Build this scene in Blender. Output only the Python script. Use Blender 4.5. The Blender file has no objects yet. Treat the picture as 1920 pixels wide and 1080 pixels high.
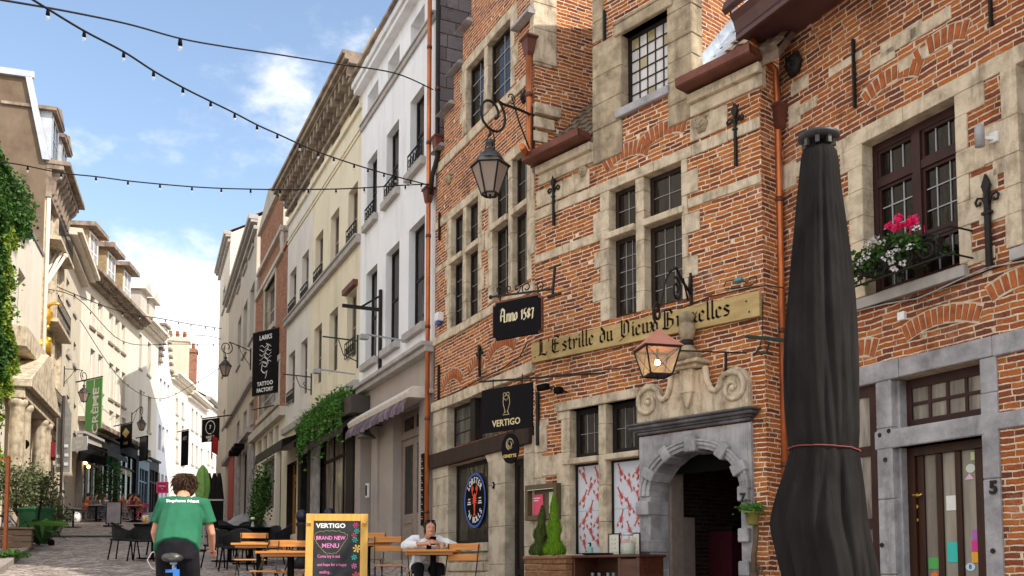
import bpy, math, random
from mathutils import Vector, Matrix
random.seed(7)
PI = math.pi
R = math.radians
SC = bpy.context.scene
COL = SC.collection

# ------------------------------------------------------------ camera
CAM_H, PITCH, FPX, CY = 1.6, R(4.0), 1800.0, 949.0
cd = bpy.data.cameras.new('camera')
cam = bpy.data.objects.new('camera', cd)
COL.objects.link(cam)
cam.location = (0, 0, CAM_H)
cam.rotation_euler = (R(90) + PITCH, 0, 0)
cd.sensor_width = 36
cd.lens = FPX / 1920 * 36
cd.shift_y = (CY - 540) / 1920
cd.clip_start = 0.1
cd.clip_end = 2000
SC.camera = cam

# ------------------------------------------------------------ light
SUN_AZ, SUN_EL = 118.0, 43.0          # azimuth clockwise from +Y
w = bpy.data.worlds.new('World')
SC.world = w
w.use_nodes = True
nt = w.node_tree
N, L = nt.nodes, nt.links
for n in list(N): N.remove(n)
wo = N.new('ShaderNodeOutputWorld'); bg = N.new('ShaderNodeBackground')
sky = N.new('ShaderNodeTexSky'); sky.sky_type = 'NISHITA'; sky.sun_disc = False
sky.sun_elevation = R(SUN_EL); sky.sun_rotation = R(SUN_AZ)
sky.air_density = 1.0; sky.dust_density = 0.6; sky.ozone_density = 1.2
bg.inputs['Strength'].default_value = 0.15
tc = N.new('ShaderNodeTexCoord')
def vm(op, a=None, b=None):
    n = N.new('ShaderNodeVectorMath'); n.operation = op
    for i, v in enumerate((a, b)):
        if v is None: continue
        if hasattr(v, 'is_output') or hasattr(v, 'links'): L.new(v, n.inputs[i])
        else: n.inputs[i].default_value = v
    return n
def mm(op, a, b=None, c=None, clamp=False):
    n = N.new('ShaderNodeMath'); n.operation = op; n.use_clamp = clamp
    for i, v in enumerate((a, b, c)):
        if v is None: continue
        if hasattr(v, 'links'): L.new(v, n.inputs[i])
        else: n.inputs[i].default_value = v
    return n.outputs[0]
def direction(az, el):
    return (math.sin(R(az)) * math.cos(R(el)), math.cos(R(az)) * math.cos(R(el)), math.sin(R(el)))
nrm = vm('NORMALIZE', tc.outputs['Generated']).outputs[0]
mp = N.new('ShaderNodeMapping'); mp.inputs['Scale'].default_value = (3.2, 3.2, 5.5)
L.new(nrm, mp.inputs['Vector'])
nz = N.new('ShaderNodeTexNoise'); nz.inputs['Scale'].default_value = 2.0
nz.inputs['Detail'].default_value = 9; nz.inputs['Roughness'].default_value = 0.62
L.new(mp.outputs[0], nz.inputs['Vector'])
tot = None
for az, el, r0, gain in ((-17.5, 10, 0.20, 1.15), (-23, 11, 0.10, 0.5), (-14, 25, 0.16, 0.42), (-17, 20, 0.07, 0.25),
                         (60, 28, .6, 1.1), (140, 35, .9, 1.2), (-100, 32, .8, 1.2), (-160, 45, .8, 1.2), (0, 75, .35, .8)):  # out-of-view clouds, added to neutralise the blue fill light
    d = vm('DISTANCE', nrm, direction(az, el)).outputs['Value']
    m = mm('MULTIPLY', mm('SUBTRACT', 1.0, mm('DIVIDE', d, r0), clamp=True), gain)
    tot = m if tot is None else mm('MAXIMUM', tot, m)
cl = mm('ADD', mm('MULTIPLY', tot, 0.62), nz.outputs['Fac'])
rp = N.new('ShaderNodeMapRange'); rp.interpolation_type = 'SMOOTHSTEP'
L.new(cl, rp.inputs['Value'])
rp.inputs['From Min'].default_value = 0.60; rp.inputs['From Max'].default_value = 0.92
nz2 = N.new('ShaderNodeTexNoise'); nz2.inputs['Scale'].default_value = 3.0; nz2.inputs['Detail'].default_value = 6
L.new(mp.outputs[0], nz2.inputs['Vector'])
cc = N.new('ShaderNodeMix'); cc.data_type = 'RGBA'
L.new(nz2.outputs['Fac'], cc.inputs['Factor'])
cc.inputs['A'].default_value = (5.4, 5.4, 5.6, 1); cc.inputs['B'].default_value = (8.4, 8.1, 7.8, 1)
gain = N.new('ShaderNodeMix'); gain.data_type = 'RGBA'; gain.blend_type = 'MULTIPLY'
gain.inputs['Factor'].default_value = 1.0
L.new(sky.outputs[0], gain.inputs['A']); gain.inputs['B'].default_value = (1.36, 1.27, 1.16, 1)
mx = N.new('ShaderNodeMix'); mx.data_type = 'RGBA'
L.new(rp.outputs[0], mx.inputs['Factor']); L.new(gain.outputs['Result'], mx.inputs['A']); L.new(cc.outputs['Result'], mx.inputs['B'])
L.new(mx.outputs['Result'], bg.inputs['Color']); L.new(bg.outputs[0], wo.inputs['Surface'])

sl = bpy.data.lights.new('sun', 'SUN'); sl.energy = 3.7; sl.angle = R(0.5); sl.color = (1, 0.93, 0.82)
so = bpy.data.objects.new('sun', sl); COL.objects.link(so)
so.rotation_euler = Vector(direction(SUN_AZ, SUN_EL)).to_track_quat('Z', 'Y').to_euler()
so.location = (30, -20, 40)
SC.view_settings.view_transform = 'Standard'
SC.view_settings.look = 'None'
SC.view_settings.gamma = 1
SC.view_settings.exposure = 0.64

# ------------------------------------------------------------ helpers
def ray(px, py):
    u = (px - 960) / FPX; v = (CY - py) / FPX
    return Vector((u, math.cos(PITCH) - math.sin(PITCH) * v, math.sin(PITCH) + math.cos(PITCH) * v))
def P(px, py, D):
    """world point on the sight line at forward distance D"""
    r = ray(px, py); t = D / r.y
    return Vector((r.x * t, D, CAM_H + r.z * t))
SLOPE = 0.09
def gz(x, y):
    return SLOPE * max(-40.0, min(y, 110.0))
def G(px, D):
    """point on the sloping ground in pixel column px at distance D"""
    z = gz(0, D); t = None
    r = ray(px, 1075); x = r.x * D / r.y
    return Vector((x, D, z))

def tag(o, label=None, cat=None, group=None, kind=None):
    if label: o['label'] = label
    if cat: o['category'] = cat
    if group: o['group'] = group
    if kind: o['kind'] = kind
    return o
def empty(name, loc, rz=0, label=None, cat=None, group=None):
    o = bpy.data.objects.new(name, None); COL.objects.link(o)
    o.empty_display_size = .2
    o.location = loc; o.rotation_euler = (0, 0, rz)
    return tag(o, label, cat, group)
def kids(o): return [c for c in bpy.data.objects if c.parent == o]
def copy_tree(o, parent=None):
    ch = kids(o)
    c = o.copy(); COL.objects.link(c)
    if parent is not None: c.parent = parent
    for k in ch: copy_tree(k, c)
    return c
def copy_thing(o, loc, rz, label, group=None, scale=None):
    c = copy_tree(o); c.location = loc; c.rotation_euler = (0, 0, rz); c['label'] = label
    if group: c['group'] = group
    if scale: c.scale = (scale,) * 3
    return c

class MB:
    def __init__(s): s.v = []; s.f = []; s.m = []; s.sm = []
    def face(s, pts, m=0, smooth=False):
        b = len(s.v); s.v += [tuple(p) for p in pts]
        s.f.append(tuple(range(b, b + len(pts)))); s.m.append(m); s.sm.append(smooth)
    def box(s, x0, x1, y0, y1, z0, z1, m=0):
        if x0 > x1: x0, x1 = x1, x0
        if y0 > y1: y0, y1 = y1, y0
        if z0 > z1: z0, z1 = z1, z0
        b = len(s.v)
        s.v += [(x0,y0,z0),(x1,y0,z0),(x1,y1,z0),(x0,y1,z0),(x0,y0,z1),(x1,y0,z1),(x1,y1,z1),(x0,y1,z1)]
        for q in ((0,3,2,1),(4,5,6,7),(0,1,5,4),(1,2,6,5),(2,3,7,6),(3,0,4,7)):
            s.f.append(tuple(b+i for i in q)); s.m.append(m); s.sm.append(False)
        return s
    def obox(s, c, ax, ay, az, hx, hy, hz, m=0):
        c = Vector(c); ax = Vector(ax).normalized(); ay = Vector(ay).normalized(); az = Vector(az).normalized()
        b = len(s.v)
        for dz in (-1, 1):
            for dx, dy in ((-1,-1),(1,-1),(1,1),(-1,1)):
                s.v.append(tuple(c + ax*hx*dx + ay*hy*dy + az*hz*dz))
        for q in ((0,3,2,1),(4,5,6,7),(0,1,5,4),(1,2,6,5),(2,3,7,6),(3,0,4,7)):
            s.f.append(tuple(b+i for i in q)); s.m.append(m); s.sm.append(False)
        return s
    def bar(s, a, b_, w, h=None, m=0, side=None):
        a = Vector(a); b_ = Vector(b_); d = b_ - a
        h = h or w
        z = side and Vector(side) or (Vector((0,0,1)) if abs(d.normalized().z) < .95 else Vector((0,1,0)))
        ay = z.cross(d).normalized(); az = d.cross(ay).normalized()
        return s.obox((a+b_)/2, d, ay, az, d.length/2, w/2, h/2, m)
    def prism(s, pts, y0, y1, m=0, ax='y', smooth=False):
        """pts in the XZ plane (ax y), YZ plane (ax x) or XY plane (ax z)"""
        def mk(p, t):
            if ax == 'y': return (p[0], t, p[1])
            if ax == 'x': return (t, p[0], p[1])
            return (p[0], p[1], t)
        n = len(pts); b = len(s.v)
        s.v += [mk(p, y0) for p in pts] + [mk(p, y1) for p in pts]
        s.f.append(tuple(range(b, b+n))); s.m.append(m); s.sm.append(False)
        s.f.append(tuple(range(b+2*n-1, b+n-1, -1))); s.m.append(m); s.sm.append(False)
        for i in range(n):
            j = (i+1) % n
            s.f.append((b+j, b+i, b+n+i, b+n+j)); s.m.append(m); s.sm.append(smooth)
        return s
    def loft(s, rings, m=0, closed=True, cap=True, smooth=True):
        b = len(s.v); n = len(rings[0])
        for r in rings: s.v += [tuple(p) for p in r]
        for i in range(len(rings)-1):
            for j in range(n if closed else n-1):
                k = (j+1) % n
                s.f.append((b+i*n+j, b+i*n+k, b+(i+1)*n+k, b+(i+1)*n+j)); s.m.append(m); s.sm.append(smooth)
        if cap and closed:
            s.f.append(tuple(b+j for j in range(n-1,-1,-1))); s.m.append(m); s.sm.append(False)
            e = b+(len(rings)-1)*n
            s.f.append(tuple(e+j for j in range(n))); s.m.append(m); s.sm.append(False)
        return s
    def tube(s, pts, r, n=6, m=0, side=None, cap=True, smooth=True):
        """r: float or list of float / (a,b) along the path"""
        pts = [Vector(p) for p in pts]; rings = []
        ref = Vector(side) if side is not None else None
        prev = None
        for i, p in enumerate(pts):
            d = (pts[min(i+1, len(pts)-1)] - pts[max(i-1, 0)])
            if d.length < 1e-7: d = Vector((0,0,1))
            d.normalize()
            if ref is not None: x = ref - d * ref.dot(d)
            elif prev is not None: x = prev - d * prev.dot(d)
            else:
                q = Vector((0,0,1)) if abs(d.z) < .9 else Vector((1,0,0))
                x = q.cross(d)
            if x.length < 1e-6: x = Vector((1,0,0)).cross(d)
            x.normalize(); prev = x; y = d.cross(x)
            rr = r[i] if isinstance(r, (list, tuple)) else r
            a, b = rr if isinstance(rr, (list, tuple)) else (rr, rr)
            rings.append([p + x*math.cos(2*PI*k/n)*a + y*math.sin(2*PI*k/n)*b for k in range(n)])
        return s.loft(rings, m, cap=cap, smooth=smooth)
    def lathe(s, prof, c=(0,0,0), n=12, m=0, smooth=True, ax='z'):
        rings = []
        for r, z in prof:
            ring = []
            for k in range(n):
                a = 2*PI*k/n
                p = (r*math.cos(a), r*math.sin(a), z) if ax == 'z' else (r*math.cos(a), z, r*math.sin(a))
                ring.append((c[0]+p[0], c[1]+p[1], c[2]+p[2]))
            rings.append(ring)
        return s.loft(rings, m, smooth=smooth)
    def ball(s, c, r, m=0, n=8, sq=(1,1,1)):
        rings = []
        for i in range(n//2+1):
            t = PI*i/(n//2); rr = max(math.sin(t), .02)
            rings.append([(c[0]+r*sq[0]*rr*math.cos(2*PI*k/n), c[1]+r*sq[1]*rr*math.sin(2*PI*k/n), c[2]-r*sq[2]*math.cos(t)) for k in range(n)])
        return s.loft(rings, m)
    def add(s, other, T=None, m=None):
        b = len(s.v)
        for p in other.v:
            q = T @ Vector(p) if T is not None else p
            s.v.append(tuple(q))
        for f, mi, sm in zip(other.f, other.m, other.sm):
            s.f.append(tuple(b+i for i in f)); s.m.append(mi if m is None else m); s.sm.append(sm)
        return s
    def build(s, name, mats, parent=None, loc=None, rz=0, label=None, cat=None, group=None, kind=None, bevel=0, flip=False):
        me = bpy.data.meshes.new(name)
        me.from_pydata(s.v, [], s.f)
        if not isinstance(mats, (list, tuple)): mats = [mats]
        for m in mats: me.materials.append(m)
        me.polygons.foreach_set('material_index', s.m)
        me.polygons.foreach_set('use_smooth', s.sm)
        uv = me.uv_layers.new(name='UVMap')
        data = [0.0] * (len(me.loops) * 2)
        V = s.v
        for p in me.polygons:
            nx, ny, nz_ = abs(p.normal.x), abs(p.normal.y), abs(p.normal.z)
            for li, vi in zip(p.loop_indices, p.vertices):
                q = V[vi]
                if nz_ > max(nx, ny): a, b = q[0], q[1]
                elif nx > ny: a, b = q[1] + .05, q[2]
                else: a, b = q[0], q[2]
                data[2*li] = a; data[2*li+1] = b
        uv.data.foreach_set('uv', data)
        me.update()
        o = bpy.data.objects.new(name, me); COL.objects.link(o)
        if parent is not None: o.parent = parent
        if loc is not None: o.location = loc
        o.rotation_euler = (0, 0, rz)
        if bevel:
            bm = o.modifiers.new('bevel', 'BEVEL'); bm.width = bevel; bm.segments = 1; bm.limit_method = 'ANGLE'
        tag(o, label, cat, group, kind)
        return o

def flush(name, mat='stone', bevel=.008):
    global sm
    if sm.v: sm.build(name, M[mat], PAR, bevel=bevel)
    sm = MB()
class Frame:
    """vertical facade plane: origin at its picture-left end, +X to the right along the wall, +Y into the wall, Z up"""
    def __init__(s, o, u, z0=None):
        s.u = Vector((u[0], u[1])).normalized(); s.o = Vector((o[0], o[1]))
        s.n = Vector((-s.u.y, s.u.x))
        s.z0 = gz(*s.o) if z0 is None else z0
        s.rz = math.atan2(s.u.y, s.u.x)
    def loc(s, x=0, y=0, z=0):
        p = s.o + s.u*x + s.n*y
        return Vector((p.x, p.y, s.z0 + z))
    def px(s, px, py, y=0):
        r = ray(px, py); o = s.o + s.n*y
        # o + u*a = r*t
        det = s.u.x * (-r.y) - s.u.y * (-r.x)
        a = ((-o.x) * (-r.y) - (-o.y) * (-r.x)) / det
        q = o + s.u*a
        t = q.y / r.y if abs(r.y) > 1e-6 else q.x / r.x
        return a, CAM_H + r.z*t - s.z0
    def rect(s, x0, x1, yt, yb, ref=None, y=0):
        """pixel columns x0,x1; rows yt,yb read at column ref (default x0) -> s0,s1,z0,z1"""
        ref = x0 if ref is None else ref
        a0 = s.px(x0, (yt+yb)/2, y)[0]; a1 = s.px(x1, (yt+yb)/2, y)[0]
        return a0, a1, s.px(ref, yb, y)[1], s.px(ref, yt, y)[1]
    def root(s, name, x, y, z, label, cat, group=None):
        return empty(name, s.loc(x, y, z), s.rz, label, cat, group)
    def ground(s, x=0, y=0):
        p = s.loc(x, y); return gz(p.x, p.y) - s.z0

def next_corner(o, tan, px, py):
    """walk from o along direction (tan,1) until pixel column"""
    d = Vector((tan, 1)).normalized(); r = ray(px, py)
    det = d.x * (-r.y) - d.y * (-r.x)
    t = ((-o[0]) * (-r.y) - (-o[1]) * (-r.x)) / det
    return Vector((o[0] + d.x*t, o[1] + d.y*t))
def vp(px): return ray(px, 1075).x / ray(px, 1075).y

def wall(mb, regions, holes, y0=0.0, depth=0.3, m=0, mr=1, back=True, top=True):
    """front face of a wall made of rectangles with rectangular openings and their reveals"""
    xs = sorted({round(v, 4) for r in regions+holes for v in r[:2]})
    zs = sorted({round(v, 4) for r in regions+holes for v in r[2:4]})
    def inside(rs, x, z): return any(r[0] < x < r[1] and r[2] < z < r[3] for r in rs)
    occ = {}
    for i in range(len(xs)-1):
        for j in range(len(zs)-1):
            cx, cz = (xs[i]+xs[i+1])/2, (zs[j]+zs[j+1])/2
            occ[i, j] = inside(regions, cx, cz) and not inside(holes, cx, cz)
    for j in range(len(zs)-1):
        i = 0
        while i < len(xs)-1:
            if occ[i, j]:
                k = i
                while k+1 < len(xs)-1 and occ[k+1, j]: k += 1
                mb.face([(xs[i],y0,zs[j]),(xs[k+1],y0,zs[j]),(xs[k+1],y0,zs[j+1]),(xs[i],y0,zs[j+1])], m)
                i = k+1
            else: i += 1
    for h in holes:
        a, b, c, d = h[:4]; dp = h[4] if len(h) > 4 else depth
        y1 = y0 + dp
        mb.face([(a,y0,c),(a,y0,d),(a,y1,d),(a,y1,c)], mr)
        mb.face([(b,y0,c),(b,y1,c),(b,y1,d),(b,y0,d)], mr)
        mb.face([(a,y0,d),(b,y0,d),(b,y1,d),(a,y1,d)], mr)
        mb.face([(a,y0,c),(a,y1,c),(b,y1,c),(b,y0,c)], mr)
    return mb

# text -------------------------------------------------------------
def text_mb(txt, size, ext=0.004, bold=0.0, align='CENTER', sx=1.0):
    cu = bpy.data.curves.new('lettering', 'FONT'); cu.body = txt; cu.size = size
    cu.extrude = ext; cu.offset = bold; cu.align_x = align; cu.align_y = 'CENTER'; cu.resolution_u = 2
    o = bpy.data.objects.new('lettering', cu); COL.objects.link(o)
    dg = bpy.context.evaluated_depsgraph_get(); me = o.evaluated_get(dg).to_mesh()
    mb = MB()
    # text lies in XY -> stand it up in XZ facing -Y
    mb.v = [(v.co.x*sx, -v.co.z, v.co.y) for v in me.vertices]
    for p in me.polygons:
        mb.f.append(tuple(p.vertices)); mb.m.append(0); mb.sm.append(False)
    o.evaluated_get(dg).to_mesh_clear()
    bpy.data.objects.remove(o); bpy.data.curves.remove(cu)
    return mb
def T(x=0, y=0, z=0, rz=0, sc=1, rx=0, ry=0):
    return Matrix.Translation((x, y, z)) @ Matrix.Rotation(rz, 4, 'Z') @ Matrix.Rotation(ry, 4, 'Y') @ Matrix.Rotation(rx, 4, 'X') @ Matrix.Scale(sc, 4)

# blackletter: broad-nib strokes on a unit grid (x-height 1)
BL = {
 'L': (1.15, [[(.3,1.75),(.3,.15),(.15,0)], [(.05,1.6),(.3,1.8),(.5,1.6)], [(.1,.05),(.5,.15),(.95,-.05),(1.05,.3)], [(.5,1.5),(.5,.3)]]),
 "'": (.35, [[(.2,1.8),(.1,1.4)]]),
 'E': (1.25, [[(.25,1.6),(.2,.3),(.45,0),(.95,.1),(1.1,.3)], [(.25,1.6),(.6,1.8),(.95,1.6),(1.05,1.75)], [(.2,.95),(.75,1.0),(.9,.9)], [(.5,1.5),(.5,.25)]]),
 'V': (1.25, [[(.05,1.7),(.35,1.8),(.35,.3),(.6,.05)], [(.6,.05),(1.0,.4),(1.0,1.4),(.75,1.75),(.6,1.6)], [(.6,1.5),(.6,.4)], [(.1,-.25),(.4,-.1),(.6,.05)]]),
 'B': (1.25, [[(.3,1.75),(.3,.1)], [(.05,1.6),(.3,1.8),(.8,1.75),(.95,1.4),(.55,1.0)], [(.5,1.0),(1.0,.75),(1.0,.25),(.6,-.05),(.1,.1)], [(.55,1.6),(.55,.2)]]),
 'A': (1.25, [[(.1,1.5),(.45,1.8),(.9,1.5),(.9,.1),(1.1,0)], [(.5,1.7),(.25,.9),(.3,.2),(.0,0)], [(.2,.8),(.9,.85)]]),
 's': (.65, [[(.5,.85),(.25,1.0),(.1,.75),(.5,.35),(.4,.05),(.1,.1)]]),
 't': (.5, [[(.2,1.35),(.2,.15),(.4,0)], [(.02,1.0),(.42,1.0)]]),
 'r': (.58, [[(.08,1.0),(.2,.9),(.2,.0)], [(.2,.85),(.4,1.02),(.52,.85)]]),
 'i': (.36, [[(.05,.9),(.18,1.0),(.18,.12),(.3,0)], [(.16,1.38),(.22,1.3)]]),
 'l': (.38, [[(.05,1.65),(.18,1.75),(.18,.12),(.32,0)]]),
 'e': (.62, [[(.5,.1),(.3,0),(.12,.2),(.12,.8),(.32,1.0),(.5,.75),(.15,.42)]]),
 'd': (.7, [[(.2,1.55),(.55,1.0),(.55,.2),(.35,0),(.12,.2),(.12,.75),(.35,.95),(.5,.85)]]),
 'u': (.7, [[(.05,.95),(.15,1.0),(.15,.15),(.3,0),(.52,.15)], [(.42,1.0),(.52,.95),(.52,.12),(.66,0)]]),
 'x': (.62, [[(.05,.95),(.2,.95),(.4,.05),(.58,.05)], [(.52,1.0),(.1,0)], [(.12,.5),(.48,.5)]]),
 'n': (.7, [[(.05,.95),(.15,1.0),(.15,0)], [(.15,.8),(.4,1.02),(.53,.85),(.53,.12),(.66,0)]]),
 'o': (.66, [[(.32,0),(.12,.2),(.12,.8),(.32,1.0),(.52,.8),(.52,.2),(.32,0)]]),
 '1': (.5, [[(.12,1.0),(.27,1.2),(.27,0)]]),
 '5': (.65, [[(.5,1.25),(.2,1.2),(.15,.7),(.45,.65),(.5,.2),(.25,-.1),(.08,0)]]),
 '8': (.65, [[(.3,.6),(.12,.85),(.3,1.2),(.5,.9),(.12,.3),(.3,0),(.52,.25),(.3,.6)]]),
 '7': (.6, [[(.08,1.0),(.15,1.15),(.5,1.1),(.35,.5),(.3,-.15)]]),
 ' ': (.5, []),
}
def black_mb(txt, xh, wid=None, y=-.003, nib=.16, th=.004):
    mb = MB(); x = 0
    tot = sum(BL[c][0] for c in txt)
    sx = xh if wid is None else wid/tot
    a = R(38); nx, nz_ = math.cos(a)*nib/2*xh, math.sin(a)*nib/2*xh
    for ci, c in enumerate(txt):
        for st in BL[c][1]:
            for si, (p, q) in enumerate(zip(st, st[1:])):
                x0, z0, x1, z1 = (x+p[0])*sx, p[1]*xh, (x+q[0])*sx, q[1]*xh
                # each segment is a parallelogram swept by the slanted nib, each 0.1 mm apart in depth
                yy = y - .00015*((si + ci) % 5)
                pts = [(x0-nx, z0-nz_), (x0+nx, z0+nz_), (x1+nx, z1+nz_), (x1-nx, z1-nz_)]
                mb.face([(u, yy, v) for u, v in pts])
        x += BL[c][0]
    return mb, tot*sx
# ------------------------------------------------------------ materials
def new_mat(name):
    m = bpy.data.materials.new(name); m.use_nodes = True
    t = m.node_tree; b = t.nodes['Principled BSDF']
    return m, t, b
def tex_vec(t, kind='Object', scale=(1,1,1)):
    tc = t.nodes.new('ShaderNodeTexCoord'); mp = t.nodes.new('ShaderNodeMapping')
    mp.inputs['Scale'].default_value = scale
    t.links.new(tc.outputs[kind], mp.inputs['Vector']); return mp.outputs[0]
def noise(t, vec, scale, detail=5, rough=.6, dist=0):
    n = t.nodes.new('ShaderNodeTexNoise'); n.inputs['Scale'].default_value = scale
    n.inputs['Detail'].default_value = detail; n.inputs['Roughness'].default_value = rough
    n.inputs['Distortion'].default_value = dist
    t.links.new(vec, n.inputs['Vector']); return n
def ramp(t, fac, stops):
    r = t.nodes.new('ShaderNodeValToRGB')
    e = r.color_ramp.elements
    while len(e) < len(stops): e.new(.5)
    for el, (p, c) in zip(e, stops): el.position = p; el.color = (c[0], c[1], c[2], 1)
    t.links.new(fac, r.inputs['Fac']); return r.outputs['Color']
def mixc(t, fac, a, b, mode='MIX'):
    n = t.nodes.new('ShaderNodeMix'); n.data_type = 'RGBA'; n.blend_type = mode
    for k, v in (('Factor', fac), ('A', a), ('B', b)):
        if hasattr(v, 'links'): t.links.new(v, n.inputs[k])
        elif k == 'Factor': n.inputs[k].default_value = v
        else: n.inputs[k].default_value = (v[0], v[1], v[2], 1)
    return n.outputs['Result']
def bump(t, b, h, strength=.3, dist=.01):
    n = t.nodes.new('ShaderNodeBump'); n.inputs['Strength'].default_value = strength; n.inputs['Distance'].default_value = dist
    t.links.new(h, n.inputs['Height']); t.links.new(n.outputs[0], b.inputs['Normal'])
def math_(t, op, a, b=0.0):
    n = t.nodes.new('ShaderNodeMath'); n.operation = op
    for i, v in enumerate((a, b)):
        if hasattr(v, 'links'): t.links.new(v, n.inputs[i])
        else: n.inputs[i].default_value = v
    return n.outputs[0]
def mottled(name, stops, scale=4, rough=.8, bmp=.2, metal=0, stretch=(1,1,1), detail=7, spec=.3, stain=None, coat=0):
    m, t, b = new_mat(name)
    v = tex_vec(t, 'Object', stretch)
    n = noise(t, v, scale, detail, .65)
    c = ramp(t, n.outputs['Fac'], stops)
    if stain:
        v2 = tex_vec(t, 'Object', (1.6, 1.6, .35)); n2 = noise(t, v2, stain[2], 6, .7)
        f = ramp(t, n2.outputs['Fac'], [(stain[3], (0,0,0)), (min(1, stain[3]+.22), (1,1,1))])
        g = t.nodes.new('ShaderNodeMath'); g.operation = 'MULTIPLY'; g.inputs[1].default_value = stain[1]
        t.links.new(f, g.inputs[0])
        c = mixc(t, g.outputs[0], c, stain[0])
    t.links.new(c, b.inputs['Base Color'])
    b.inputs['Roughness'].default_value = rough; b.inputs['Metallic'].default_value = metal
    b.inputs['Specular IOR Level'].default_value = spec
    if coat: b.inputs['Coat Weight'].default_value = coat
    if bmp:
        n3 = noise(t, v, scale*6, 4)
        bump(t, b, math_(t, 'ADD', n.outputs['Fac'], math_(t, 'MULTIPLY', n3.outputs['Fac'], .5)), bmp, .02)
    return m
def plain(name, c, rough=.6, metal=0, spec=.4, var=.18, scale=9):
    lo = tuple(x*(1-var) for x in c); hi = tuple(min(1, x*(1+var)) for x in c)
    return mottled(name, [(.3, lo), (.7, hi)], scale, rough, .05, metal, spec=spec)
def emit(name, c, s):
    m, t, b = new_mat(name)
    b.inputs['Base Color'].default_value = (*c, 1)
    b.inputs['Emission Color'].default_value = (*c, 1); b.inputs['Emission Strength'].default_value = s
    return m
def brick(name, pal, mortar, bw=.20, rh=.058, ms=.0135, warp=.012, rough=.88, pale=.25, vary=1.0):
    m, t, b = new_mat(name)
    uv = tex_vec(t, 'UV')
    def sc(v, k):
        n = t.nodes.new('ShaderNodeVectorMath'); n.operation = 'SCALE'; n.inputs['Scale'].default_value = k; t.links.new(v, n.inputs[0]); return n.outputs[0]
    def addv(a, c, op='ADD'):
        n = t.nodes.new('ShaderNodeVectorMath'); n.operation = op; t.links.new(a, n.inputs[0])
        if hasattr(c, 'links'): t.links.new(c, n.inputs[1])
        else: n.inputs[1].default_value = c
        return n.outputs[0]
    n1 = noise(t, uv, 1.8, 3); n2 = noise(t, uv, 13, 3); n3 = noise(t, uv, .9, 5); n4 = noise(t, uv, 30, 3); n9 = noise(t, uv, 75, 2)
    half = (.5, .5, .5)
    vec = addv(addv(uv, sc(addv(n1.outputs['Color'], half, 'SUBTRACT'), warp*5)), sc(addv(n2.outputs['Color'], half, 'SUBTRACT'), warp*1.3))
    sp_ = t.nodes.new('ShaderNodeSeparateXYZ'); t.links.new(vec, sp_.inputs[0])
    def comb(x, y):
        n = t.nodes.new('ShaderNodeCombineXYZ')
        for i, v in enumerate((x, y)):
            if hasattr(v, 'links'): t.links.new(v, n.inputs[i])
            else: n.inputs[i].default_value = v
        return n.outputs[0]
    def wn(v):
        n = t.nodes.new('ShaderNodeTexWhiteNoise'); n.noise_dimensions = '2D'; t.links.new(v, n.inputs['Vector']); return n.outputs['Value']
    vr = math_(t, 'DIVIDE', sp_.outputs[1], rh); row = math_(t, 'FLOOR', vr); fv = math_(t, 'FRACT', vr)
    ub = math_(t, 'DIVIDE', sp_.outputs[0], bw)
    nu = noise(t, comb(ub, math_(t, 'MULTIPLY', row, 5.7)), 1.0, 1)
    u2 = math_(t, 'ADD', math_(t, 'ADD', ub, math_(t, 'MULTIPLY', wn(comb(row, 3.1)), 7.3)), math_(t, 'MULTIPLY', nu.outputs['Fac'], 1.5*vary))
    idn = math_(t, 'FLOOR', u2); fu = math_(t, 'FRACT', u2)
    du = math_(t, 'MULTIPLY', math_(t, 'MINIMUM', fu, math_(t, 'SUBTRACT', 1.0, fu)), bw*1.12)
    dv = math_(t, 'MULTIPLY', math_(t, 'MINIMUM', fv, math_(t, 'SUBTRACT', 1.0, fv)), rh*.86)
    d = math_(t, 'MINIMUM', du, dv)
    d = math_(t, 'ADD', d, math_(t, 'MULTIPLY', math_(t, 'SUBTRACT', n4.outputs['Fac'], .5), .008*vary))
    mr = t.nodes.new('ShaderNodeMapRange'); mr.interpolation_type = 'SMOOTHSTEP'; t.links.new(d, mr.inputs['Value'])
    mr.inputs['From Min'].default_value = ms/2-.0015; mr.inputs['From Max'].default_value = ms/2+.0025; face = mr.outputs[0]
    rnd = wn(comb(idn, row))
    f = math_(t, 'ADD', math_(t, 'MULTIPLY', rnd, .66), math_(t, 'ADD', math_(t, 'MULTIPLY', n3.outputs['Fac'], .36), math_(t, 'MULTIPLY', n4.outputs['Fac'], .40)))
    c = ramp(t, math_(t, 'SUBTRACT', f, .22), pal)
    c = mixc(t, 1.0, c, ramp(t, n9.outputs['Fac'], [(.3,(.62,.60,.60)), (.65,(1.12,1.12,1.12))]), 'MULTIPLY')
    n6 = noise(t, uv, 1.4, 8, .78)
    c = mixc(t, math_(t, 'MULTIPLY', ramp(t, n6.outputs['Fac'], [(.55, (0,0,0)), (.70, (1,1,1))]), pale), c, mortar)
    mc = ramp(t, n2.outputs['Fac'], [(.25, tuple(x*.55 for x in mortar)), (.6, mortar)])
    c = mixc(t, face, mc, c)
    n8 = noise(t, uv, 1.1, 9, .75)
    c = mixc(t, 1.0, c, ramp(t, n8.outputs['Fac'], [(.30, (.42,.38,.36)), (.47, (1,1,1))]), 'MULTIPLY')
    t.links.new(c, b.inputs['Base Color']); b.inputs['Roughness'].default_value = rough; b.inputs['Specular IOR Level'].default_value = .2
    bump(t, b, math_(t, 'ADD', face, math_(t, 'MULTIPLY', n4.outputs['Fac'], .9)), .9, .018)
    return m
PAL = [(.0, (.07,.03,.022)), (.18, (.17,.05,.026)), (.36, (.30,.082,.025)), (.58, (.45,.128,.023)), (.80, (.53,.178,.038)), (1.0, (.52,.26,.10))]
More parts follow.
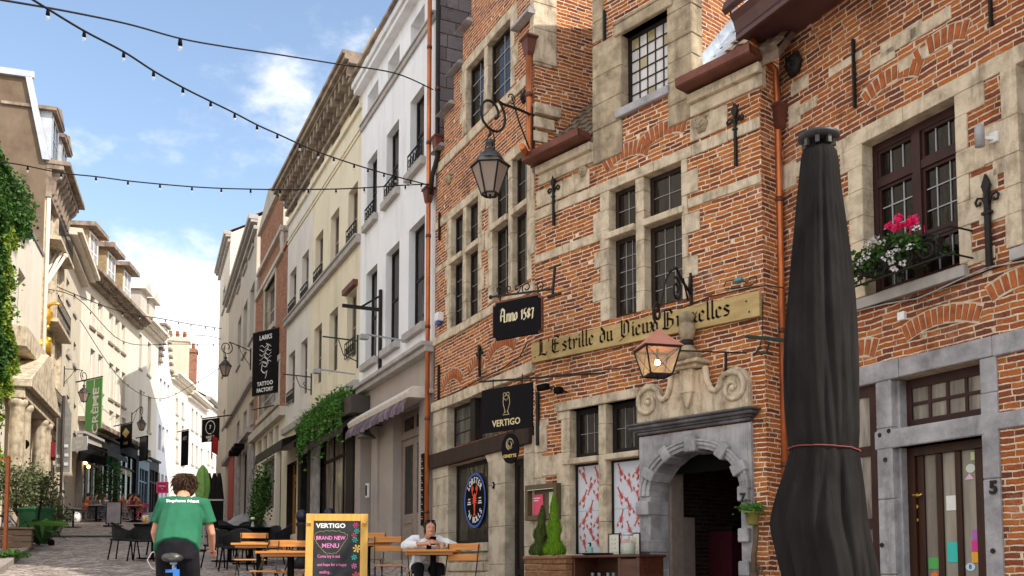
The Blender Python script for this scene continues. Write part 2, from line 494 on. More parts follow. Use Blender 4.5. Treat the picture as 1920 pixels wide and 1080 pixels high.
PAL2 = [(.0, (.08,.035,.028)), (.24, (.19,.058,.034)), (.45, (.31,.084,.030)), (.68, (.44,.132,.029)), (.88, (.48,.17,.06)), (1.0, (.50,.29,.16))]
M = {}
M['brick'] = brick('old red brick', PAL, (.84,.65,.49))
M['brick_r'] = brick('old red brick with wide joints', PAL2, (.74,.57,.42), bw=.20, rh=.063, ms=.014, pale=.3)
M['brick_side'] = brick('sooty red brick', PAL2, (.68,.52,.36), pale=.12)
M['brick_far'] = brick('far red brick', [(0,(.16,.05,.03)), (.5,(.36,.12,.06)), (1,(.5,.2,.1))], (.5,.38,.28), warp=.006, vary=.5)
M['brick_arch'] = mottled('arch brick', [(.3,(.20,.055,.025)), (.7,(.48,.135,.035))], 9, .85, .3)
M['mortar'] = mottled('lime mortar', [(.3,(.42,.33,.23)), (.7,(.66,.54,.4))], 14, .9, .2)
M['stone'] = mottled('weathered sandstone', [(.22,(.17,.135,.095)), (.38,(.42,.345,.245)), (.54,(.62,.52,.385)), (.8,(.72,.63,.49))], 4.5, .85, .6, stain=((.10,.075,.055), .75, 3.4, .5))
M['stone_dark'] = mottled('sooty weathered stone', [(.25,(.10,.08,.055)), (.45,(.33,.26,.175)), (.75,(.60,.50,.35))], 4.2, .9, .6, stain=((.07,.06,.05), .6, 2.5, .5))
M['bluestone'] = mottled('grey bluestone', [(.25,(.13,.12,.125)), (.45,(.27,.26,.275)), (.65,(.42,.405,.42))], 2.6, .75, .8, stain=((.07,.062,.06), .65, 3.4, .56))
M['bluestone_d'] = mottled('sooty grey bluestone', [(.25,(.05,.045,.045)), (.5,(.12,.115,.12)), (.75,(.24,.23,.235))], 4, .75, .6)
M['rubble'] = mottled('rubble limestone', [(.3,(.25,.2,.14)), (.6,(.52,.45,.35))], 3, .9, .6)
M['board'] = mottled('ochre painted board', [(.3,(.34,.235,.09)), (.7,(.52,.385,.17))], 2.5, .6, .1, stretch=(1,1,4), stain=((.16,.10,.04), .5, 2.5, .56))
M['white'] = mottled('white render', [(.3,(.74,.75,.79)), (.7,(.83,.84,.87))], .8, .85, .04, stain=((.40,.38,.36), .4, .9, .5))
M['whitefar'] = mottled('aged white render', [(.3,(.60,.57,.53)), (.7,(.72,.69,.64))], .8, .85, .05, stain=((.36,.33,.30), .35, .9, .52))
M['cream'] = mottled('cream render', [(.3,(.68,.61,.46)), (.7,(.76,.70,.55))], .7, .85, .05, stain=((.36,.31,.24), .5, .8, .5))
M['cream2'] = mottled('warm beige render', [(.3,(.56,.49,.38)), (.7,(.66,.585,.46))], .6, .85, .05, stain=((.36,.28,.19), .4, .7, .5))  # even beige base colour with streaked stains
M['cream3'] = mottled('pale ivory render', [(.3,(.66,.60,.50)), (.7,(.75,.69,.59))], .6, .85, .05, stain=((.38,.31,.24), .4, .8, .52))
M['greyrender'] = mottled('grey beige render', [(.3,(.44,.40,.34)), (.7,(.56,.52,.46))], .8, .85, .05, stain=((.25,.22,.19), .45, .9, .5))
M['taupe'] = mottled('taupe painted plaster', [(.3,(.31,.265,.24)), (.7,(.40,.35,.315))], 1.2, .75, .05, stain=((.2,.17,.15), .35, 1.2, .54))
M['taupe_d'] = plain('taupe painted wood', (.24,.19,.165), .5)
M['brownwall'] = mottled('bare brown render', [(.3,(.12,.085,.06)), (.7,(.22,.16,.11))], 1.0, .9, .2, stain=((.15,.10,.07), .5, 1.2, .5))
M['trim_grey'] = mottled('stone sill grey', [(.3,(.3,.28,.27)), (.7,(.46,.44,.42))], 3, .8, .2)
M['dark_cornice'] = mottled('dark stained cornice', [(.3,(.10,.075,.06)), (.5,(.26,.20,.155)), (.75,(.46,.38,.29))], 2.5, .8, .3)
M['maroon'] = mottled('oxblood painted wood', [(.3,(.028,.011,.010)), (.7,(.052,.020,.018))], 3, .5, .1, spec=.22)
M['maroon_s'] = mottled('weathered oxblood gutter', [(.3,(.065,.026,.025)), (.7,(.125,.055,.05))], 2.2, .5, .1, spec=.4)
M['wood_dark'] = mottled('dark oak', [(.3,(.016,.010,.008)), (.7,(.045,.025,.018))], 3, .55, .15, stretch=(4,4,.6), spec=.2)
M['wood_door'] = mottled('varnished brown door wood', [(.3,(.022,.008,.005)), (.7,(.055,.02,.010))], 3, .4, .1, stretch=(5,5,.5), spec=.25)
M['wood_black'] = mottled('near black wood', [(.3,(.010,.008,.008)), (.7,(.028,.022,.02))], 3, .6, .1, spec=.18)
M['wood_orange'] = mottled('honey varnished wood', [(.3,(.45,.16,.03)), (.7,(.68,.29,.06))], 3, .4, .1, stretch=(1,8,8), spec=.5)
M['wood_pine'] = mottled('yellow pine frame', [(.3,(.50,.27,.05)), (.7,(.70,.42,.10))], 3, .5, .1, stretch=(6,6,.8), spec=.4)
M['wood_tan'] = mottled('oak door', [(.3,(.28,.11,.03)), (.7,(.46,.21,.065))], 3, .5, .1, stretch=(5,5,.6))
M['copper'] = mottled('brown copper', [(.25,(.22,.06,.025)), (.55,(.55,.17,.06)), (.8,(.72,.30,.13))], 2.2, .36, .08, metal=.6, stretch=(2,2,.6))
M['copper_dull'] = mottled('dull copper gutter', [(.3,(.09,.032,.024)), (.7,(.21,.08,.055))], 2.5, .5, .08, metal=.4)
M['copper_pink'] = mottled('pink copper lantern roof', [(.3,(.55,.22,.16)), (.7,(.74,.36,.27))], 3, .5, .05, metal=.3)
M['iron'] = mottled('black wrought iron', [(.3,(.008,.007,.007)), (.7,(.026,.022,.020))], 12, .6, .2, spec=.25)
M['iron_grey'] = mottled('dull zinc lantern metal', [(.3,(.035,.035,.032)), (.7,(.11,.11,.10))], 8, .4, .1, metal=.5)
M['green_iron'] = plain('dark green iron', (.012,.035,.025), .45)
M['lead'] = mottled('lead flashing', [(.3,(.16,.19,.23)), (.6,(.40,.45,.52)), (.8,(.65,.68,.72))], 4, .45, .4, metal=.4)
M['brick_dark'] = brick('unlit brick', [(0,(.02,.01,.008)), (.5,(.05,.022,.014)), (1,(.09,.04,.025))], (.10,.075,.055), pale=0)  # brick darkened in its colour to stand for the shade of the hall
M['slate'] = mottled('violet grey slate', [(.3,(.17,.145,.15)), (.7,(.27,.235,.24))], 3, .6, .1)
M['tile'] = mottled('mossy brown roof tile', [(.3,(.09,.065,.05)), (.7,(.24,.17,.12))], 6, .85, .3)
M['zinc'] = mottled('pale zinc sheet', [(.3,(.42,.45,.50)), (.7,(.56,.60,.65))], 2, .5, .05, metal=.2)
M['redroof'] = mottled('orange roof tile', [(.3,(.32,.12,.06)), (.7,(.5,.22,.12))], 5, .85, .2)
M['yellowbrick'] = brick('yellow brick', [(0,(.3,.2,.09)), (.5,(.44,.31,.15)), (1,(.56,.42,.23))], (.5,.42,.3), warp=.004, vary=.5)
M['gold'] = mottled('gilding', [(.3,(.65,.30,.02)), (.7,(1.0,.62,.08))], 7, .3, .2, metal=.7)
M['black'] = plain('matt black', (.007,.007,.007), .8, spec=.05)
M['blacksign'] = plain('black enamel', (.006,.005,.007), .6, spec=.07)
M['umbrella'] = None
M['whitep'] = plain('white paint', (.78,.78,.77), .5, var=.05)
M['greyp'] = plain('grey plastic', (.34,.34,.36), .5)
M['bluep'] = plain('blue plastic', (.03,.10,.42), .4)
M['redp'] = plain('red paint', (.55,.035,.03), .5)
M['redshop'] = mottled('worn red shopfront', [(.3,(.26,.03,.02)), (.7,(.44,.06,.035))], 3, .55, .1)
M['pink'] = plain('pink paper', (.72,.08,.16), .6, var=.06)
M['magenta'] = plain('magenta panel', (.55,.01,.12), .4, var=.06)
M['paper'] = plain('cream paper', (.66,.62,.52), .7, var=.06)
M['greenbanner'] = plain('green banner cloth', (.10,.30,.09), .7, var=.1)
M['greenshirt'] = mottled('green cotton', [(.3,(.012,.105,.054)), (.7,(.022,.145,.075))], 5, .85, .15)
M['trousers'] = mottled('black cotton', [(.3,(.006,.006,.008)), (.7,(.016,.016,.02))], 6, .9, .2, spec=.15)
M['skin'] = mottled('skin', [(.3,(.52,.24,.15)), (.7,(.62,.32,.21))], 6, .5, .03, spec=.35)
M['hair'] = mottled('brown hair', [(.3,(.03,.014,.008)), (.7,(.10,.045,.024))], 30, .6, .8, stretch=(1,1,.3))
M['hair_d'] = mottled('dark hair', [(.3,(.012,.008,.006)), (.7,(.04,.022,.015))], 30, .5, .8, stretch=(1,1,.3))
M['whiteshirt'] = mottled('white cotton', [(.3,(.66,.68,.73)), (.7,(.82,.83,.86))], 7, .85, .5)
M['denim'] = mottled('blue denim', [(.3,(.05,.10,.20)), (.7,(.12,.2,.34))], 8, .85, .2)
M['maroontop'] = plain('maroon wool', (.20,.015,.02), .9)
M['rusttop'] = plain('rust wool', (.36,.09,.03), .9)
M['greytop'] = plain('grey wool', (.12,.12,.14), .9)
M['pinktop'] = plain('dusty pink cotton', (.5,.28,.26), .9)
M['rattan'] = mottled('charcoal rattan', [(.3,(.008,.008,.009)), (.7,(.035,.035,.038))], 40, .7, .6, spec=.15)
M['wicker'] = mottled('brown wicker', [(.3,(.14,.06,.025)), (.7,(.36,.19,.09))], 26, .7, .9)
M['greencan'] = mottled('green plastic bin', [(.3,(.012,.07,.03)), (.7,(.03,.13,.06))], 4, .45, .08)
M['greencan2'] = plain('bright green lid plastic', (.07,.42,.03), .4)
M['foil'] = mottled('lime green parasol cloth', [(.3,(.10,.30,.05)), (.7,(.35,.55,.18))], 5, .8, .3)
M['concrete'] = mottled('grey concrete', [(.3,(.2,.2,.19)), (.7,(.34,.33,.31))], 5, .85, .3)
M['planterwood'] = mottled('grey planter boards', [(.3,(.12,.085,.06)), (.7,(.25,.18,.13))], 4, .85, .3, stretch=(1,1,6))
M['mahogany'] = mottled('mahogany sideboard', [(.3,(.045,.014,.008)), (.7,(.11,.036,.02))], 3, .35, .1, stretch=(1,5,5), spec=.5)
M['orangepost'] = plain('rusty orange metal', (.42,.12,.04), .6)
M['glow'] = emit('warm lamp bulb', (1, .62, .22), 45)
M['glow_far'] = emit('warm bulb', (1, .55, .2), 7)
def glass(name, c, rough=.04, spec=.3, noise_amt=0.0, stops=None):
    m, t, b = new_mat(name)
    v = tex_vec(t, 'Object', (5,5,.7))
    n = noise(t, v, 1.3, 4)
    col = ramp(t, n.outputs['Fac'], stops or [(.35, tuple(x*.45 for x in c)), (.7, c)])
    oi = t.nodes.new('ShaderNodeObjectInfo'); col = mixc(t, 1.0, col, ramp(t, oi.outputs['Random'], [(0,(.35,.35,.35)), (1,(1.7,1.6,1.45))]), 'MULTIPLY')
    t.links.new(col, b.inputs['Base Color'])
    b.inputs['Roughness'].default_value = rough; b.inputs['Specular IOR Level'].default_value = spec
    b.inputs['IOR'].default_value = 1.5
    n2 = noise(t, v, 2.2, 2); bump(t, b, n2.outputs['Fac'], .12, .05)
    return m
M['glass'] = glass('window glass over a dark room', (.026,.022,.018))
M['glass_w'] = glass('window glass with curtain and painted reflections', (.3,.28,.26), .06, stops=[(.35,(.10,.09,.085)), (.65,(.34,.32,.29))])  # ramp paints dark reflections into the glass along with the curtain tone
M['glass_door'] = glass('door glass', (.2,.2,.2), .04, stops=[(.35,(.13,.122,.115)), (.7,(.20,.187,.17))])
M['glass_far'] = glass('far window glass', (.10,.10,.11), .1)
M['glass_shop'] = glass('shop window glass', (.05,.045,.04), .03)
M['glass_lattice'] = glass('leaded white glass', (.6,.6,.62), .15, .5, stops=[(.4,(.46,.46,.5)), (.7,(.66,.66,.68))])
M['glass_amber'] = glass('amber tinted glass', (.62,.5,.25), .15, .5, stops=[(.4,(.5,.42,.2)), (.7,(.66,.56,.33))])
M['glass_lamp'] = None
def clear(name, c=(.9,.9,.9), rough=.05, alpha=.35):
    m, t, b = new_mat(name)
    b.inputs['Base Color'].default_value = (*c, 1); b.inputs['Roughness'].default_value = rough
    b.inputs['Alpha'].default_value = alpha; b.inputs['Specular IOR Level'].default_value = .35
    return m
M['clear'] = clear('clear glass', (.75,.8,.8), .05, .3)
M['lampglass'] = clear('dusty lamp glass', (.34,.27,.23), .3, .8)
M['lampglass2'] = clear('warm frosted lamp glass', (.62,.50,.36), .35, .5)
M['beer'] = plain('beer', (.7,.35,.03), .1)
def leafmat(name, a, b_, rough=.55):
    m, t, b = new_mat(name)
    oi = t.nodes.new('ShaderNodeNewGeometry')
    c = ramp(t, oi.outputs['Random Per Island'], [(0, a), (.5, tuple((x+y)/2 for x, y in zip(a, b_))), (1, b_)])
    t.links.new(c, b.inputs['Base Color']); b.inputs['Roughness'].default_value = rough
    b.inputs['Specular IOR Level'].default_value = .35
    tr = t.nodes.new('ShaderNodeBsdfTranslucent'); t.links.new(c, tr.inputs['Color'])
    mx = t.nodes.new('ShaderNodeMixShader'); mx.inputs[0].default_value = .3
    out = t.nodes['Material Output']
    t.links.new(b.outputs[0], mx.inputs[1]); t.links.new(tr.outputs[0], mx.inputs[2]); t.links.new(mx.outputs[0], out.inputs['Surface'])
    return m
M['ivy'] = leafmat('ivy leaf', (.018,.06,.010), (.07,.17,.025))
M['ivy_y'] = leafmat('young yellow green leaf', (.12,.20,.02), (.30,.38,.04))
M['fern'] = leafmat('trailing leaf', (.03,.12,.015), (.13,.30,.05))
M['conifer'] = leafmat('bright conifer needle', (.10,.26,.01), (.27,.46,.03))
M['conifer_d'] = leafmat('dark conifer needle', (.035,.075,.015), (.16,.19,.05))
M['olive'] = leafmat('olive leaf', (.05,.075,.025), (.18,.20,.09))
M['flower_pink'] = leafmat('pink geranium petal', (.80,.01,.13), (.95,.06,.28))
M['flower_white'] = leafmat('white petal', (.75,.72,.74), (.85,.83,.85))
M['bark'] = mottled('bark', [(.3,(.06,.04,.025)), (.7,(.16,.11,.07))], 6, .9, .5)
def cobble():
    m, t, b = new_mat('granite sett paving')
    uv = tex_vec(t, 'UV')
    nw = noise(t, uv, 1.2, 3)
    s = t.nodes.new('ShaderNodeVectorMath'); s.operation = 'SCALE'; s.inputs['Scale'].default_value = .12
    t.links.new(nw.outputs['Color'], s.inputs[0])
    a = t.nodes.new('ShaderNodeVectorMath'); a.operation = 'ADD'
    t.links.new(uv, a.inputs[0]); t.links.new(s.outputs[0], a.inputs[1])
    vo = t.nodes.new('ShaderNodeTexVoronoi'); vo.inputs['Scale'].default_value = 5.5; vo.inputs['Randomness'].default_value = .55
    t.links.new(a.outputs[0], vo.inputs['Vector'])
    ve = t.nodes.new('ShaderNodeTexVoronoi'); ve.feature = 'DISTANCE_TO_EDGE'; ve.inputs['Scale'].default_value = 5.5; ve.inputs['Randomness'].default_value = .55
    t.links.new(a.outputs[0], ve.inputs['Vector'])
    sep = t.nodes.new('ShaderNodeSeparateColor'); t.links.new(vo.outputs['Color'], sep.inputs[0])
    c = ramp(t, sep.outputs[0], [(0,(.20,.165,.15)), (.5,(.36,.31,.285)), (1,(.54,.47,.44))])
    big = noise(t, uv, .35, 5); c = mixc(t, 1.0, c, ramp(t, big.outputs['Fac'], [(.3,(.7,.68,.66)), (.7,(1.15,1.1,1.05))]), 'MULTIPLY')
    e = ramp(t, ve.outputs['Distance'], [(.0,(0,0,0)), (.10,(1,1,1))])
    c = mixc(t, e, (.085,.068,.06), c)
    t.links.new(c, b.inputs['Base Color']); b.inputs['Roughness'].default_value = .62
    bump(t, b, e, .8, .03)
    return m
M['cobble'] = cobble()
M['kerb'] = mottled('kerb granite', [(.3,(.2,.17,.15)), (.7,(.36,.32,.29))], 5, .8, .3)
def cloth_dark():
    m, t, b = new_mat('black parasol canvas')
    v = tex_vec(t, 'Object', (1,1,.5)); n = noise(t, v, 5, 6)
    c = ramp(t, n.outputs['Fac'], [(.3,(.010,.009,.009)), (.7,(.024,.022,.021))])
    t.links.new(c, b.inputs['Base Color']); b.inputs['Roughness'].default_value = .8; b.inputs['Specular IOR Level'].default_value = .04
    n2 = noise(t, tex_vec(t, 'Object', (8,8,1.2)), 3, 5); bump(t, b, n2.outputs['Fac'], .5, .02)
    return m
M['umbrella'] = cloth_dark()
# ------------------------------------------------------------ facade lines of the street
C1 = ray(1432, 560).xy / ray(1432, 560).y * 11.2
C2 = next_corner(C1, vp(-605), 1003, 600)
FM = Frame(C2, C1 - C2)
LM = (C1 - C2).length
C1b = FM.o + FM.u*LM + FM.n*0.42
dR = Vector((vp(55), 1)).normalized()
FR = Frame(C1b, -dR)
C3 = next_corner(C2, vp(64), 816, 500)
FA = Frame(C3, C2 - C3); LA = (C2 - C3).length
C4 = next_corner(C3, vp(140), 677, 400)
FW = Frame(C4, C3 - C4); LW = (C3 - C4).length
C5 = next_corner(C4, vp(140), 538, 600)
FC = Frame(C5, C4 - C5); LC = (C4 - C5).length
C6 = next_corner(C5, vp(200), 479, 600)
FB = Frame(C6, C5 - C6); LB = (C5 - C6).length
C7 = next_corner(C6, vp(264), 427, 700)
FG = Frame(C7, C6 - C7); LG = (C6 - C7).length
C8 = next_corner(C7, vp(264), 409, 700)
FT = Frame(C8, C7 - C8); LT = (C7 - C8).length
# left row, seen from the street: +X runs away from the camera
A1 = P(118, 400, 40).xy
LV = vp(385)
dl = Vector((LV, 1)).normalized()
A0 = next_corner(A1, LV, 84, 380)
FI = Frame(A0 - dl*24, dl); LI = 24
FD = Frame(A0, dl); LD = (A1 - A0).length
A2 = next_corner(A1, LV, 152, 600)
FN = Frame(A1, dl); LN = (A2 - A1).length
d2 = Vector((vp(735), 1)).normalized()
A3 = next_corner(A2, vp(735), 256, 700)
FE = Frame(A2, d2); LE = (A3 - A2).length
A4 = next_corner(A3, vp(735), 296, 700)
FF = Frame(A3, d2); LF = (A4 - A3).length
A5 = next_corner(A4, vp(735), 322, 700)
FS = Frame(A4, d2); LS = (A5 - A4).length
A6 = next_corner(A5, vp(760), 352, 750)
d3 = Vector((vp(760), 1)).normalized()
FH = Frame(A5, d3); LH = (A6 - A5).length
A7 = next_corner(A6, vp(760), 385, 800)
FK = Frame(A6, d3); LK = (A7 - A6).length
FZ = Frame(A7, d3); LZ = 26
for nm, f, l in (('R',FR,6),('M',FM,LM),('A',FA,LA),('W',FW,LW),('C',FC,LC),('B',FB,LB),('G',FG,LG),('T',FT,LT),('I',FI,LI),('D',FD,LD),('E',FE,LE),('F',FF,LF),('S',FS,LS),('N',FN,LN),('H',FH,LH),('K',FK,LK)):
    print('FRAME', nm, [round(v,2) for v in f.o], 'L', round(l,2), 'z0', round(f.z0,2))

# ------------------------------------------------------------ ground
mb = MB()
ys = [-60, -40, -20, 0, 10, 20, 30, 40, 60, 80, 110, 160, 600]
xs_ = [-400, -60, -30, -15, 0, 15, 30, 60, 400]
def gzz(y): return SLOPE*max(-40, min(y, 110))
for j in range(len(ys)-1):
    for i in range(len(xs_)-1):
        mb.face([(xs_[i],ys[j],gzz(ys[j])), (xs_[i+1],ys[j],gzz(ys[j])), (xs_[i+1],ys[j+1],gzz(ys[j+1])), (xs_[i],ys[j+1],gzz(ys[j+1]))])
mb.build('street', M['cobble'], kind='structure')
# raised side terrace with a kerb, left
K0, K1 = G(-30, 16.5), G(108, 38.5)
kd = (K1.xy - K0.xy).normalized(); kn = Vector((kd.y, -kd.x))
mb = MB(); kb = MB()
def P3(q, dz): return (q.x, q.y, gz(0, q.y) + dz)
p0 = K0.xy - kd*10; p1 = K1.xy
n = 8
for i in range(n):
    a = p0.lerp(p1, i/n); b = p0.lerp(p1, (i+1)/n)
    mb.face([P3(a - kn*.0, .12), P3(b - kn*.0, .12), P3(b - kn*9, .12), P3(a - kn*9, .12)])
    ax = (b-a)
    for k in range(4):
        c = a.lerp(b, (k+.5)/4)
        kb.obox(P3(c + kn*.07, .03), (kd.x, kd.y, SLOPE*kd.y), (kn.x, kn.y, 0), (0,0,1), ax.length/8 - .006, .075, .10)
mb.face([P3(p1, -.05), P3(p1 - kn*9, -.05), P3(p1 - kn*9, .12), P3(p1, .12)])
mb.build('pavement', M['cobble'], kind='structure')
kb.build('kerb', M['kerb'], kind='structure', bevel=.01)
# drainage channel lines across the street
mb = MB()
for D in (30.4, 31.0):
    a, b = G(85, D), G(560, D)
    mb.bar(a + Vector((0,0,.012)), b + Vector((0,0,.012)), .07, .02)
mb.build('drain_channel', M['black'], kind='structure')

# ------------------------------------------------------------ facade helpers
def blocks_v(mb, x0, x1, z0, z1, h=.28, y0=-.02, y1=.15, jl=0, jr=0, m=0):
    """upright jamb made of blocks; jl / jr: extra width of every other block to the left / right"""
    z = z0; k = 0
    while z < z1 - .02:
        hh = min(h*random.uniform(.8, 1.25), z1 - z)
        if z1 - z - hh < .1: hh = z1 - z
        e = (k % 2)
        mb.box(x0 - jl*e*random.uniform(.7,1.2), x1 + jr*e*random.uniform(.7,1.2), y0 + random.uniform(-.004,.004), y1 + random.uniform(-.003,.003), z+.0015, z+hh-.0015, m)
        z += hh; k += 1
def blocks_h(mb, x0, x1, z0, z1, wd=.6, y0=-.02, y1=.12, m=0, sag=0):
    x = x0
    while x < x1 - .02:
        ww = min(wd*random.uniform(.75, 1.3), x1 - x)
        if x1 - x - ww < .15: ww = x1 - x
        mb.box(x+.0015, x+ww-.0015, y0 + random.uniform(-.004,.004), y1 + random.uniform(-.003,.003), z0 + random.uniform(-.006,.006), z1 + random.uniform(-.006,.006), m)
        x += ww
def window(parent, a, b, c, d, y=.13, fw=.055, mat='wood_dark', nx=2, nz=3, mt=.008, pane='glass', fd=.05, rail=None, mmat=None, midx=0, lab=None, name='window'):
    mb = MB()
    mb.box(a, a+fw, y, y+fd, c, d); mb.box(b-fw, b, y, y+fd, c, d)
    mb.box(a+fw, b-fw, y+.002, y+fd-.002, c, c+fw); mb.box(a+fw, b-fw, y+.002, y+fd-.002, d-fw, d)
    A, B, Cc, D = a+fw, b-fw, c+fw, d-fw
    if midx:
        xm = (a+b)/2; mb.box(xm-midx/2, xm+midx/2, y-.004, y+fd-.004, Cc, D)
    if rail:
        for r in rail:
            zr = Cc + (D-Cc)*r; mb.box(A, B, y-.002, y+fd-.006, zr-fw*.45, zr+fw*.45)
    for i in range(1, nx):
        x = A + (B-A)*i/nx; mb.box(x-mt/2, x+mt/2, y+.012, y+.03, Cc, D, 1)
    for i in range(1, nz):
        z = Cc + (D-Cc)*i/nz; mb.box(A, B, y+.010, y+.028, z-mt/2, z+mt/2, 1)
    o = mb.build(name, [M[mat], M[mmat or mat]], parent)
    if lab: o['label'] = lab
    g = MB().box(A-.01, B+.01, y+.024, y+.034, Cc-.01, D+.01)
    g.build('pane', M[pane], o)
    return o
def plainpart(parent, name, mat, *boxes, bevel=0, label=None):
    mb = MB()
    for b in boxes: mb.box(*b)
    o = mb.build(name, M[mat], parent, bevel=bevel)
    if label: o['label'] = label
    return o
def brick_arch(par, cx, z, halfw, rise, th=.2, bw=.066):
    """flat segmental relieving arch; z = springing level at the ends"""
    mb = MB()
    Rr = (halfw**2 + rise**2) / (2*rise); cz = z + rise - Rr
    a0 = math.asin(halfw / Rr); n = max(3, int(2*a0*Rr / bw))
    pts = [(cx + (Rr-.01)*math.sin(-a0 + 2*a0*i/n), cz + (Rr-.01)*math.cos(-a0 + 2*a0*i/n)) for i in range(n+1)]
    pts2 = [(cx + (Rr+th+.01)*math.sin(-a0 + 2*a0*i/n), cz + (Rr+th+.01)*math.cos(-a0 + 2*a0*i/n)) for i in range(n+1)]
    for i in range(n):
        mb.face([(pts[i][0], -.004, pts[i][1]), (pts[i+1][0], -.004, pts[i+1][1]), (pts2[i+1][0], -.004, pts2[i+1][1]), (pts2[i][0], -.004, pts2[i][1])], 1)
        a = -a0 + 2*a0*(i+.5)/n; g = .012
        c = (cx + (Rr+th/2)*math.sin(a), -.006, cz + (Rr+th/2)*math.cos(a))
        mb.obox(c, (math.cos(a), 0, -math.sin(a)), (0,1,0), (math.sin(a), 0, math.cos(a)), a0*Rr/n - g/2*1.1, .005 + random.uniform(0,.003), th/2 - random.uniform(0,.02), 0)
    mb.build('relieving_arch', [M['brick_arch'], M['mortar']], par)
def anchor_iron(F, name, x, zt, zb, label, fleur=False, w=.03, y=-.03):
    """iron wall anchor; zt/zb top and bottom"""
    r = F.root(name, x, y, zb, label, 'wall anchor')
    h = zt - zb; mb = MB()
    mb.box(-w/2, w/2, -.02, .02, 0, h*.86 if fleur else h)
    if fleur:
        mb.prism([(0,h*1.06),(.045,h*.93),(.0,h*.78),(-.045,h*.93)], -.025, .015)
        for s in (-1,1):
            pts = [(s*.01,0,h*.70),(s*.05,0,h*.80),(s*.10,0,h*.82),(s*.125,0,h*.78),(s*.11,0,h*.735),(s*.075,0,h*.74),(s*.07,0,h*.765)]
            mb.tube(pts, .013, 6)
        mb.box(-w, w, -.028, .02, h*.60, h*.63)
    mb.build('bar', M['iron'], r)
    return r
def roofslab(mb, x0, x1, y0, z0, y1, z1, th=.12, m=0):
    mb.face([(x0,y0,z0),(x1,y0,z0),(x1,y1,z1),(x0,y1,z1)], m)
    mb.face([(x0,y0,z0-th),(x0,y1,z1-th),(x1,y1,z1-th),(x1,y0,z0-th)], m)
    mb.face([(x0,y0,z0-th),(x1,y0,z0-th),(x1,y0,z0),(x0,y0,z0)], m)
    mb.face([(x0,y0,z0),(x0,y1,z1),(x0,y1,z1-th),(x0,y0,z0-th)], m)
    mb.face([(x1,y0,z0),(x1,y0,z0-th),(x1,y1,z1-th),(x1,y1,z1)], m)
def tiles(mb, x0, x1, y0, z0, y1, z1, tw=.18, tl=.22, m=0):
    """rows of overlapping roof tiles between an eave and a ridge line"""
    L_ = math.hypot(y1-y0, z1-z0); dy, dz = (y1-y0)/L_, (z1-z0)/L_; ny, nz_ = -dz, dy
    n = int(L_/tl); k = int((x1-x0)/tw)
    for i in range(n):
        for j in range(k):
            a = x0 + (x1-x0)*j/k; b = x0 + (x1-x0)*(j+1)/k; s = i*tl; e = s + tl*1.25
            o = .02 + random.uniform(0,.015)
            def q(x, t, h): return (x, y0+dy*t+ny*h, z0+dz*t+nz_*h)
            mid = (a+b)/2
            mb.face([q(a,s,o+.02), q(mid,s,o+.055), q(mid,e,.045), q(a,e,.01)], m)
            mb.face([q(mid,s,o+.055), q(b,s,o+.02), q(b,e,.01), q(mid,e,.045)], m)
            mb.face([q(a,s,0), q(b,s,0), q(b,s,o+.02), q(mid,s,o+.055), q(a,s,o+.02)], m)

# ============================================================ RIGHT BUILDING (door 5)
F = FR
gR = -2.2
rb = F.root('brick_house', 0, 0, 0, 'brick house with grey stone doorway numbered 5 and a flower box under its upstairs window', 'building')
x0, x1, zb, zt = F.rect(1620, 1799, 267, 553)[:4]
zb = F.px(1622, 556)[1]; zt = F.px(1622, 267)[1]
UW = (x0, x1, zb, zt)
X2 = F.px(1905, 200)[0]; UW2 = (X2 + .02, X2 + 1.6, zb, zt)
eaveZ = F.px(1520, 45)[1]
dx0, dx1 = F.px(1676, 850)[0], F.px(1846, 850)[0]
dzt = F.px(1692, 838)[1]; tz0, tz1 = F.px(1692, 803)[1], F.px(1680, 710)[1]
lw0, lw1 = F.px(1575, 850)[0], F.px(1645, 850)[0]
XE = 9.0
DB = F.ground(dx1) + .15
print('RIGHT', UW, 'door', dx0, dx1, dzt, DB, 'eave', eaveZ)
wm = MB()
wall(wm, [(0, XE, gR-1, eaveZ+.1)], [(*UW, .24), (*UW2, .24), (dx0, dx1, DB, dzt, .26), (dx0, dx1, tz0, tz1, .26), (lw0, lw1, DB+.3, tz1, .12)], m=0, mr=1)
wm.face([(XE,0,gR-1),(XE,9,gR-1),(XE,9,eaveZ+.1),(XE,0,eaveZ+.1)], 0)
wm.face([(0,0,gR-1),(0,0,eaveZ+.1),(0,9,eaveZ+.1),(0,9,gR-1)], 0)
wm.build('wall', [M['brick_r'], M['stone']], rb)
rm = MB(); roofslab(rm, -.05, XE, -.45, eaveZ+.12, 5, eaveZ+4.6, m=0); tiles(rm, -.05, 4, -.45, eaveZ+.12, 5, eaveZ+4.6)
rm.build('roof', M['tile'], rb)
# cream stonework round the upper windows
PAR = rb
sm = MB()
blocks_v(sm, UW[0]-.20, UW[0]+.006, UW[2], UW[3], .3, jl=.10)
blocks_v(sm, UW[1]-.006, UW[1]+.13, UW[2], UW[3], .3, jr=.22)
flush('window_surround', bevel=.006)
blocks_v(sm, UW2[0]-.16, UW2[0]+.006, UW2[2], UW2[3], .32, jl=.24)
flush('window_surround', bevel=.006)
blocks_h(sm, .25, XE, UW[3], UW[3]+.17, .8)
flush('stone_band', bevel=.006)
for (px, py, w_, h_) in ((1690, 75, .55, .16), (1655, 110, .34, .14), (1715, 110, .4, .14), (1745, 45, .5, .14), (1500, 160, .3, .16), (1490, 215, .2, .28), (1515, 200, .3, .12), (1585, 120, .5, .10), (1880, 300, .2, .25), (1845, 345, .3, .2), (1840, 480, .3, .12), (1480, 330, .25, .3)):
    a, z = F.px(px, py); sm.box(a-w_/2, a+w_/2, -.012, .05, z-h_/2, z+h_/2)
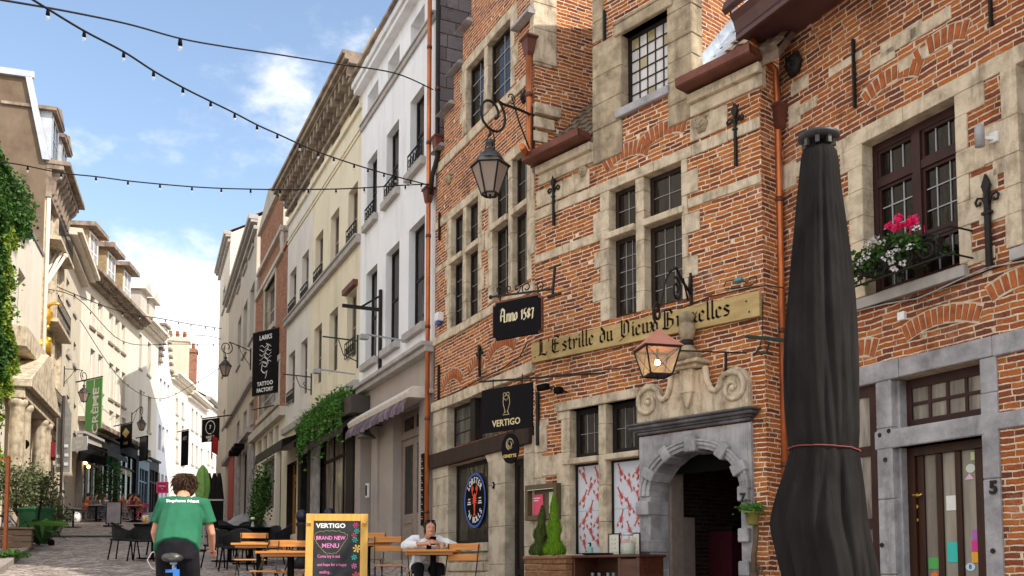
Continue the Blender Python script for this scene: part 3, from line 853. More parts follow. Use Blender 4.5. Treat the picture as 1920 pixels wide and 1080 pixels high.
flush('stone_patch', bevel=.006)
sm = MB()
for f_ in ((UW[0]-.12, UW[1]+.08),(UW2[0]-.1, UW2[1]+.1)):
    sm.prism([(-.07, UW[2]-.14), (.2, UW[2]-.14), (.2, UW[2]-.002), (-.07, UW[2]-.03)], f_[0], f_[1], ax='x')
sm.build('window_sill', M['trim_grey'], rb, bevel=.006)
za = F.px(1700, 130)[1]; xa = F.px(1700, 130)[0]
zl = F.px(1750, 80)[1]
brick_arch(rb, F.px(1680,150)[0]-.05, UW[3]+.40, .34, .10, .18)
brick_arch(rb, F.px(1765,90)[0], UW[3]+.52, .28, .06, .18)
brick_arch(rb, F.px(1765,620)[0], tz1+.36, .42, .09, .18)
brick_arch(rb, F.px(1610,660)[0], tz1+.28, .22, .05, .2)
brick_arch(rb, F.px(1925,570)[0], tz1+.52, .34, .08, .18)
# grey stone door frame
gs = MB()
zL0, zL1 = tz1, tz1 + .2
blocks_h(gs, lw0-.15, XE, zL0, zL1, 1.0, y0=-.035)
blocks_v(gs, dx0-.20, dx0+.006, DB-.3, zL0, .9, y0=-.03, y1=.26)
gs.box(dx0-.04, dx0+.035, .06, .25, DB, zL0-.003)
blocks_v(gs, dx1-.006, dx1+.17, DB-.3, zL0, .8, y0=-.03, y1=.26)
gs.box(dx0-.22, dx1+.03, -.042, .22, dzt, tz0+.0, 0)
gs.box(dx1+.03, XE, -.03, .05, dzt+.03, tz0-.01)
gs.box(dx0-.2, dx1+.2, -.35, .3, DB-.5, DB-.0)
gs.build('door_surround', M['bluestone'], rb, bevel=.01)
for px, py in ((1668,808),(1661,862),(1655,1022),(1863,1033),(1651,816)):
    a, z = F.px(px, py, -.03); MB().lathe([(.022,-.05),(.026,-.045),(.02,-.03)], (a,0,z), 8, ax='y').build('iron_stud', M['iron'], rb)
# windows
def big_window(parent, U):
    a, b, c, d = U; y = .15
    mb = MB(); fw = .07
    ztr = F.px(1622, 345)[1]; xm = (a+b)/2
    mb.box(a, a+fw, y, y+.07, c, d); mb.box(b-fw, b, y, y+.07, c, d); mb.box(a+fw, b-fw, y, y+.07, d-.09, d); mb.box(a+fw, b-fw, y, y+.07, c, c+.06)
    mb.box(xm-.05, xm+.05, y-.02, y+.06, c+.06, d-.09)
    mb.box(a+fw, xm-.05, y-.012, y+.06, ztr-.04, ztr+.05); mb.box(xm+.05, b-fw, y-.012, y+.06, ztr-.04, ztr+.05)
    zr = c + .45
    mb.box(a+fw, xm-.05, y+.002, y+.06, zr, zr+.06); mb.box(xm+.05, b-fw, y+.002, y+.06, zr, zr+.06)
    for (p, q) in ((a+fw, xm-.05), (xm+.05, b-fw)):
        for (lo, hi, nz_) in ((ztr+.05, d-.09, 1), (zr+.06, ztr-.04, 3), (c+.06, zr, 1)):
            mb.box(p, p+.035, y+.01, y+.055, lo, hi); mb.box(q-.035, q, y+.01, y+.055, lo, hi)
            mb.box(p+.035, q-.035, y+.012, y+.055, hi-.035, hi); mb.box(p+.035, q-.035, y+.012, y+.055, lo, lo+.03)
            for i in (1, 2):
                x = p + (q-p)*i/3; mb.box(x-.006, x+.006, y+.03, y+.043, lo, hi, 1)
            for i in range(1, nz_): 
                z = lo + (hi-lo)*i/nz_; mb.box(p, q, y+.029, y+.042, z-.006, z+.006, 1)
    o = mb.build('window', [M['maroon'], M['greyp']], parent)
    MB().box(a+.02, b-.02, y+.045, y+.05, c+.02, d-.02).build('pane', M['glass'], o)
big_window(rb, UW); big_window(rb, UW2)
tw = MB()
window(rb, dx0, dx1, tz0, tz1, y=.17, fw=.10, mat='maroon', nx=4, nz=2, mt=.035, pane='glass_w', lab='eight pane transom window over the door')
window(rb, lw0, lw1, DB+.3, tz1, y=.03, fw=.12, mat='maroon', nx=1, nz=1, rail=(.35,.72), pane='glass_w', lab='narrow brown window left of the door')
# the door: posts, leaf with three tall lights
dm = MB(); y = .17
dm.box(dx0, dx0+.13, y-.02, y+.1, DB, dzt); dm.box(dx1-.05, dx1, y-.02, y+.1, DB, dzt); dm.box(dx0+.13, dx1-.05, y-.02, y+.1, dzt-.09, dzt)
l0, l1, lt = dx0+.13, dx1-.05, dzt-.09
strips = []
for a_, b_ in ((1734,1757),(1768,1793),(1804,1831)):
    strips.append((F.px(a_, 950, y+.02)[0], F.px(b_, 950, y+.02)[0]))
st = F.px(1745, 850, y+.02)[1]; sb = DB + .35
edges = [l0] + [v for s in strips for v in s] + [l1]
dl_ = MB()
for i in range(0, len(edges), 2): dl_.box(edges[i], edges[i+1], y+.01, y+.07, DB, lt)
for s in strips: dl_.box(s[0], s[1], y+.012, y+.068, st, lt); dl_.box(s[0], s[1], y+.012, y+.068, DB, sb)
dm.build('door_frame', M['wood_door'], rb)
door = dl_.build('door', M['wood_door'], rb, bevel=.008)
for s in strips: MB().box(s[0]-.01, s[1]+.01, y+.04, y+.045, sb-.01, st+.01).build('pane', M['glass_door'], door)
hz_ = F.px(1725, 928, y)[1]; hx = F.px(1718, 928, y)[0]
hm = MB(); hm.tube([(hx,y-.0,hz_),(hx,y-.05,hz_),(hx+.09,y-.055,hz_-.01),(hx+.11,y-.05,hz_+.005)], .011, 6); hm.lathe([(.025,y+.008),(.025,y-.004)], (hx,0,hz_), 10, ax='y')
hm.lathe([(.022,y+.008),(.022,y-.008)], (hx,0,hz_-.12), 10, ax='y'); hm.lathe([(.018,y+.008),(.018,y-.008)], (hx,0,hz_-.26), 10, ax='y')
hm.build('handle', M['gold'], door)
# stickers on the glass
def sticker(px, py, wpx, hpx, col, shape='rect', txt=None, tcol=(.9,.9,.9), label=None, mb_=None):
    a0, z0_ = F.px(px-wpx/2, py+hpx/2, y+.036); a1, z1_ = F.px(px+wpx/2, py-hpx/2, y+.036)
    zc = F.px(px, py, y+.036)[1]; h = (F.px(px, py-hpx/2, y+.036)[1]-F.px(px, py+hpx/2, y+.036)[1]); xc = (a0+a1)/2; ww = a1-a0
    mb = MB()
    if shape == 'rect': mb.box(xc-ww/2, xc+ww/2, y+.033, y+.037, zc-h/2, zc+h/2)
    elif shape == 'tri': mb.prism([(xc-ww/2, zc-h/2), (xc+ww/2, zc-h/2), (xc, zc+h/2)], y+.033, y+.037)
    else: mb.prism([(xc+ww/2*math.cos(k*PI/8), zc+h/2*math.sin(k*PI/8)) for k in range(16)], y+.033, y+.037)
    mats = [plain('sticker colour', col, .5, var=.05)]
    if txt:
        t = text_mb(txt, h*.8 if len(txt) == 1 else h*.34, .0005, .001); mb.add(t, T(xc, y+.031, zc), 1); mats.append(plain('sticker print', tcol, .5, var=.05))
    mb.build('sticker', mats, door, label=label)
sticker(1825, 855, 9, 15, (.55,.62,.35), txt=None, label='pale green sticker at the top of the right glass')
sticker(1820, 878, 17, 17, (.62,.66,.6), 'disc', label='round pale sticker')
sticker(1818, 893, 17, 12, (.72,.45,.6), 'tri', label='pink triangle sticker')
sticker(1785, 943, 20, 28, (.72,.70,.68), label='blank white notice taped in the middle glass')
sticker(1787, 1035, 19, 38, (.03,.48,.42), label='teal notice')
sticker(1752, 1056, 20, 21, (.07,.36,.08), label='green sticker')
sticker(1753, 1078, 14, 10, (.72,.14,.03), 'disc', label='orange round sticker')
sticker(1829, 1002, 11, 17, (.42,.12,.50), label='purple card'); sticker(1829, 1023, 13, 20, (.65,.03,.28), label='magenta card'); sticker(1829, 1045, 13, 20, (.75,.36,.04), label='orange card')
sticker(1820, 1063, 18, 15, (.50,.66,.78), 'disc', '8', (.02,.03,.10), label='blue ringed oval sticker')
# number 5
a, z = F.px(1863, 915, -.04)
nm = text_mb('5', .17, .008, .006)
tag(nm.build('house_number', M['iron'], None, F.loc(a, -.045, z), F.rz), 'rusty metal number 5 on the grey door post', 'house number')
# eave gutter of the right building
em = MB(); e0 = -.02
zs = eaveZ
em.box(e0-.05, XE, -.62, .0, zs+.0, zs+.05)
em.prism([(-.62, zs-.05), (-.56, zs-.05), (-.56, zs+.0), (-.60, zs+.22), (-.70, zs+.26), (-.72, zs+.24), (-.66, zs+.17), (-.62, zs+.05)], e0-.05, XE, ax='x')
em.prism([(-.74, zs+.25), (-.70, zs+.40), (-.76, zs+.42), (-.80, zs+.30)], e0-.09, XE, ax='x')
em.prism([(-.70, zs+.24), (-.45, zs+.06), (-.45, zs+.34), (-.73, zs+.38)], e0-.05, e0-.02, ax='x')
em.box(e0-.05, e0-.0, -.6, -.0, zs+.05, zs+.34)
em.build('gutter', M['maroon_s'], rb, bevel=.006)

def downpipe(F, pts, hopper, label, name='downpipe', r=.045, mat='copper'):
    """pts: local path; hopper: (x,y,z) or None"""
    base = pts[-1]
    rt = F.root(name, base[0], base[1], base[2], label, 'drainpipe')
    o = Vector(base)
    mb = MB(); L_ = [Vector(p)-o for p in pts]; mb.tube(L_, r, 10); mb.build('pipe', M[mat], rt)
    if hopper:
        h = Vector(hopper)-o; hb = MB()
        rings = []
        for zz, ww in ((.16,.125),(.13,.135),(.10,.10),(-.10,.07),(-.14,.05)):
            rings.append([(h.x+sx*ww, h.y+sy*ww*.8, h.z+zz) for sx, sy in ((-1,-1),(1,-1),(1,1),(-1,1))])
        hb.loft(rings, smooth=False); hb.build('hopper', M['copper_dull'], rt)
    cb = MB()
    for k in range(1, len(L_)):
        a_, b_ = L_[k-1], L_[k]
        if abs((b_-a_).z) > 1.2:
            nn = max(1, int(abs((b_-a_).z)/1.6))
            for i in range(nn):
                p = a_.lerp(b_, (i+.5)/nn); cb.tube([p-Vector((0,0,.03)), p+Vector((0,0,.03))], r*1.18, 10)
    if cb.v: cb.build('pipe_clip', M['copper_dull'], rt)
    return rt
# pipe at the junction with the middle house
xp = .04; yp = -.08
hz1 = F.px(1472, 215, yp)[1]
downpipe(F, [(xp-.06, -.40, eaveZ), (xp-.04, -.34, eaveZ-.14), (xp, yp-.02, eaveZ-.36), (xp, yp, hz1+.1), (xp, yp, hz1-.2), (xp, yp, gR)], (xp, yp, hz1), 'brown copper downpipe in the corner behind the closed black parasol')
# wall anchors
a, z = F.px(1603, 75); a2, z2 = F.px(1606, 203); anchor_iron(F, 'wall_anchor', a, z, z2, 'thin straight iron wall anchor high on the right brick wall above the big window', w=.022)
a, z = F.px(1859, -60); a2, z2 = F.px(1862, 50); anchor_iron(F, 'wall_anchor', a2, z, z2, 'straight iron wall anchor cut by the top edge near the right corner', w=.022)
a, z = F.px(1853, 335, -.05); a2, z2 = F.px(1855, 500, -.05); anchor_iron(F, 'wall_anchor', a2, z, z2, 'large black fleur de lis wall anchor right of the flower box window', True, .05, -.05)
# lion mask
def lion_mask(F, px, py, s, label, mat='stone_dark', y=-.0):
    a, z = F.px(px, py); mb = MB()
    rings = []
    n = 18
    for rr, yy in ((1,0),(1.0,-.25),(.8,-.5),(.45,-.62),(.12,-.66)):
        rings.append([(s*rr*(1+.10*math.cos(6*t))*math.cos(t)*.85, s*yy, s*rr*(1+.10*math.cos(6*t))*math.sin(t)) for t in [2*PI*k/n for k in range(n)]])
    mb.loft(rings)
    mb.ball((0,-s*.72,-s*.12), s*.26, 0, 8, (.8,.8,1)); mb.ball((0,-s*.66,-s*.42), s*.28, 0, 8, (1.1,.6,.5))
    for q in (-1,1):
        mb.ball((q*s*.34,-s*.6,s*.2), s*.17, 0, 8); mb.ball((q*s*.62,-s*.34,s*.68), s*.2, 0, 8); mb.ball((q*s*.36,-s*.58,-s*.25), s*.22, 0, 8)
    o = mb.build('lion_mask', M[mat], None, F.loc(a, y, z), F.rz, label=label, cat='mask')
    return o
lion_mask(F, 1493, 122, .14, 'black lion head mask beside the copper downpipe under the eave', 'iron', -.02)
# security camera
a, z = F.px(1842, 257, -.12)
r = F.root('security_camera', a, 0, z, 'white cylindrical wall camera right of the upstairs window', 'camera')
mb = MB(); mb.lathe([(.02,-.10),(.045,-.10),(.045,.08),(.04,.10)], (0,-.16,0), 12); mb.build('body', M['greyp'], r)
mb = MB(); mb.box(.02,.10,-.05,.0,-.06,.04); mb.bar((.0,-.16,-.02),(.06,-.03,-.02), .03); mb.build('bracket', M['whitep'], r)
a, z = F.px(1691, 593, -.02)
mb = MB(); mb.box(-.045,.045,-.04,.03,-.045,.045); mb.build('junction_box', M['whitep'], None, F.loc(a,-.005,z), F.rz, label='small white junction box on the brick below the flower box', cat='box', bevel=.006)
# cables
def cable(F, pts, r, label, mat='iron', y=-.03, name='cable'):
    w_ = [F.px(p[0], p[1], y) for p in pts]; o = w_[0]
    mb = MB(); mb.tube([(q[0]-o[0], random.uniform(-.006,.006), q[1]-o[1]) for q in w_], r, 5)
    return mb.build(name, M[mat], None, F.loc(o[0], y, o[1]), F.rz, label=label, cat='cable')
cable(F, [(1608,578),(1650,570),(1700,562),(1745,548),(1800,528),(1853,506),(1925,484)], .009, 'black cable running under the flower box sill')
cable(F, [(1606,584),(1660,570),(1720,560),(1760,543),(1800,524),(1850,502),(1925,488)], .008, 'pale cable sagging beside the black one under the sill', 'trim_grey', -.045)
# flower box with flowers in a scrolled iron holder
zb_ = UW[2]
r = F.root('flower_box', (UW[0]+UW[1])/2-.2, -.18, zb_+.02, 'iron window box of pink geraniums and trailing white flowers on the upstairs sill', 'flower box')
bx0, bx1 = F.px(1622, 510, -.2)[0]-((UW[0]+UW[1])/2-.2), F.px(1755, 460, -.2)[0]-((UW[0]+UW[1])/2-.2)
mb = MB(); mb.prism([(-.10,.10),(.10,.10),(.13,.30),(-.13,.30)], bx0+.03, bx1-.03, ax='x'); mb.build('trough', M['iron'], r)
mb = MB()
cx_ = F.px(1800, 480, -.2)[0]-((UW[0]+UW[1])/2-.2)
for xx in (bx0, bx0+.33, bx0+.66, bx1):
    mb.tube([(xx + .13*math.cos(t)*(1-t/14), -.15, .12 + .12*math.sin(t)*(1-t/14)) for t in [k*.5 for k in range(18)]], .011, 5)
mb.tube([(bx0-.1,-.15,.0),(cx_,-.15,.0)], .012, 5); mb.tube([(bx0-.1,-.15,.27),(cx_,-.15,.27)], .010, 5)
for i in range(9):
    xx = bx0-.1 + (cx_-bx0+.1)*i/8; mb.tube([(xx,-.15,0),(xx,-.15,.27)], .007, 5)
mb.tube([(cx_,-.15,.27),(cx_,.16,.27)], .010, 5); mb.tube([(cx_,-.15,.0),(cx_,.16,.0)], .010, 5)
mb.build('iron_holder', M['iron'], r)
def leaf(mb, c, s, m=0, up=.3):
    c = Vector(c); d = Vector((random.gauss(0,1), random.gauss(0,1), random.gauss(0,.6)+up)).normalized()
    x = d.cross(Vector((random.gauss(0,1), random.gauss(0,1), random.gauss(0,1)))).normalized()
    a = c - d*s*.5; mb.face([a, c + x*s*.42, c + d*s*.6, c - x*s*.42], m)
fb = MB(); pk = MB(); wf = MB()
for i in range(2300):
    t = random.random(); x = bx0-.12 + (bx1-bx0+.08)*t
    top = .27 + .17*(math.sin(min(1, t*1.15)*PI)**.6)*(1 if t > .4 else .55) ; low = .05 + .12*abs(math.sin(t*9))
    z = random.uniform(low, top); yy = max(-.26, random.gauss(-.04, .11))
    leaf(fb, (x + random.gauss(0,.03), yy, z), random.uniform(.03,.06))
fb.build('foliage', M['ivy'], r)
def cluster(mb, px, py, rad, n, s):
    a, z = F.px(px, py, -.30); a -= (UW[0]+UW[1])/2-.2; z -= zb_+.02
    for i in range(n):
        v = Vector((random.gauss(0,1), random.gauss(0,1), random.gauss(0,1))).normalized()*rad*random.uniform(.5,1)
        leaf(mb, (a+v.x, -.26+v.y*.5, z+v.z*.7), s)
for px, py, rr in ((1703,413,.05),(1685,427,.04),(1702,430,.075),(1730,418,.085),(1604,471,.06),(1722,424,.05)): cluster(pk, px, py, rr, 46, .045)
for px, py in ((1738,432),(1655,455),(1662,450),(1672,458),(1630,494),(1645,484),(1678,487),(1690,493),(1712,497),(1695,507),(1725,466),(1700,470),(1688,479),(1648,462)): cluster(wf, px, py, .055, 16, .03)
for px, py, rr in ((1703,413,.05),(1702,430,.07),(1730,418,.08)):
    a, z = F.px(px, py, -.3); a -= (UW[0]+UW[1])/2-.2; z -= zb_+.02
    pk.tube([(a,-.1,z-.02),(a-.03,-.06,z-.25)], .004, 4)
pk.build('pink_blossom', M['flower_pink'], r); wf.build('white_blossom', M['flower_white'], r)

# ============================================================ MIDDLE HOUSE
F = FM
mh = F.root('gabled_brick_house', 0, 0, 0, 'brick tavern house with scrolled stone portal, cross window and long blackletter board', 'building')
Z = lambda px, py, y=0: F.px(px, py, y)[1]
X = lambda px, py=600, y=0: F.px(px, py, y)[0]
cw = (X(1143,480), X(1281,480), Z(1143,600), Z(1143,357))
gw = (X(1069,900), X(1201,900), Z(1069,1040), Z(1069,769))
dw = (X(1166,130), X(1254,110), Z(1166,206), Z(1167,66))
gutZ = (Z(1284,189)+Z(1095,295))/2
gutZ = Z(1284, 186)
px0, px1 = X(1204,950), X(1415,950)
ad = (X(1224,950), X(1394,950))
acx = (ad[0]+ad[1])/2; ar = (ad[1]-ad[0])/2
spz = Z(1310, 924); apz = Z(1299, 843)
print('MID', LM, 'cross', cw, 'ground win', gw, 'dormer', dw, 'gut', gutZ, 'portal', px0, px1, 'arch', ad, spz, apz, 'ground', F.ground(acx))
d0, d1 = X(1114,150), X(1299,150)
MB_ = -1.8
wm = MB()
wall(wm, [(0, LM, MB_, gutZ), (d0, d1, gutZ-.1, gutZ+4.2)], [(*cw, .2), (*gw, .2), (*dw, .22), (ad[0]-.05, ad[1]+.05, MB_+.2, apz+.05, .5)])
# corner return
wm.face([(LM,0,MB_),(LM,.44,MB_),(LM,.44,gutZ),(LM,0,gutZ)], 0)
# gable dormer cheeks
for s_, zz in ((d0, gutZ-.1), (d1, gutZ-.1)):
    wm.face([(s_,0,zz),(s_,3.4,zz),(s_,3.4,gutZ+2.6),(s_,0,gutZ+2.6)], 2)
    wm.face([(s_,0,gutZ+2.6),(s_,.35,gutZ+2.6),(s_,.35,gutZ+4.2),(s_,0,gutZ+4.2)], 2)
wm.face([(0,0,MB_),(0,6,MB_),(0,6,gutZ+3),(0,0,gutZ)], 0)
wm.build('wall', [M['brick'], M['stone'], M['brick_side']], mh)
# roof, gable roof, lead flashing
rm = MB()
for a_, b_ in ((.0, d0-.005), (d1+.005, LM+.3)): roofslab(rm, a_, b_, -.05, gutZ+.05, 3.6, gutZ+4.2); tiles(rm, a_, b_, -.05, gutZ+.05, 3.6, gutZ+4.2)
xm = (d0+d1)/2
for s_, q in ((d0-.12, 1), (d1+.12, -1)):
    rm.face([(s_, .05, gutZ+2.52), (xm, .05, gutZ+4.4), (xm, 4.5, gutZ+4.4), (s_, 4.5, gutZ+2.52)])
    rm.face([(s_, .05, gutZ+2.44), (s_, 4.5, gutZ+2.44), (s_, 4.5, gutZ+2.52), (s_, .05, gutZ+2.52)])
rm.build('roof', M['tile'], mh)
mb = MB()
sl_ = 4.15/3.65
def rp_(y, off): return gutZ+.05 + (y+.05)*sl_ + off
mb.face([(d1+.012, .02, rp_(.02,.10)), (d1+.012, 2.6, rp_(2.6,.10)), (d1+.012, 2.6, rp_(2.6,.30)), (d1+.012, .02, rp_(.02,.30))])
mb.face([(d1+.012, .02, rp_(.02,.12)), (d1+.30, .0, rp_(0,.10)), (d1+.34, 2.6, rp_(2.6,.10)), (d1+.012, 2.6, rp_(2.6,.12))])
mb.build('flashing', M['lead'], mh)
# stonework
PAR = mh; sm = MB()
# bands
def band(za, h, xa, xb, holes=(), y0=-.018): 
    xs = [xa] + [v for hh in holes for v in hh] + [xb]
    for i in range(0, len(xs), 2): blocks_h(sm, xs[i], xs[i+1], za, za+h, .55, y0=y0)
    flush('stone_band')
band(cw[3], .15, 0, LM)
mid = Z(1143, 443)
band(mid-.02, .13, 0, LM, [(cw[0]-.1, cw[1]+.1)])
band(Z(1018, 800), .1, 0, .3); 
flush('stone_band')
blocks_v(sm, cw[0]-.17, cw[0]+.006, cw[2], cw[3], .26, jl=.16)
blocks_v(sm, cw[1]-.006, cw[1]+.09, cw[2], cw[3], .26, jr=.16)
blocks_v(sm, X(1201,520)-.075, X(1201,520)+.075, cw[2], cw[3], .33, y0=-.012, y1=.16)
xmul = X(1201, 520)
sm.box(cw[0]-.05, xmul-.08, -.05, .15, mid-.045, mid+.045); sm.box(xmul+.08, cw[1]+.03, -.05, .15, mid-.045, mid+.045)
flush('window_surround')
xg = X(1130, 850)
blocks_v(sm, gw[0]-.17, gw[0]+.006, gw[2]-.3, gw[3], .42, jl=.08)
blocks_v(sm, xg-.07, xg+.07, gw[2], gw[3], .5, y0=-.015, y1=.16)
trz = Z(1069, 866)
sm.box(gw[0]-.12, xg-.072, -.05, .16, trz-.04, trz+.04); sm.box(xg+.072, gw[1], -.05, .16, trz-.04, trz+.04)
sm.box(gw[0]-.25, gw[1]+.0, -.05, .14, gw[3], gw[3]+.13)
sm.box(gw[0]-.15, gw[1]+.0, -.06, .16, gw[2]-.12, gw[2])
flush('window_surround')
blocks_v(sm, .0, .16, MB_, Z(1003, 800), .36, y0=-.02, y1=.1, jr=.10)
blocks_h(sm, .16, gw[0]-.17, Z(1030,890)-.02, Z(1030,855), .4)
for zz in (Z(1030,985), Z(1030,935)): sm.box(.16, gw[0]-.16, -.012, .04, zz-.14, zz+.14)
flush('quoin')
for a_, b_ in ((0.12, d0-.0), (d1-.02, LM+.06)):
    for k, (yy, z0_, z1_) in enumerate(((-.045,-.30,-.14),(-.11,-.14,-.02))):
        sm.box(a_, b_, yy, .05, gutZ+z0_, gutZ+z1_-.002)
flush('cornice')
band(gutZ-.62, .26, .05, d0-.1); band(gutZ-.62, .3, d1-.05, X(1365,230))
flush('stone_band')
blocks_v(sm, d0-.015, dw[0]+.006, gutZ-.35, dw[3]+.06, .42, y0=-.03, y1=.2)
blocks_v(sm, d0-.02, d0+.2, dw[3]+.1, gutZ+4.2, .3, y0=-.02)
blocks_v(sm, dw[1]-.006, d1+.015, gutZ-.3, dw[3]+.3, .33, y0=-.03, y1=.2)
blocks_v(sm, d1-.12, d1+.02, dw[3]+.3, gutZ+4.2, .3, y0=-.02)
sm.box(dw[0]-.1, dw[1]+.1, -.06, .2, dw[3], dw[3]+.16)
sm.box(dw[0]-.12, dw[1]+.12, -.075, .1, dw[3]+.16, dw[3]+.2)
flush('gable_stonework', 'stone_dark', .012)
plainpart(mh, 'window_sill', 'bluestone', (dw[0]-.08, dw[1]+.03, -.07, .22, dw[2]-.12, dw[2]), bevel=.01)
brick_arch(mh, X(1175,300), cw[3]+.26, .36, .11, .2); brick_arch(mh, X(1245,265), cw[3]+.36, .34, .07, .2)
# windows
for (a_, b_) in ((cw[0], xmul-.075), (xmul+.075, cw[1])):
    window(mh, a_+.01, b_-.0, cw[2], mid-.045, y=.12, fw=.065, nx=3, nz=5, mmat='greyp', mt=.007)
    window(mh, a_+.01, b_-.0, mid+.045, cw[3], y=.12, fw=.06, nx=2, nz=2, mmat='greyp', mt=.007)
window(mh, dw[0]+.01, dw[1]-.005, dw[2], dw[3], y=.12, fw=.055, mat='wood_black', nx=5, nz=6, mmat='iron', mt=.014, pane='glass_lattice', lab='gable window of white and amber leaded panes')
am_ = MB(); A, B, C_, D_ = dw[0]+.065, dw[1]-.06, dw[2]+.055, dw[3]-.055
for i, j in ((2,5),(1,3),(2,0),(4,4),(2,1) if 0 else (0,5)):
    am_.box(A+(B-A)*i/5+.01, A+(B-A)*(i+1)/5-.01, .140, .1455, C_+(D_-C_)*j/6+.01, C_+(D_-C_)*(j+1)/6-.01)
am_.build('amber_pane', M['glass_amber'], mh)
for (a_, b_) in ((gw[0], xg-.07), (xg+.07, gw[1])):
    window(mh, a_+.01, b_, trz+.04, gw[3], y=.12, fw=.075, mat='wood_black', nx=3, nz=2, mmat='greyp', mt=.006)
# lobster posters in the lower lights
def lobster(mb, cx, cz, s, ang, y):
    def q(pts):
        ca, sa = math.cos(ang), math.sin(ang)
        mb.face([(cx + s*(p[0]*ca - p[1]*sa), y, cz + s*(p[0]*sa + p[1]*ca)) for p in pts], 1)
    q([(-.16,-.2),(.16,-.2),(.20,.25),(.0,.5),(-.20,.25)]); 
    y -= .0004
    for k in range(4): q([(-.13+.015*k,-.22-.15*k),(-.12+.015*k,-.36-.15*k),(.12-.015*k,-.36-.15*k),(.13-.015*k,-.22-.15*k)])
    q([(-.05,-.8),(-.22,-1.02),(.0,-.95),(.22,-1.02),(.05,-.8)])
    for e in (-1,1):
        q([(e*.16,.2),(e*.36,.42),(e*.32,.5),(e*.10,.3)]); q([(e*.32,.4),(e*.46,.72),(e*.36,1.05),(e*.26,.85),(e*.26,.6)]); q([(e*.26,.62),(e*.20,.95),(e*.14,.7)])
        for k in range(3): q([(e*.15,.1-.12*k),(e*.36,.16-.16*k),(e*.37,.12-.16*k),(e*.15,.06-.12*k)])
for n_, (a_, b_) in enumerate(((gw[0]+.02, xg-.075), (xg+.075, gw[1]))):
    zt_, zb2 = trz-.07, gw[2]+.02
    mb = MB(); mb.box(a_+.03, b_, .115, .12, zb2, zt_)
    W = b_-a_-.03; s = .135; k = 0; zz = zb2+.14; row = 0
    while zz < zt_-.1:
        for cxx in ((.22,.75) if row % 2 == 0 else (.48, .98)):
            if row % 2 and cxx == .98: cxx = .04 if random.random() < 0 else .93
            x_ = a_+.03+W*cxx
            ang = random.choice((-.5,.45,2.8,-2.7)) + random.uniform(-.15,.15)
            ext = s*1.0
            if x_-s*.55 > a_+.03 and x_+s*.55 < b_: lobster(mb, x_, zz, s, ang, .1142)
            elif x_+s*.3 < b_: lobster(mb, min(max(x_, a_+.03+s*.62), b_-s*.62), zz, s*.9, 0.2, .1142)
        zz += .16; row += 1
    mb.box(a_+.03, b_, .112, .1146, zb2+(zt_-zb2)*.48, zb2+(zt_-zb2)*.485, 2)
    o = mb.build('lobster_poster', [plain('blue white poster paper', (.62,.64,.72), .6, var=.06), plain('lobster red', (.50,.07,.05), .6), M['greyp']], mh)
    plainpart(mh, 'window', 'wood_black', (a_-.01, a_+.03, .10, .16, gw[2], trz-.04), (a_+.03, b_, .10, .16, trz-.072, trz-.04))
# portal ------------------------------------------------------
pm = MB()
corZ = Z(1310, 806); corT = Z(1310, 784)
def arch_ring(mb, r0, r1, y0, y1, seg=24, m=0, a0=0, a1=PI):
    for i in range(seg):
        t0, t1 = a0+(a1-a0)*i/seg, a0+(a1-a0)*(i+1)/seg
        p = [(acx+r0*math.cos(t0), spz+r0*math.sin(t0)*ez), (acx+r1*math.cos(t0), spz+r1*math.sin(t0)*ez), (acx+r1*math.cos(t1), spz+r1*math.sin(t1)*ez), (acx+r0*math.cos(t1), spz+r0*math.sin(t1)*ez)]
        mb.prism(p, y0, y1, m)
ez = (apz-spz)/ar
# spandrel panels: rectangle minus arch
seg = 24
ro = ar + .11
for i in range(seg):
    t0, t1 = PI*i/seg, PI*(i+1)/seg
    xa_, xb_ = acx+ro*math.cos(t0), acx+ro*math.cos(t1)
    pm.prism([(xa_, spz+ro*ez*math.sin(t0)), (xa_, corZ), (xb_, corZ), (xb_, spz+ro*ez*math.sin(t1))], -.05, .1)
pm.box(px0, acx-ro, -.05, .1, spz, corZ); pm.box(acx+ro, px1, -.05, .1, spz, corZ)
pm.box(px0, ad[0]-.0, -.05, .32, MB_, spz); pm.box(ad[1], px1, -.05, .32, MB_, spz)
arch_ring(pm, ar, ar+.06, -.075, .32); arch_ring(pm, ar+.06, ar+.115, -.10, .1); arch_ring(pm, ar+.118, ar+.15, -.115, .1)
pm.build('portal', M['bluestone'], mh, bevel=.008)
for k, t in enumerate((0.42, .92, 1.57, 2.12, 2.66)):
    c = Vector((acx+(ar+.075)*math.cos(t), .07, spz+(ar+.075)*ez*math.sin(t)))
    dr = Vector((math.cos(t), 0, math.sin(t)))
    MB().obox(c, dr, (0,1,0), dr.cross(Vector((0,1,0))), .10, .20, .07 if k != 2 else .09).build('voussoir', M['bluestone'], mh, bevel=.012)
for zz0, zz1 in ((926,952),(998,1022),(1054,1080),(1112,1138)):
    for xa_, xb_, rf in ((px0-.02, ad[0]+.012, 1), (ad[1]-.012, px1-.02, 0)):
        za_, zb3 = Z(1229,zz0+14*rf), Z(1229,zz1+14*rf)
        MB().box(xa_, xb_, -.12, .30, zb3, za_).build('portal_block', M['bluestone'], mh, bevel=.014)
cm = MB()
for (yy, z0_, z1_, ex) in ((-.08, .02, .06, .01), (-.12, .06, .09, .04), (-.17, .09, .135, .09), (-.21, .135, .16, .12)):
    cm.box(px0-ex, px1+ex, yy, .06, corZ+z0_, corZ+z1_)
cm.build('portal_cornice', M['bluestone_d'], mh, bevel=.012)
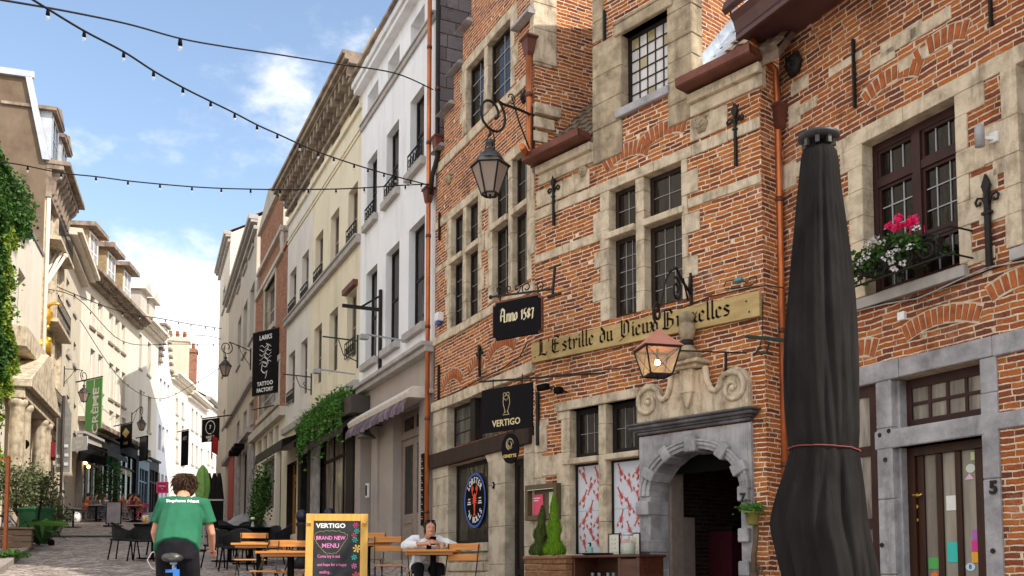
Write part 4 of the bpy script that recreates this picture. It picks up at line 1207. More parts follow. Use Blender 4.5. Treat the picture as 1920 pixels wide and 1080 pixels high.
# scrolls above
vz = corZ+.16
vm_ = MB()
mirx = (px0+px1)/2
Wp = (px1-px0)/2
def prof(s):
    # outline of half pediment (x from centre outwards, z above vz)
    return [(0,.02),(Wp*1.0,.02),(Wp*1.0,.20),(Wp*.99,.36),(Wp*.93,.47),(Wp*.82,.53),(Wp*.70,.52),(Wp*.60,.46),(Wp*.545,.37),(Wp*.53,.30),(Wp*.48,.25),(Wp*.40,.26),(Wp*.33,.33),(Wp*.29,.45),(Wp*.27,.58),(0,.58)]
for s in (-1,1):
    pts = [(mirx+s*p[0], vz+p[1]) for p in prof(s)]
    vm_.prism(pts if s > 0 else pts[::-1], -.10, .02)
    # raised spiral roll
    cxs, czs = mirx+s*Wp*.76, vz+.27
    path = [(mirx+s*Wp*.30, -.11, vz+.60), (mirx+s*Wp*.33, -.11, vz+.42), (mirx+s*Wp*.40, -.11, vz+.30), (mirx+s*Wp*.48, -.11, vz+.27), (mirx+s*Wp*.55, -.11, vz+.33)]
    for k in range(26):
        t = PI*.78 - k*.36; rr = .215*(1-k/30)
        path.append((cxs + s*rr*math.cos(t), -.11, czs + rr*math.sin(t)))
    vm_.tube(path, [.042]*5 + [.040*(1-k/55) for k in range(26)], 8)
    vm_.ball((cxs, -.11, czs), .045, 0, 8)
vm_.box(mirx-.10, mirx+.10, -.16, .02, vz+.30, vz+.60)
vm_.prism([(mirx-.09,vz+.34),(mirx+.09,vz+.34),(mirx+.03,vz+.16),(mirx+.0,vz+.10),(mirx-.03,vz+.16)], -.15, -.09)
vm_.box(mirx-.20, mirx+.20, -.20, .02, vz+.60, vz+.65); vm_.box(mirx-.26, mirx+.26, -.26, .02, vz+.65, vz+.70)
vm_.build('scroll_pediment', M['stone'], mh, bevel=.01)
fm = MB()
fm.lathe([(.17,.70),(.19,.75),(.16,.81),(.11,.85),(.085,.88),(.075,.90)], (mirx,-.12,vz), 14)
fm.lathe([(.05,.96),(.075,.98),(.10,1.03),(.11,1.10),(.095,1.17),(.065,1.20),(.09,1.22),(.105,1.27),(.08,1.31),(.03,1.34)], (mirx,-.12,vz), 14)
fm.build('finial', M['stone_dark'], mh)
fm = MB(); fm.lathe([(.075,.90),(.078,.93),(.075,.97)], (mirx,-.12,vz), 12); fm.build('finial_collar', M['iron'], mh)
# dark hall behind the arch
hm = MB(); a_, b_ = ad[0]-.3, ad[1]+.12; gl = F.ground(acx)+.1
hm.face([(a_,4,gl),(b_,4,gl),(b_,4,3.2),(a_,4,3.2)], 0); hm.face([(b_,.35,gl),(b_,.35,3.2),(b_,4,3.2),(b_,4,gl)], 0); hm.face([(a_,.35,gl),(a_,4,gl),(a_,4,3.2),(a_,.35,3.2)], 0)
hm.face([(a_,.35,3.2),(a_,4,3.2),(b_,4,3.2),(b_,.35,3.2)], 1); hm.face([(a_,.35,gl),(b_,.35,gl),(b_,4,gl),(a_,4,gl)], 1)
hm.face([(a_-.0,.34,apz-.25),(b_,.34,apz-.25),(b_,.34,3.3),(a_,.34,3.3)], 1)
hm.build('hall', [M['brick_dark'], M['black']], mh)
plainpart(mh, 'door', 'taupe_d', (ad[0]-.02, ad[0]+.02, .60, .85, gl, spz-.25), bevel=.01, label='grey door leaf standing open inward')
plainpart(mh, 'door_jamb', 'taupe_d', (ad[0]-.03, ad[0]+.04, .33, .58, gl, spz+.55))
hb = MB(); hb.ball((ad[0]+.95, 3.0, 2.35+.0), .05, 0, 8); 
MBx = MB(); zz = F.px(1340, 870, 2.2)
r = F.root('ceiling_lamp', zz[0], 2.2, zz[1], 'small warm lamp glowing inside the arched doorway', 'lamp')
mb = MB(); mb.lathe([(.02,.10),(.05,.08),(.12,.02)], (0,0,0), 10); mb.tube([(0,0,.1),(0,0,.6)], .008, 5); mb.build('lamp_shade', M['copper_dull'], r)
mb = MB(); mb.ball((0,0,0), .045, 0, 8); mb.build('bulb', M['glow'], r)
# red-cloaked table inside
zz = F.px(1310, 985, 1.6); gl_ = F.ground(zz[0]) + .1
r = F.root('serving_counter', zz[0]+.1, 1.8, gl_, 'dark red draped counter inside the arched doorway', 'counter')
MB().box(-.2,.5,-.25,.3,0,.95).build('drape', plain('dark red drape', (.07,.005,.012), .9), r, bevel=.02)
MB().box(-.25,.55,-.3,.35,.95,1.0).build('top', M['wood_black'], r)
r = F.root('crate', zz[0]-.33, 1.75, gl_, 'blue plastic crate on the floor inside the arched doorway', 'crate')
mb = MB()
mb.box(-.14,.14,-.14,.14,0,.03)
for q in range(4):
    mb.box(-.14,.14,-.14,-.12,.05+q*.1,.12+q*.1); mb.box(-.14,-.12,-.12,.14,.05+q*.1,.12+q*.1); mb.box(.12,.14,-.12,.14,.05+q*.1,.12+q*.1)
for sx in (-.13,.13): mb.box(sx-.012,sx+.012,-.143,-.117,0,.45)
mb.build('shell', M['bluep'], r)
# gutters of the middle house
def boxgutter(parent, a_, b_, z):
    mb = MB(); mb.prism([(-.30,z+.0),(-.14,z-.0),(-.02,z-.0),(-.02,z+.11),(-.05,z+.11),(-.05,z+.03),(-.28,z+.03),(-.29,z+.12),(-.325,z+.12),(-.32,z+.02)], a_, b_, ax='x')
    mb.box(a_, a_+.012, -.31, -.02, z+.005, z+.115); mb.box(b_-.012, b_, -.31, -.02, z+.005, z+.115)
    mb.build('gutter', M['copper_dull'], parent)
boxgutter(mh, d1-.03, LM+.08, gutZ); boxgutter(mh, .06, d0-.02, gutZ)
# painted board
b0, b1 = X(1003,660), X(1430,570); bz0 = Z(1200, 637.5)
bt_, bb_ = Z(1008,643,-.04), Z(1003,680,-.04); bt2, bb2 = Z(1428,545,-.04), Z(1430,592,-.04)
print('BOARD', b0, b1, bt_, bb_, bt2, bb2)
r = F.root('name_board', b0, -.02, bb_, 'long ochre board with black blackletter writing above the stone portal', 'sign')
BW, BH0, BH1, BS = b1-b0, bt_-bb_, bt2-bb2, bb2-bb_
mb = MB(); mb.prism([(0,0),(BW,BS),(BW,BS+BH1),(0,BH0)], -.05, 0); mb.build('board', M['board'], r, bevel=.004)
lm_, wl = black_mb("L'Estrille du Vieux Bruxelles", (BH0+BH1)/2*.45, BW*.865, nib=.25)
sh = MB(); k = BS/BW
sh.v = [(x+BW*.035, y-.0535, z + k*x + BH0*.27) for x, y, z in lm_.v]; sh.f = lm_.f; sh.m = lm_.m; sh.sm = lm_.sm
sh.build('lettering', M['black'], r)
mb = MB()
for fx, fz in ((.955,.72),(.965,.25),(.02,.25)): mb.lathe([(.012,-.056),(.012,-.05)], (BW*fx,0,BS*fx+BH0*fz), 8, ax='y')
mb.build('screw', M['iron'], r)
# lions and anchors
lion_mask(F, 1317, 234, .115, 'weathered lion head mask right of the gable under the gutter'); lion_mask(F, 1095, 321, .095, 'weathered lion head mask left of the gable under the gutter')
a_, z_ = F.px(1378,200,-.03); a2, z2 = F.px(1376,312,-.03); anchor_iron(F, 'wall_anchor', a_, z_, z2, 'black fleur de lis wall anchor under the right copper gutter', True)
a_, z_ = F.px(1038,335,-.03); a2, z2 = F.px(1040,422,-.03); anchor_iron(F, 'wall_anchor', a_, z_, z2, 'black spearhead wall anchor left of the cross window', True)
a_, z_ = F.px(1133,20,-.03); a2, z2 = F.px(1135,75,-.03); anchor_iron(F, 'wall_anchor', a_, z_, z2, 'short iron wall anchor beside the leaded gable window', False)
a_, z_ = F.px(1008,735,-.03); a2, z2 = F.px(1010,835,-.03); anchor_iron(F, 'wall_anchor', a_, z_, z2, 'straight black iron bar on the brick right of the hanging black sign', False, .05)
# cables on the middle house
cable(F, [(1262,585),(1330,556),(1400,540),(1440,535),(1470,540)], .008, 'black cable drooping over the top of the ochre board')
cable(F, [(1357,538),(1362,528),(1385,523),(1400,530),(1408,520),(1418,518),(1419,528),(1408,536),(1380,540),(1360,542)], .007, 'coiled black cable above the right end of the ochre board')
cable(F, [(1431,555),(1430,625),(1424,650),(1412,667)], .007, 'thin cable hanging from the right end of the ochre board')
a_, z_ = F.px(1385,525,-.05); mb = MB(); mb.box(-.05,.05,-.03,.03,-.02,.02); mb.build('cable_joint', plain('teal plastic', (.05,.25,.3), .5), None, F.loc(a_,-.05,z_), F.rz, label='teal cable joint inside the coiled cable', cat='cable joint', bevel=.008)

# iron bracket rod above the portal
def rodset(F, name, base, mbs, label, cat, mat='iron', group=None):
    r = F.root(name, *base, label, cat, group)
    for nm, mb, mt in mbs: mb.build(nm, M[mt], r)
    return r
a_, z_ = F.px(1400, 662, -.1); 
mb = MB(); xA, zA = F.px(1270,657,-.3); xB, zB = F.px(1400,662,-.1)
mb.tube([(xA-a_, -.2, zA-z_), (xB-a_, 0, zB-z_)], .010, 5); xC, zC = F.px(1361,660,-.12); xD, zD = F.px(1361,706,-.12); mb.tube([(xC-a_,-.02,zC-z_),(xD-a_,-.02,zD-z_)], .018, 5)
rodset(F, 'iron_stay', (a_, -.1, z_), [('rod', mb, 'iron')], 'thin iron stay rod above the stone scrolls', 'iron rod')

# ============================================================ ANNO HOUSE (left brick gable)
F = FA
ah = F.root('stepped_brick_house', 0, 0, 0, 'tall narrow brick gable house with stone cross windows and a lobster shop window', 'building')
w1 = (X(846,500), X(898,500), Z(846,616), Z(846,410))
w2 = (X(924,450), X(990,450), Z(924,566), Z(924,331))
w3 = (X(875,190), X(959,110), Z(872,253), Z(876,129))
tr = (X(840,800), X(951,790), Z(840,842), Z(840,764))
sw = (X(842,950), X(921,950), Z(842,1022), Z(842,874))
dr_ = (X(951,950), X(987,950), -1.2, Z(951,862))
topZ = w3[3] + 5.5
st1, st2, st3, st4 = X(833,215), X(851,145), X(868,80), X(884,20)
zs1, zs2, zs3 = Z(831,222), Z(846,150), Z(863,72)
print('ANNO', LA, w1, w2, w3, tr, sw, dr_, 'steps', st1, st2, st3, st4, zs1, zs2, zs3, 'ground', F.ground(0), F.ground(LA))
regs = [(0, LA, -1.6, Z(822,290)), (st1, LA, Z(822,290)-.01, zs1), (st2, LA, zs1-.01, zs2), (st3, LA, zs2-.01, zs3), (st4, LA, zs3-.01, topZ)]
wm = MB()
wall(wm, regs, [(*w1,.26),(*w2,.26),(*w3,.26),(*tr,.18),(*sw,.22),(*dr_,.2)])
wm.face([(LA,0,-1.6),(LA,7,-1.6),(LA,7,topZ),(LA,0,topZ)], 0)
wm.face([(0,0,-1.6),(0,0,Z(822,290)),(0,7,Z(822,290)),(0,7,-1.6)], 0)
for xx, za, zb3 in ((st1, Z(822,290), zs1), (st2, zs1, zs2), (st3, zs2, zs3), (st4, zs3, topZ)):
    wm.face([(xx,0,za),(xx,0,zb3),(xx,.35,zb3),(xx,.35,za)], 0)
wm.build('wall', [M['brick'], M['stone']], ah)
rm = MB(); rm.face([(st1,.3,zs1-.3),(LA/2,.3,topZ),(LA/2,7,topZ),(st1,7,zs1-.3)]); rm.face([(LA/2,.3,topZ),(LA-.1,.3,zs3),(LA-.1,7,zs3),(LA/2,7,topZ)])
rm.build('roof', M['slate'], ah)
cp = MB()
for xx0, xx1, zz in ((-.02, st1+.05, Z(822,290)), (st1-.12, st2+.05, zs1), (st2-.12, st3+.05, zs2), (st3-.12, st4+.05, zs3)):
    cp.prism([(-.14,zz+.03),(.40,zz+.03),(.40,zz+.10),(-.08,zz+.10)], xx0, xx1, ax='x')
zq = Z(990, 38); cp.prism([(-.16,zq-.04),(.0,zq-.04),(.0,zq+.05),(-.12,zq+.05)], X(972,52), LA+.04, ax='x')
cp.build('coping', M['bluestone'], ah, bevel=.008)
PAR = ah; sm = MB()
xm1, xm2, xm3 = X(871,500), X(957,420), X(911,160)
def band(za, h, xa, xb, holes=(), y0=-.018, wd=.5):
    xs = [xa] + [v for hh in holes for v in hh] + [xb]
    for i in range(0, len(xs), 2): blocks_h(sm, xs[i], xs[i+1], za, za+h, wd, y0=y0)
    flush('stone_band')
for wv, xmm, jl, jr in ((w1, xm1, .1, .12), (w2, xm2, .12, .0), (w3, xm3, .1, .1)):
    blocks_v(sm, wv[0]-.16, wv[0]+.006, wv[2], wv[3], .32, y1=.25, jl=jl)
    blocks_v(sm, wv[1]-.006, wv[1]+.13, wv[2], wv[3], .32, y1=.2, jr=jr)
    blocks_v(sm, xmm-.07, xmm+.07, wv[2], wv[3], .4, y0=-.01, y1=.26)
    blocks_h(sm, wv[0]-.2, wv[1]+.2, wv[3], wv[3]+.16, .6); flush('window_surround')
for wv, xmm, pz in ((w1, xm1, Z(846,492)), (w2, xm2, Z(924,428))):
    sm.box(wv[0]-.05, xmm-.072, -.05, .24, pz-.05, pz+.05); sm.box(xmm+.072, wv[1]+.03, -.05, .24, pz-.05, pz+.05)
    sm.box(wv[0]-.2, wv[0]-.01, -.014, .1, pz-.06, pz+.08); sm.box(wv[1]+.01, wv[1]+.22, -.014, .1, pz-.06, pz+.08)
flush('transom')
band(w1[2]-.17, .15, 0, LA, y0=-.045); band(w3[2]-.22, .18, .02, LA-.25, y0=-.03); band(w1[3], .155, 0, w1[0]-.2)
band(Z(830,505), .12, 0, w1[0]-.1)
flush('stone_band')
blocks_v(sm, LA-.22, LA+.012, Z(995,480), Z(995,300), .5, y0=-.025, y1=.1)
blocks_v(sm, LA-.2, LA+.012, w3[2], w3[2]+.5, .25, y0=-.02, y1=.3)
# corner pier and corbel on the return wall
blocks_v(sm, LA-.10, LA+.03, Z(1003,115), topZ, .5, y0=-.03, y1=.38)
for k, (e, zz) in enumerate(((.09, 190), (.06, 215), (.03, 240))):
    sm.box(LA-.05, LA+e, -.03, .42-.1*k, Z(1008,zz+20), Z(1008,zz)-.002)
flush('quoin')
band(tr[3], .17, -.02, LA, y0=-.07, wd=.9)
blocks_v(sm, .02, tr[0]+.006, Z(823,852), tr[3], .5, y0=-.03, y1=.2)
blocks_v(sm, .02, sw[0]+.006, -1.4, Z(823,874), .5, y0=-.03, y1=.22)
blocks_v(sm, sw[1]-.006, dr_[0]+.006, -1.5, Z(921,850), .55, y0=-.05, y1=.22)
sm.prism([(sw[1]-.25,Z(921,838)),(dr_[0]+.03,Z(921,838)),(dr_[0]-.0,Z(921,868)),(sw[1]-.02,Z(921,868))], -.055, .2)
blocks_v(sm, dr_[1]-.006, LA+.012, -1.5, Z(990,820), .5, y0=-.04, y1=.2)
sm.box(sw[0]-.05, sw[1], -.09, .2, sw[2]-.14, sw[2])
flush('shopfront_stone', 'rubble')
bm_ = MB()
for i in range(7):
    x = sw[0] - .1
    while x < sw[1]:
        ww = random.uniform(.18,.45); zz = sw[2]-.14-.17*(i+1)
        bm_.box(x, min(x+ww, sw[1])-.01, -.03+random.uniform(-.015,.015), .05, zz+.005, zz+.165); x += ww
bm_.build('rubble_base', M['rubble'], ah, bevel=.02)
z8 = tr[3]+.42
brick_arch(ah, X(848,700), z8-.1, .38, .16, .2)
brick_arch(ah, X(940,640), z8+.05, .45, .16, .2); brick_arch(ah, X(893,690), z8-.02, .25, .10, .2)
for wv, xmm, pz in ((w1, xm1, Z(846,492)), (w2, xm2, Z(924,428))):
    for (a_, b_) in ((wv[0], xmm-.07), (xmm+.07, wv[1])):
        window(ah, a_, b_, wv[2], pz-.05, y=.09, fw=.05, mat='wood_black', nx=2, nz=4, mmat='greyp', mt=.006)
        window(ah, a_, b_, pz+.05, wv[3], y=.09, fw=.05, mat='wood_black', nx=2, nz=2, mmat='greyp', mt=.006)
for (a_, b_) in ((w3[0], xm3-.07), (xm3+.07, w3[1])):
    window(ah, a_, b_, w3[2], w3[3], y=.09, fw=.05, mat='wood_black', nx=2, nz=4, mmat='greyp', mt=.012)
xt = X(884, 800)
for (a_, b_) in ((tr[0], xt-.10), (xt+.10, tr[1])):
    window(ah, a_, b_, tr[2], tr[3], y=.12, fw=.05, mat='wood_black', nx=1, nz=3, mt=.012, pane='glass_w')
plainpart(ah, 'mullion', 'wood_black', (xt-.10, xt+.10, .02, .2, tr[2], tr[3]))
plainpart(ah, 'lintel_beam', 'wood_dark', (-.0, LA-.02, -.10, .1, Z(823,878), Z(823,851)), bevel=.01)
window(ah, sw[0], sw[1], sw[2], sw[3], y=.14, fw=.07, mat='wood_black', nx=1, nz=1, pane='glass_shop', lab='shop window with the round lobster emblem')
window(ah, dr_[0], dr_[1], dr_[2]+.4, dr_[3], y=.13, fw=.10, mat='wood_black', nx=1, nz=1, rail=(.3,), pane='glass', lab='narrow dark shop door', name='door')
# round emblem on the glass
ecx, ecz = F.px(890, 938, .12); erx = (F.px(910,938,.12)[0]-F.px(870,938,.12)[0])/2; erz = (F.px(890,886,.12)[1]-F.px(890,990,.12)[1])/2
er = min(erx, erz)
print('EMBLEM', erx, erz)
r = F.root('lobster_emblem', ecx, .12, ecz, 'round blue ringed window emblem with white lettering around a red lobster', 'window emblem')
mb = MB()
n = 40
def el(rx, rz, y, m):
    mb.face([(rx*math.cos(2*PI*k/n), y, rz*math.sin(2*PI*k/n)) for k in range(n)], m)
for k in range(n):
    t0, t1 = 2*PI*k/n, 2*PI*(k+1)/n
    mb.face([(erx*math.cos(t0),0,erz*math.sin(t0)), (erx*math.cos(t1),0,erz*math.sin(t1)), (erx*.90*math.cos(t1),0,erz*.90*math.sin(t1)), (erx*.90*math.cos(t0),0,erz*.90*math.sin(t0))][::-1], 0)
mb.build('ring', M['bluep'], r)
mb = MB(); el(erx*.895, erz*.895, -.001, 0); mb.build('disc', M['black'], r)
mb = MB(); tmp = MB(); lobster(tmp, 0, -.0, erz*.56, 0, -.004)
mb.add(tmp, Matrix.Diagonal((erx/erz*1.15,1,1,1)), 0); mb.build('lobster', plain('bright red', (.8,.07,.03), .5), r)
mb = MB()
def ring_text(s, r0, a_mid, span, size, inv=False):
    n_ = len(s)
    for i, ch in enumerate(s):
        if ch == ' ': continue
        t = a_mid + (span/2 - span*i/(n_-1))*(1 if not inv else -1)
        g = text_mb(ch, size, .0008, .0035)
        x, z = r0*math.cos(t)*erx/erz, r0*math.sin(t)
        mb.add(g, T(x, -.004, z, ry=-(t-PI/2) if not inv else -(t+PI/2)))
ring_text('LOBSTER', erz*.72, PI/2, 1.75, erz*.30)
ring_text("'N ROLLS", erz*.72, -PI/2, 1.9, erz*.30, True)
for q, s_ in ((-1,'BRU'),(1,'XEL')):
    mb.add(text_mb('\u2022\u2022\u2022', erz*.2, .0008, .002), T(q*erx*.5, -.004, erz*.05)) 
for q in (-1,1):
    mb.box(q*erx*.5-erx*.13, q*erx*.5+erx*.13, -.005, -.0035, -erz*.07, -erz*.03); mb.box(q*erx*.5-erx*.16, q*erx*.5+erx*.16, -.005, -.0035, -erz*.14, -erz*.10)
mb.build('lettering', M['whitep'], r)
a_, z_ = F.px(925, 910, -.06); mb = MB(); mb.prism([(.035*math.cos(k*PI/6), .055*math.sin(k*PI/6)) for k in range(12)], -.01, .01); t_ = text_mb('9', .075, .001, .001); mb.add(t_, T(0,-.012,0), 1)
mb.build('house_number', [M['black'], M['whitep']], None, F.loc(a_, -.062, z_), F.rz, label='small oval number 9 plate on the stone pier beside the lobster window', cat='house number')
a_, z_ = F.px(843, 335); lion_mask(F, 843, 336, .10, 'small lion head mask on the brick left of the big hanging lantern')
lion_mask(F, 985, 182, .10, 'dark lion head mask beside the copper bend above the big lantern', 'iron')
a_, z_ = F.px(822,400,-.03); a2, z2 = F.px(824,450,-.03); anchor_iron(F, 'wall_anchor', a_+.05, z_, z2, 'small iron wall anchor by the left copper pipe', False)
a_, z_ = F.px(899,650,-.03); a2, z2 = F.px(902,705,-.03); anchor_iron(F, 'wall_anchor', a_, z_, z2, 'black spearhead iron on the brick above the lobster shop', True)
a_, z_ = F.px(821,685,-.03); a2, z2 = F.px(823,750,-.03); anchor_iron(F, 'wall_anchor', a_+.04, z_, z2, 'thin iron anchor low beside the left copper pipe', False)
cable(F, [(820,752),(850,738),(890,716),(940,692),(975,668),(990,640)], .010, 'black cable following the top of the lobster shopfront')
# copper pipes left of the anno house
hz2 = Z(810, 362, -.12)
downpipe(F, [(-.06, -.12, topZ-1.5), (-.06, -.12, hz2+.1), (-.06, -.12, -1.5)], (-.06, -.12, hz2), 'tall orange copper downpipe between the white house and the brick gable')
hz3 = Z(830, 255, -.1)
downpipe(F, [(.20, -.05, topZ-2), (.20, -.05, hz3), (.20,-.05,hz3-.25), (.08,-.10,hz3-.55), (.02,-.11,hz3-.9)], (.20, -.05, hz3), 'dark pipe with a funnel head bending toward the copper downpipe', mat='iron')
# copper bend at the return
F = FA
zz1 = Z(1008, 75, -.08)
xq = LA-.03
downpipe(F, [(xq, -.08, Z(1005,62,-.08)), (xq, -.08, Z(1005,270,-.08)), (xq+.03, -.085, Z(1005,287,-.08)), (xq+.12, -.15, Z(1005,292,-.08)), (xq+.42, -.42, Z(1005,292,-.08))], (xq, -.08, Z(1005,75,-.08)), 'short copper pipe bending into the left gutter of the tavern', r=.05)
# floodlight on the return wall
a_, z_ = F.px(1062, 245, 0)
r = empty('wall_lamp', F.loc(LA+.06, .72, Z(1003,236)), F.rz+PI/2, 'small grey floodlight on the brick return wall above the left gutter', 'floodlight')
mb = MB(); mb.box(-.11,.11,-.07,.0,-.10,.10); mb.prism([(-.09,-.02),(-.09,.09),(.09,.09),(.09,-.02)], -.085, -.07); mb.build('housing', M['greyp'], r, bevel=.01)
mb = MB(); mb.box(-.08,.08,-.09,-.086,.0,.08); mb.build('lens', M['glass_far'], r)
# blue and white box
a_, z_ = F.px(820, 598, -.1)
r = F.root('alarm_box', a_, -.03, z_, 'white and blue alarm box beside the copper downpipe', 'alarm box')
mb = MB(); mb.box(-.08,.08,-.10,.03,-.04,.12); mb.build('case', M['whitep'], r, bevel=.01)
mb = MB(); mb.lathe([(.05,-.04),(.055,-.09),(.03,-.13)], (0,-.04,0), 10); mb.build('strobe', M['bluep'], r)
# ============================================================ WHITE TOWNHOUSE
def mkXZ(F):
    return (lambda px, py=600, y=0: F.px(px, py, y)[0]), (lambda px, py, y=0: F.px(px, py, y)[1])
def opening(F, x0, x1, yt, yb, ref=None):
    a, b, c, d = F.rect(x0, x1, yt, yb, ref); return (a, b, c, d)
def side_walls(mb, L_, zb, zt, depth=9, m=0):
    mb.face([(0,0,zb),(0,0,zt),(0,depth,zt),(0,depth,zb)], m); mb.face([(L_,0,zb),(L_,depth,zb),(L_,depth,zt),(L_,0,zt)], m)
    mb.face([(0,depth,zb),(0,depth,zt),(L_,depth,zt),(L_,depth,zb)], m)
def gable_roof(parent, L_, z, depth=9, h=3.2, over=.3, mat='tile', ends='white', x0=0.0):
    mb = MB()
    mb.face([(x0,-over,z),(L_,-over,z),(L_,depth/2,z+h),(x0,depth/2,z+h)]); mb.face([(x0,depth+over,z),(x0,depth/2,z+h),(L_,depth/2,z+h),(L_,depth+over,z)])
    mb.face([(x0,-over,z-.1),(x0,-over,z),(L_,-over,z),(L_,-over,z-.1)])
    for s in (x0+.002, L_-.002): mb.face([(s,0,z-.05),(s,depth,z-.05),(s,depth/2,z+h-.02)], 1)
    mb.build('roof', [M[mat], M[ends]], parent)
def railing(parent, a, b, z, h=.35, y=-.05, mat='iron', name='railing'):
    mb = MB(); mb.bar((a,y,z+h),(b,y,z+h), .025); mb.bar((a,y,z+.04),(b,y,z+.04), .02)
    n = max(2, int((b-a)/.16))
    for i in range(n+1):
        x = a+(b-a)*i/n; mb.bar((x,y,z+.04),(x,y,z+h), .014)
        if i < n:
            xc = x+(b-a)/n/2; mb.tube([(xc+.05*math.cos(t), y, z+h/2+.09*math.sin(t)) for t in [k*PI/4 for k in range(9)]], .008, 4)
    mb.build(name, M[mat], parent)
def tallwin(parent, o, y=.26, sill=True, rail=None, pane='glass', mat='wood_black', sm='trim_grey', fw=.06):
    window(parent, o[0], o[1], o[2], o[3], y=y, fw=fw, mat=mat, nx=1, nz=2 if not rail else 1, mt=.06, rail=rail, pane=pane)
F = FW; X, Z = mkXZ(F)
wh = F.root('white_townhouse', 0, 0, 0, 'white rendered townhouse with a taupe shopfront and purple striped awning', 'building')
ops = [opening(F,766,796,436,631), opening(F,722.7,748,478,656), opening(F,685.7,706.5,513,680),
       opening(F,769,795,192,331), opening(F,724.5,747.4,255,381), opening(F,688.5,706.7,307,418),
       opening(F,770,796,52,98), opening(F,727,749,120,163), opening(F,689,709,177,218)]
# keep the floors level: use the mean sill and head of each row
for r0 in (0, 3, 6):
    za = sum(o[2] for o in ops[r0:r0+3])/3; zb2 = sum(o[3] for o in ops[r0:r0+3])/3
    for i in range(r0, r0+3): ops[i] = (ops[i][0], ops[i][1], za, zb2)
roofZ = Z(706, 74, -.24); frz = Z(669, 174)
shZ = (Z(664, 739)+Z(800,656))/2
gl = F.ground(LW) - 1
wm = MB(); wall(wm, [(0, LW, shZ-.1, roofZ+.1)], [(*o, .36) for o in ops], m=0, mr=0)
side_walls(wm, LW, shZ, roofZ+.1)
wm.build('wall', M['white'], wh)
mb = MB()
for (yy, z0_, z1_) in ((-.04, frz-.05, frz+.12), (-.08, frz+.12, frz+.22), (-.18, roofZ-.26, roofZ-.14), (-.24, roofZ-.14, roofZ), (-.09, frz+.22, roofZ-.26)):
    mb.box(-.15, LW+.0, yy, .02, z0_, z1_-.003)
mb.build('cornice', M['white'], wh, bevel=.01)
mb = MB(); mb.prism([(-.32,roofZ+.01),(-.24,roofZ+.003),(-.24,roofZ+.07),(-.32,roofZ+.08)], -.2, LW, ax='x'); mb.build('gutter', M['dark_cornice'], wh)
mb = MB(); bz = ops[6][2]
mb.box(0, LW, -.05, .02, bz-.16, bz-.04); mb.box(0, LW, -.08, .02, bz-.04, bz); mb.build('string_course', M['trim_grey'], wh)
slm = MB()
for o in ops[:6]: slm.box(o[0]-.12, o[1]+.12, -.11, .1, o[2]-.16, o[2])
slm.build('window_sill', M['trim_grey'], wh, bevel=.01)
for o in ops[:6]: tallwin(wh, o, y=.14, pane='glass')
for o in ops[6:]: tallwin(wh, o, y=.2, pane='glass_w', mat='whitep')
for o in ops[3:6]: railing(wh, o[0], o[1], o[2]+.02, .34)
gable_roof(wh, LW, roofZ+.01, depth=9, h=2.6, over=.1, ends='white')
# slate clad party wall above the brick gable
mb = MB()
M['slatewall'] = brick('slate cladding', [(0,(.20,.165,.175)), (.5,(.27,.23,.24)), (1,(.34,.30,.30))], (.03,.028,.03), bw=.42, rh=.27, ms=.012, warp=.0, pale=0, rough=.6)
zq = F.px(826, 300, 0)[1]
mb.box(LW+.0, LW+.03, .0, 9, 4, roofZ+3)
mb.build('slate_cladding', M['slatewall'], wh)
# shopfront, set 6 cm proud
door = opening(F, 735, 792, 800, 1010, 764)
dZt = Z(760, 735+0) if 0 else Z(764, 788)
recess = (X(681,900), X(702,900))
glass_o = (X(738,900), X(789,900), F.ground(X(760,900))+.12, Z(764,765))
sm = MB(); wall(sm, [(0, LW, gl, shZ-.1)], [(*glass_o, .28), (recess[0], recess[1], F.ground(recess[0])+.1, Z(690,800), .5)], y0=-.02, m=0, mr=0)
sm.build('shopfront', M['taupe'], wh)
mb = MB(); mb.box(-.1, LW, -.20, .0, shZ-.16, shZ-.05); mb.box(-.14, LW, -.27, .0, shZ-.05, shZ+.04); mb.box(-.1, LW, -.10, -.0, shZ-.95, shZ-.86)
mb.build('shop_cornice', M['trim_grey'], wh, bevel=.012)
for a_, b_ in ((X(672,900), X(681,900)), (X(703,900), X(713,900)), (X(792,900)+.02, LW-.1)):
    mb = MB(); mb.box(a_, b_, -.09, .0, gl, shZ-.95); mb.box(a_-.03, b_+.03, -.12, .0, gl, F.ground(a_)+.5); mb.build('pilaster', M['taupe'], wh, bevel=.01)
ga, gb, gc, gd = glass_o; ztr = Z(764, 812)
mb = MB(); y = .16; fw = .07
mb.box(ga, ga+fw, y, y+.08, gc, gd); mb.box(gb-fw, gb, y, y+.08, gc, gd); mb.box(ga+fw, gb-fw, y, y+.08, gd-.07, gd); mb.box(ga+fw, gb-fw, y-.03, y+.08, ztr-.06, ztr+.06)
mb.build('door_frame', M['taupe_d'], wh)
xm = (ga+gb)/2
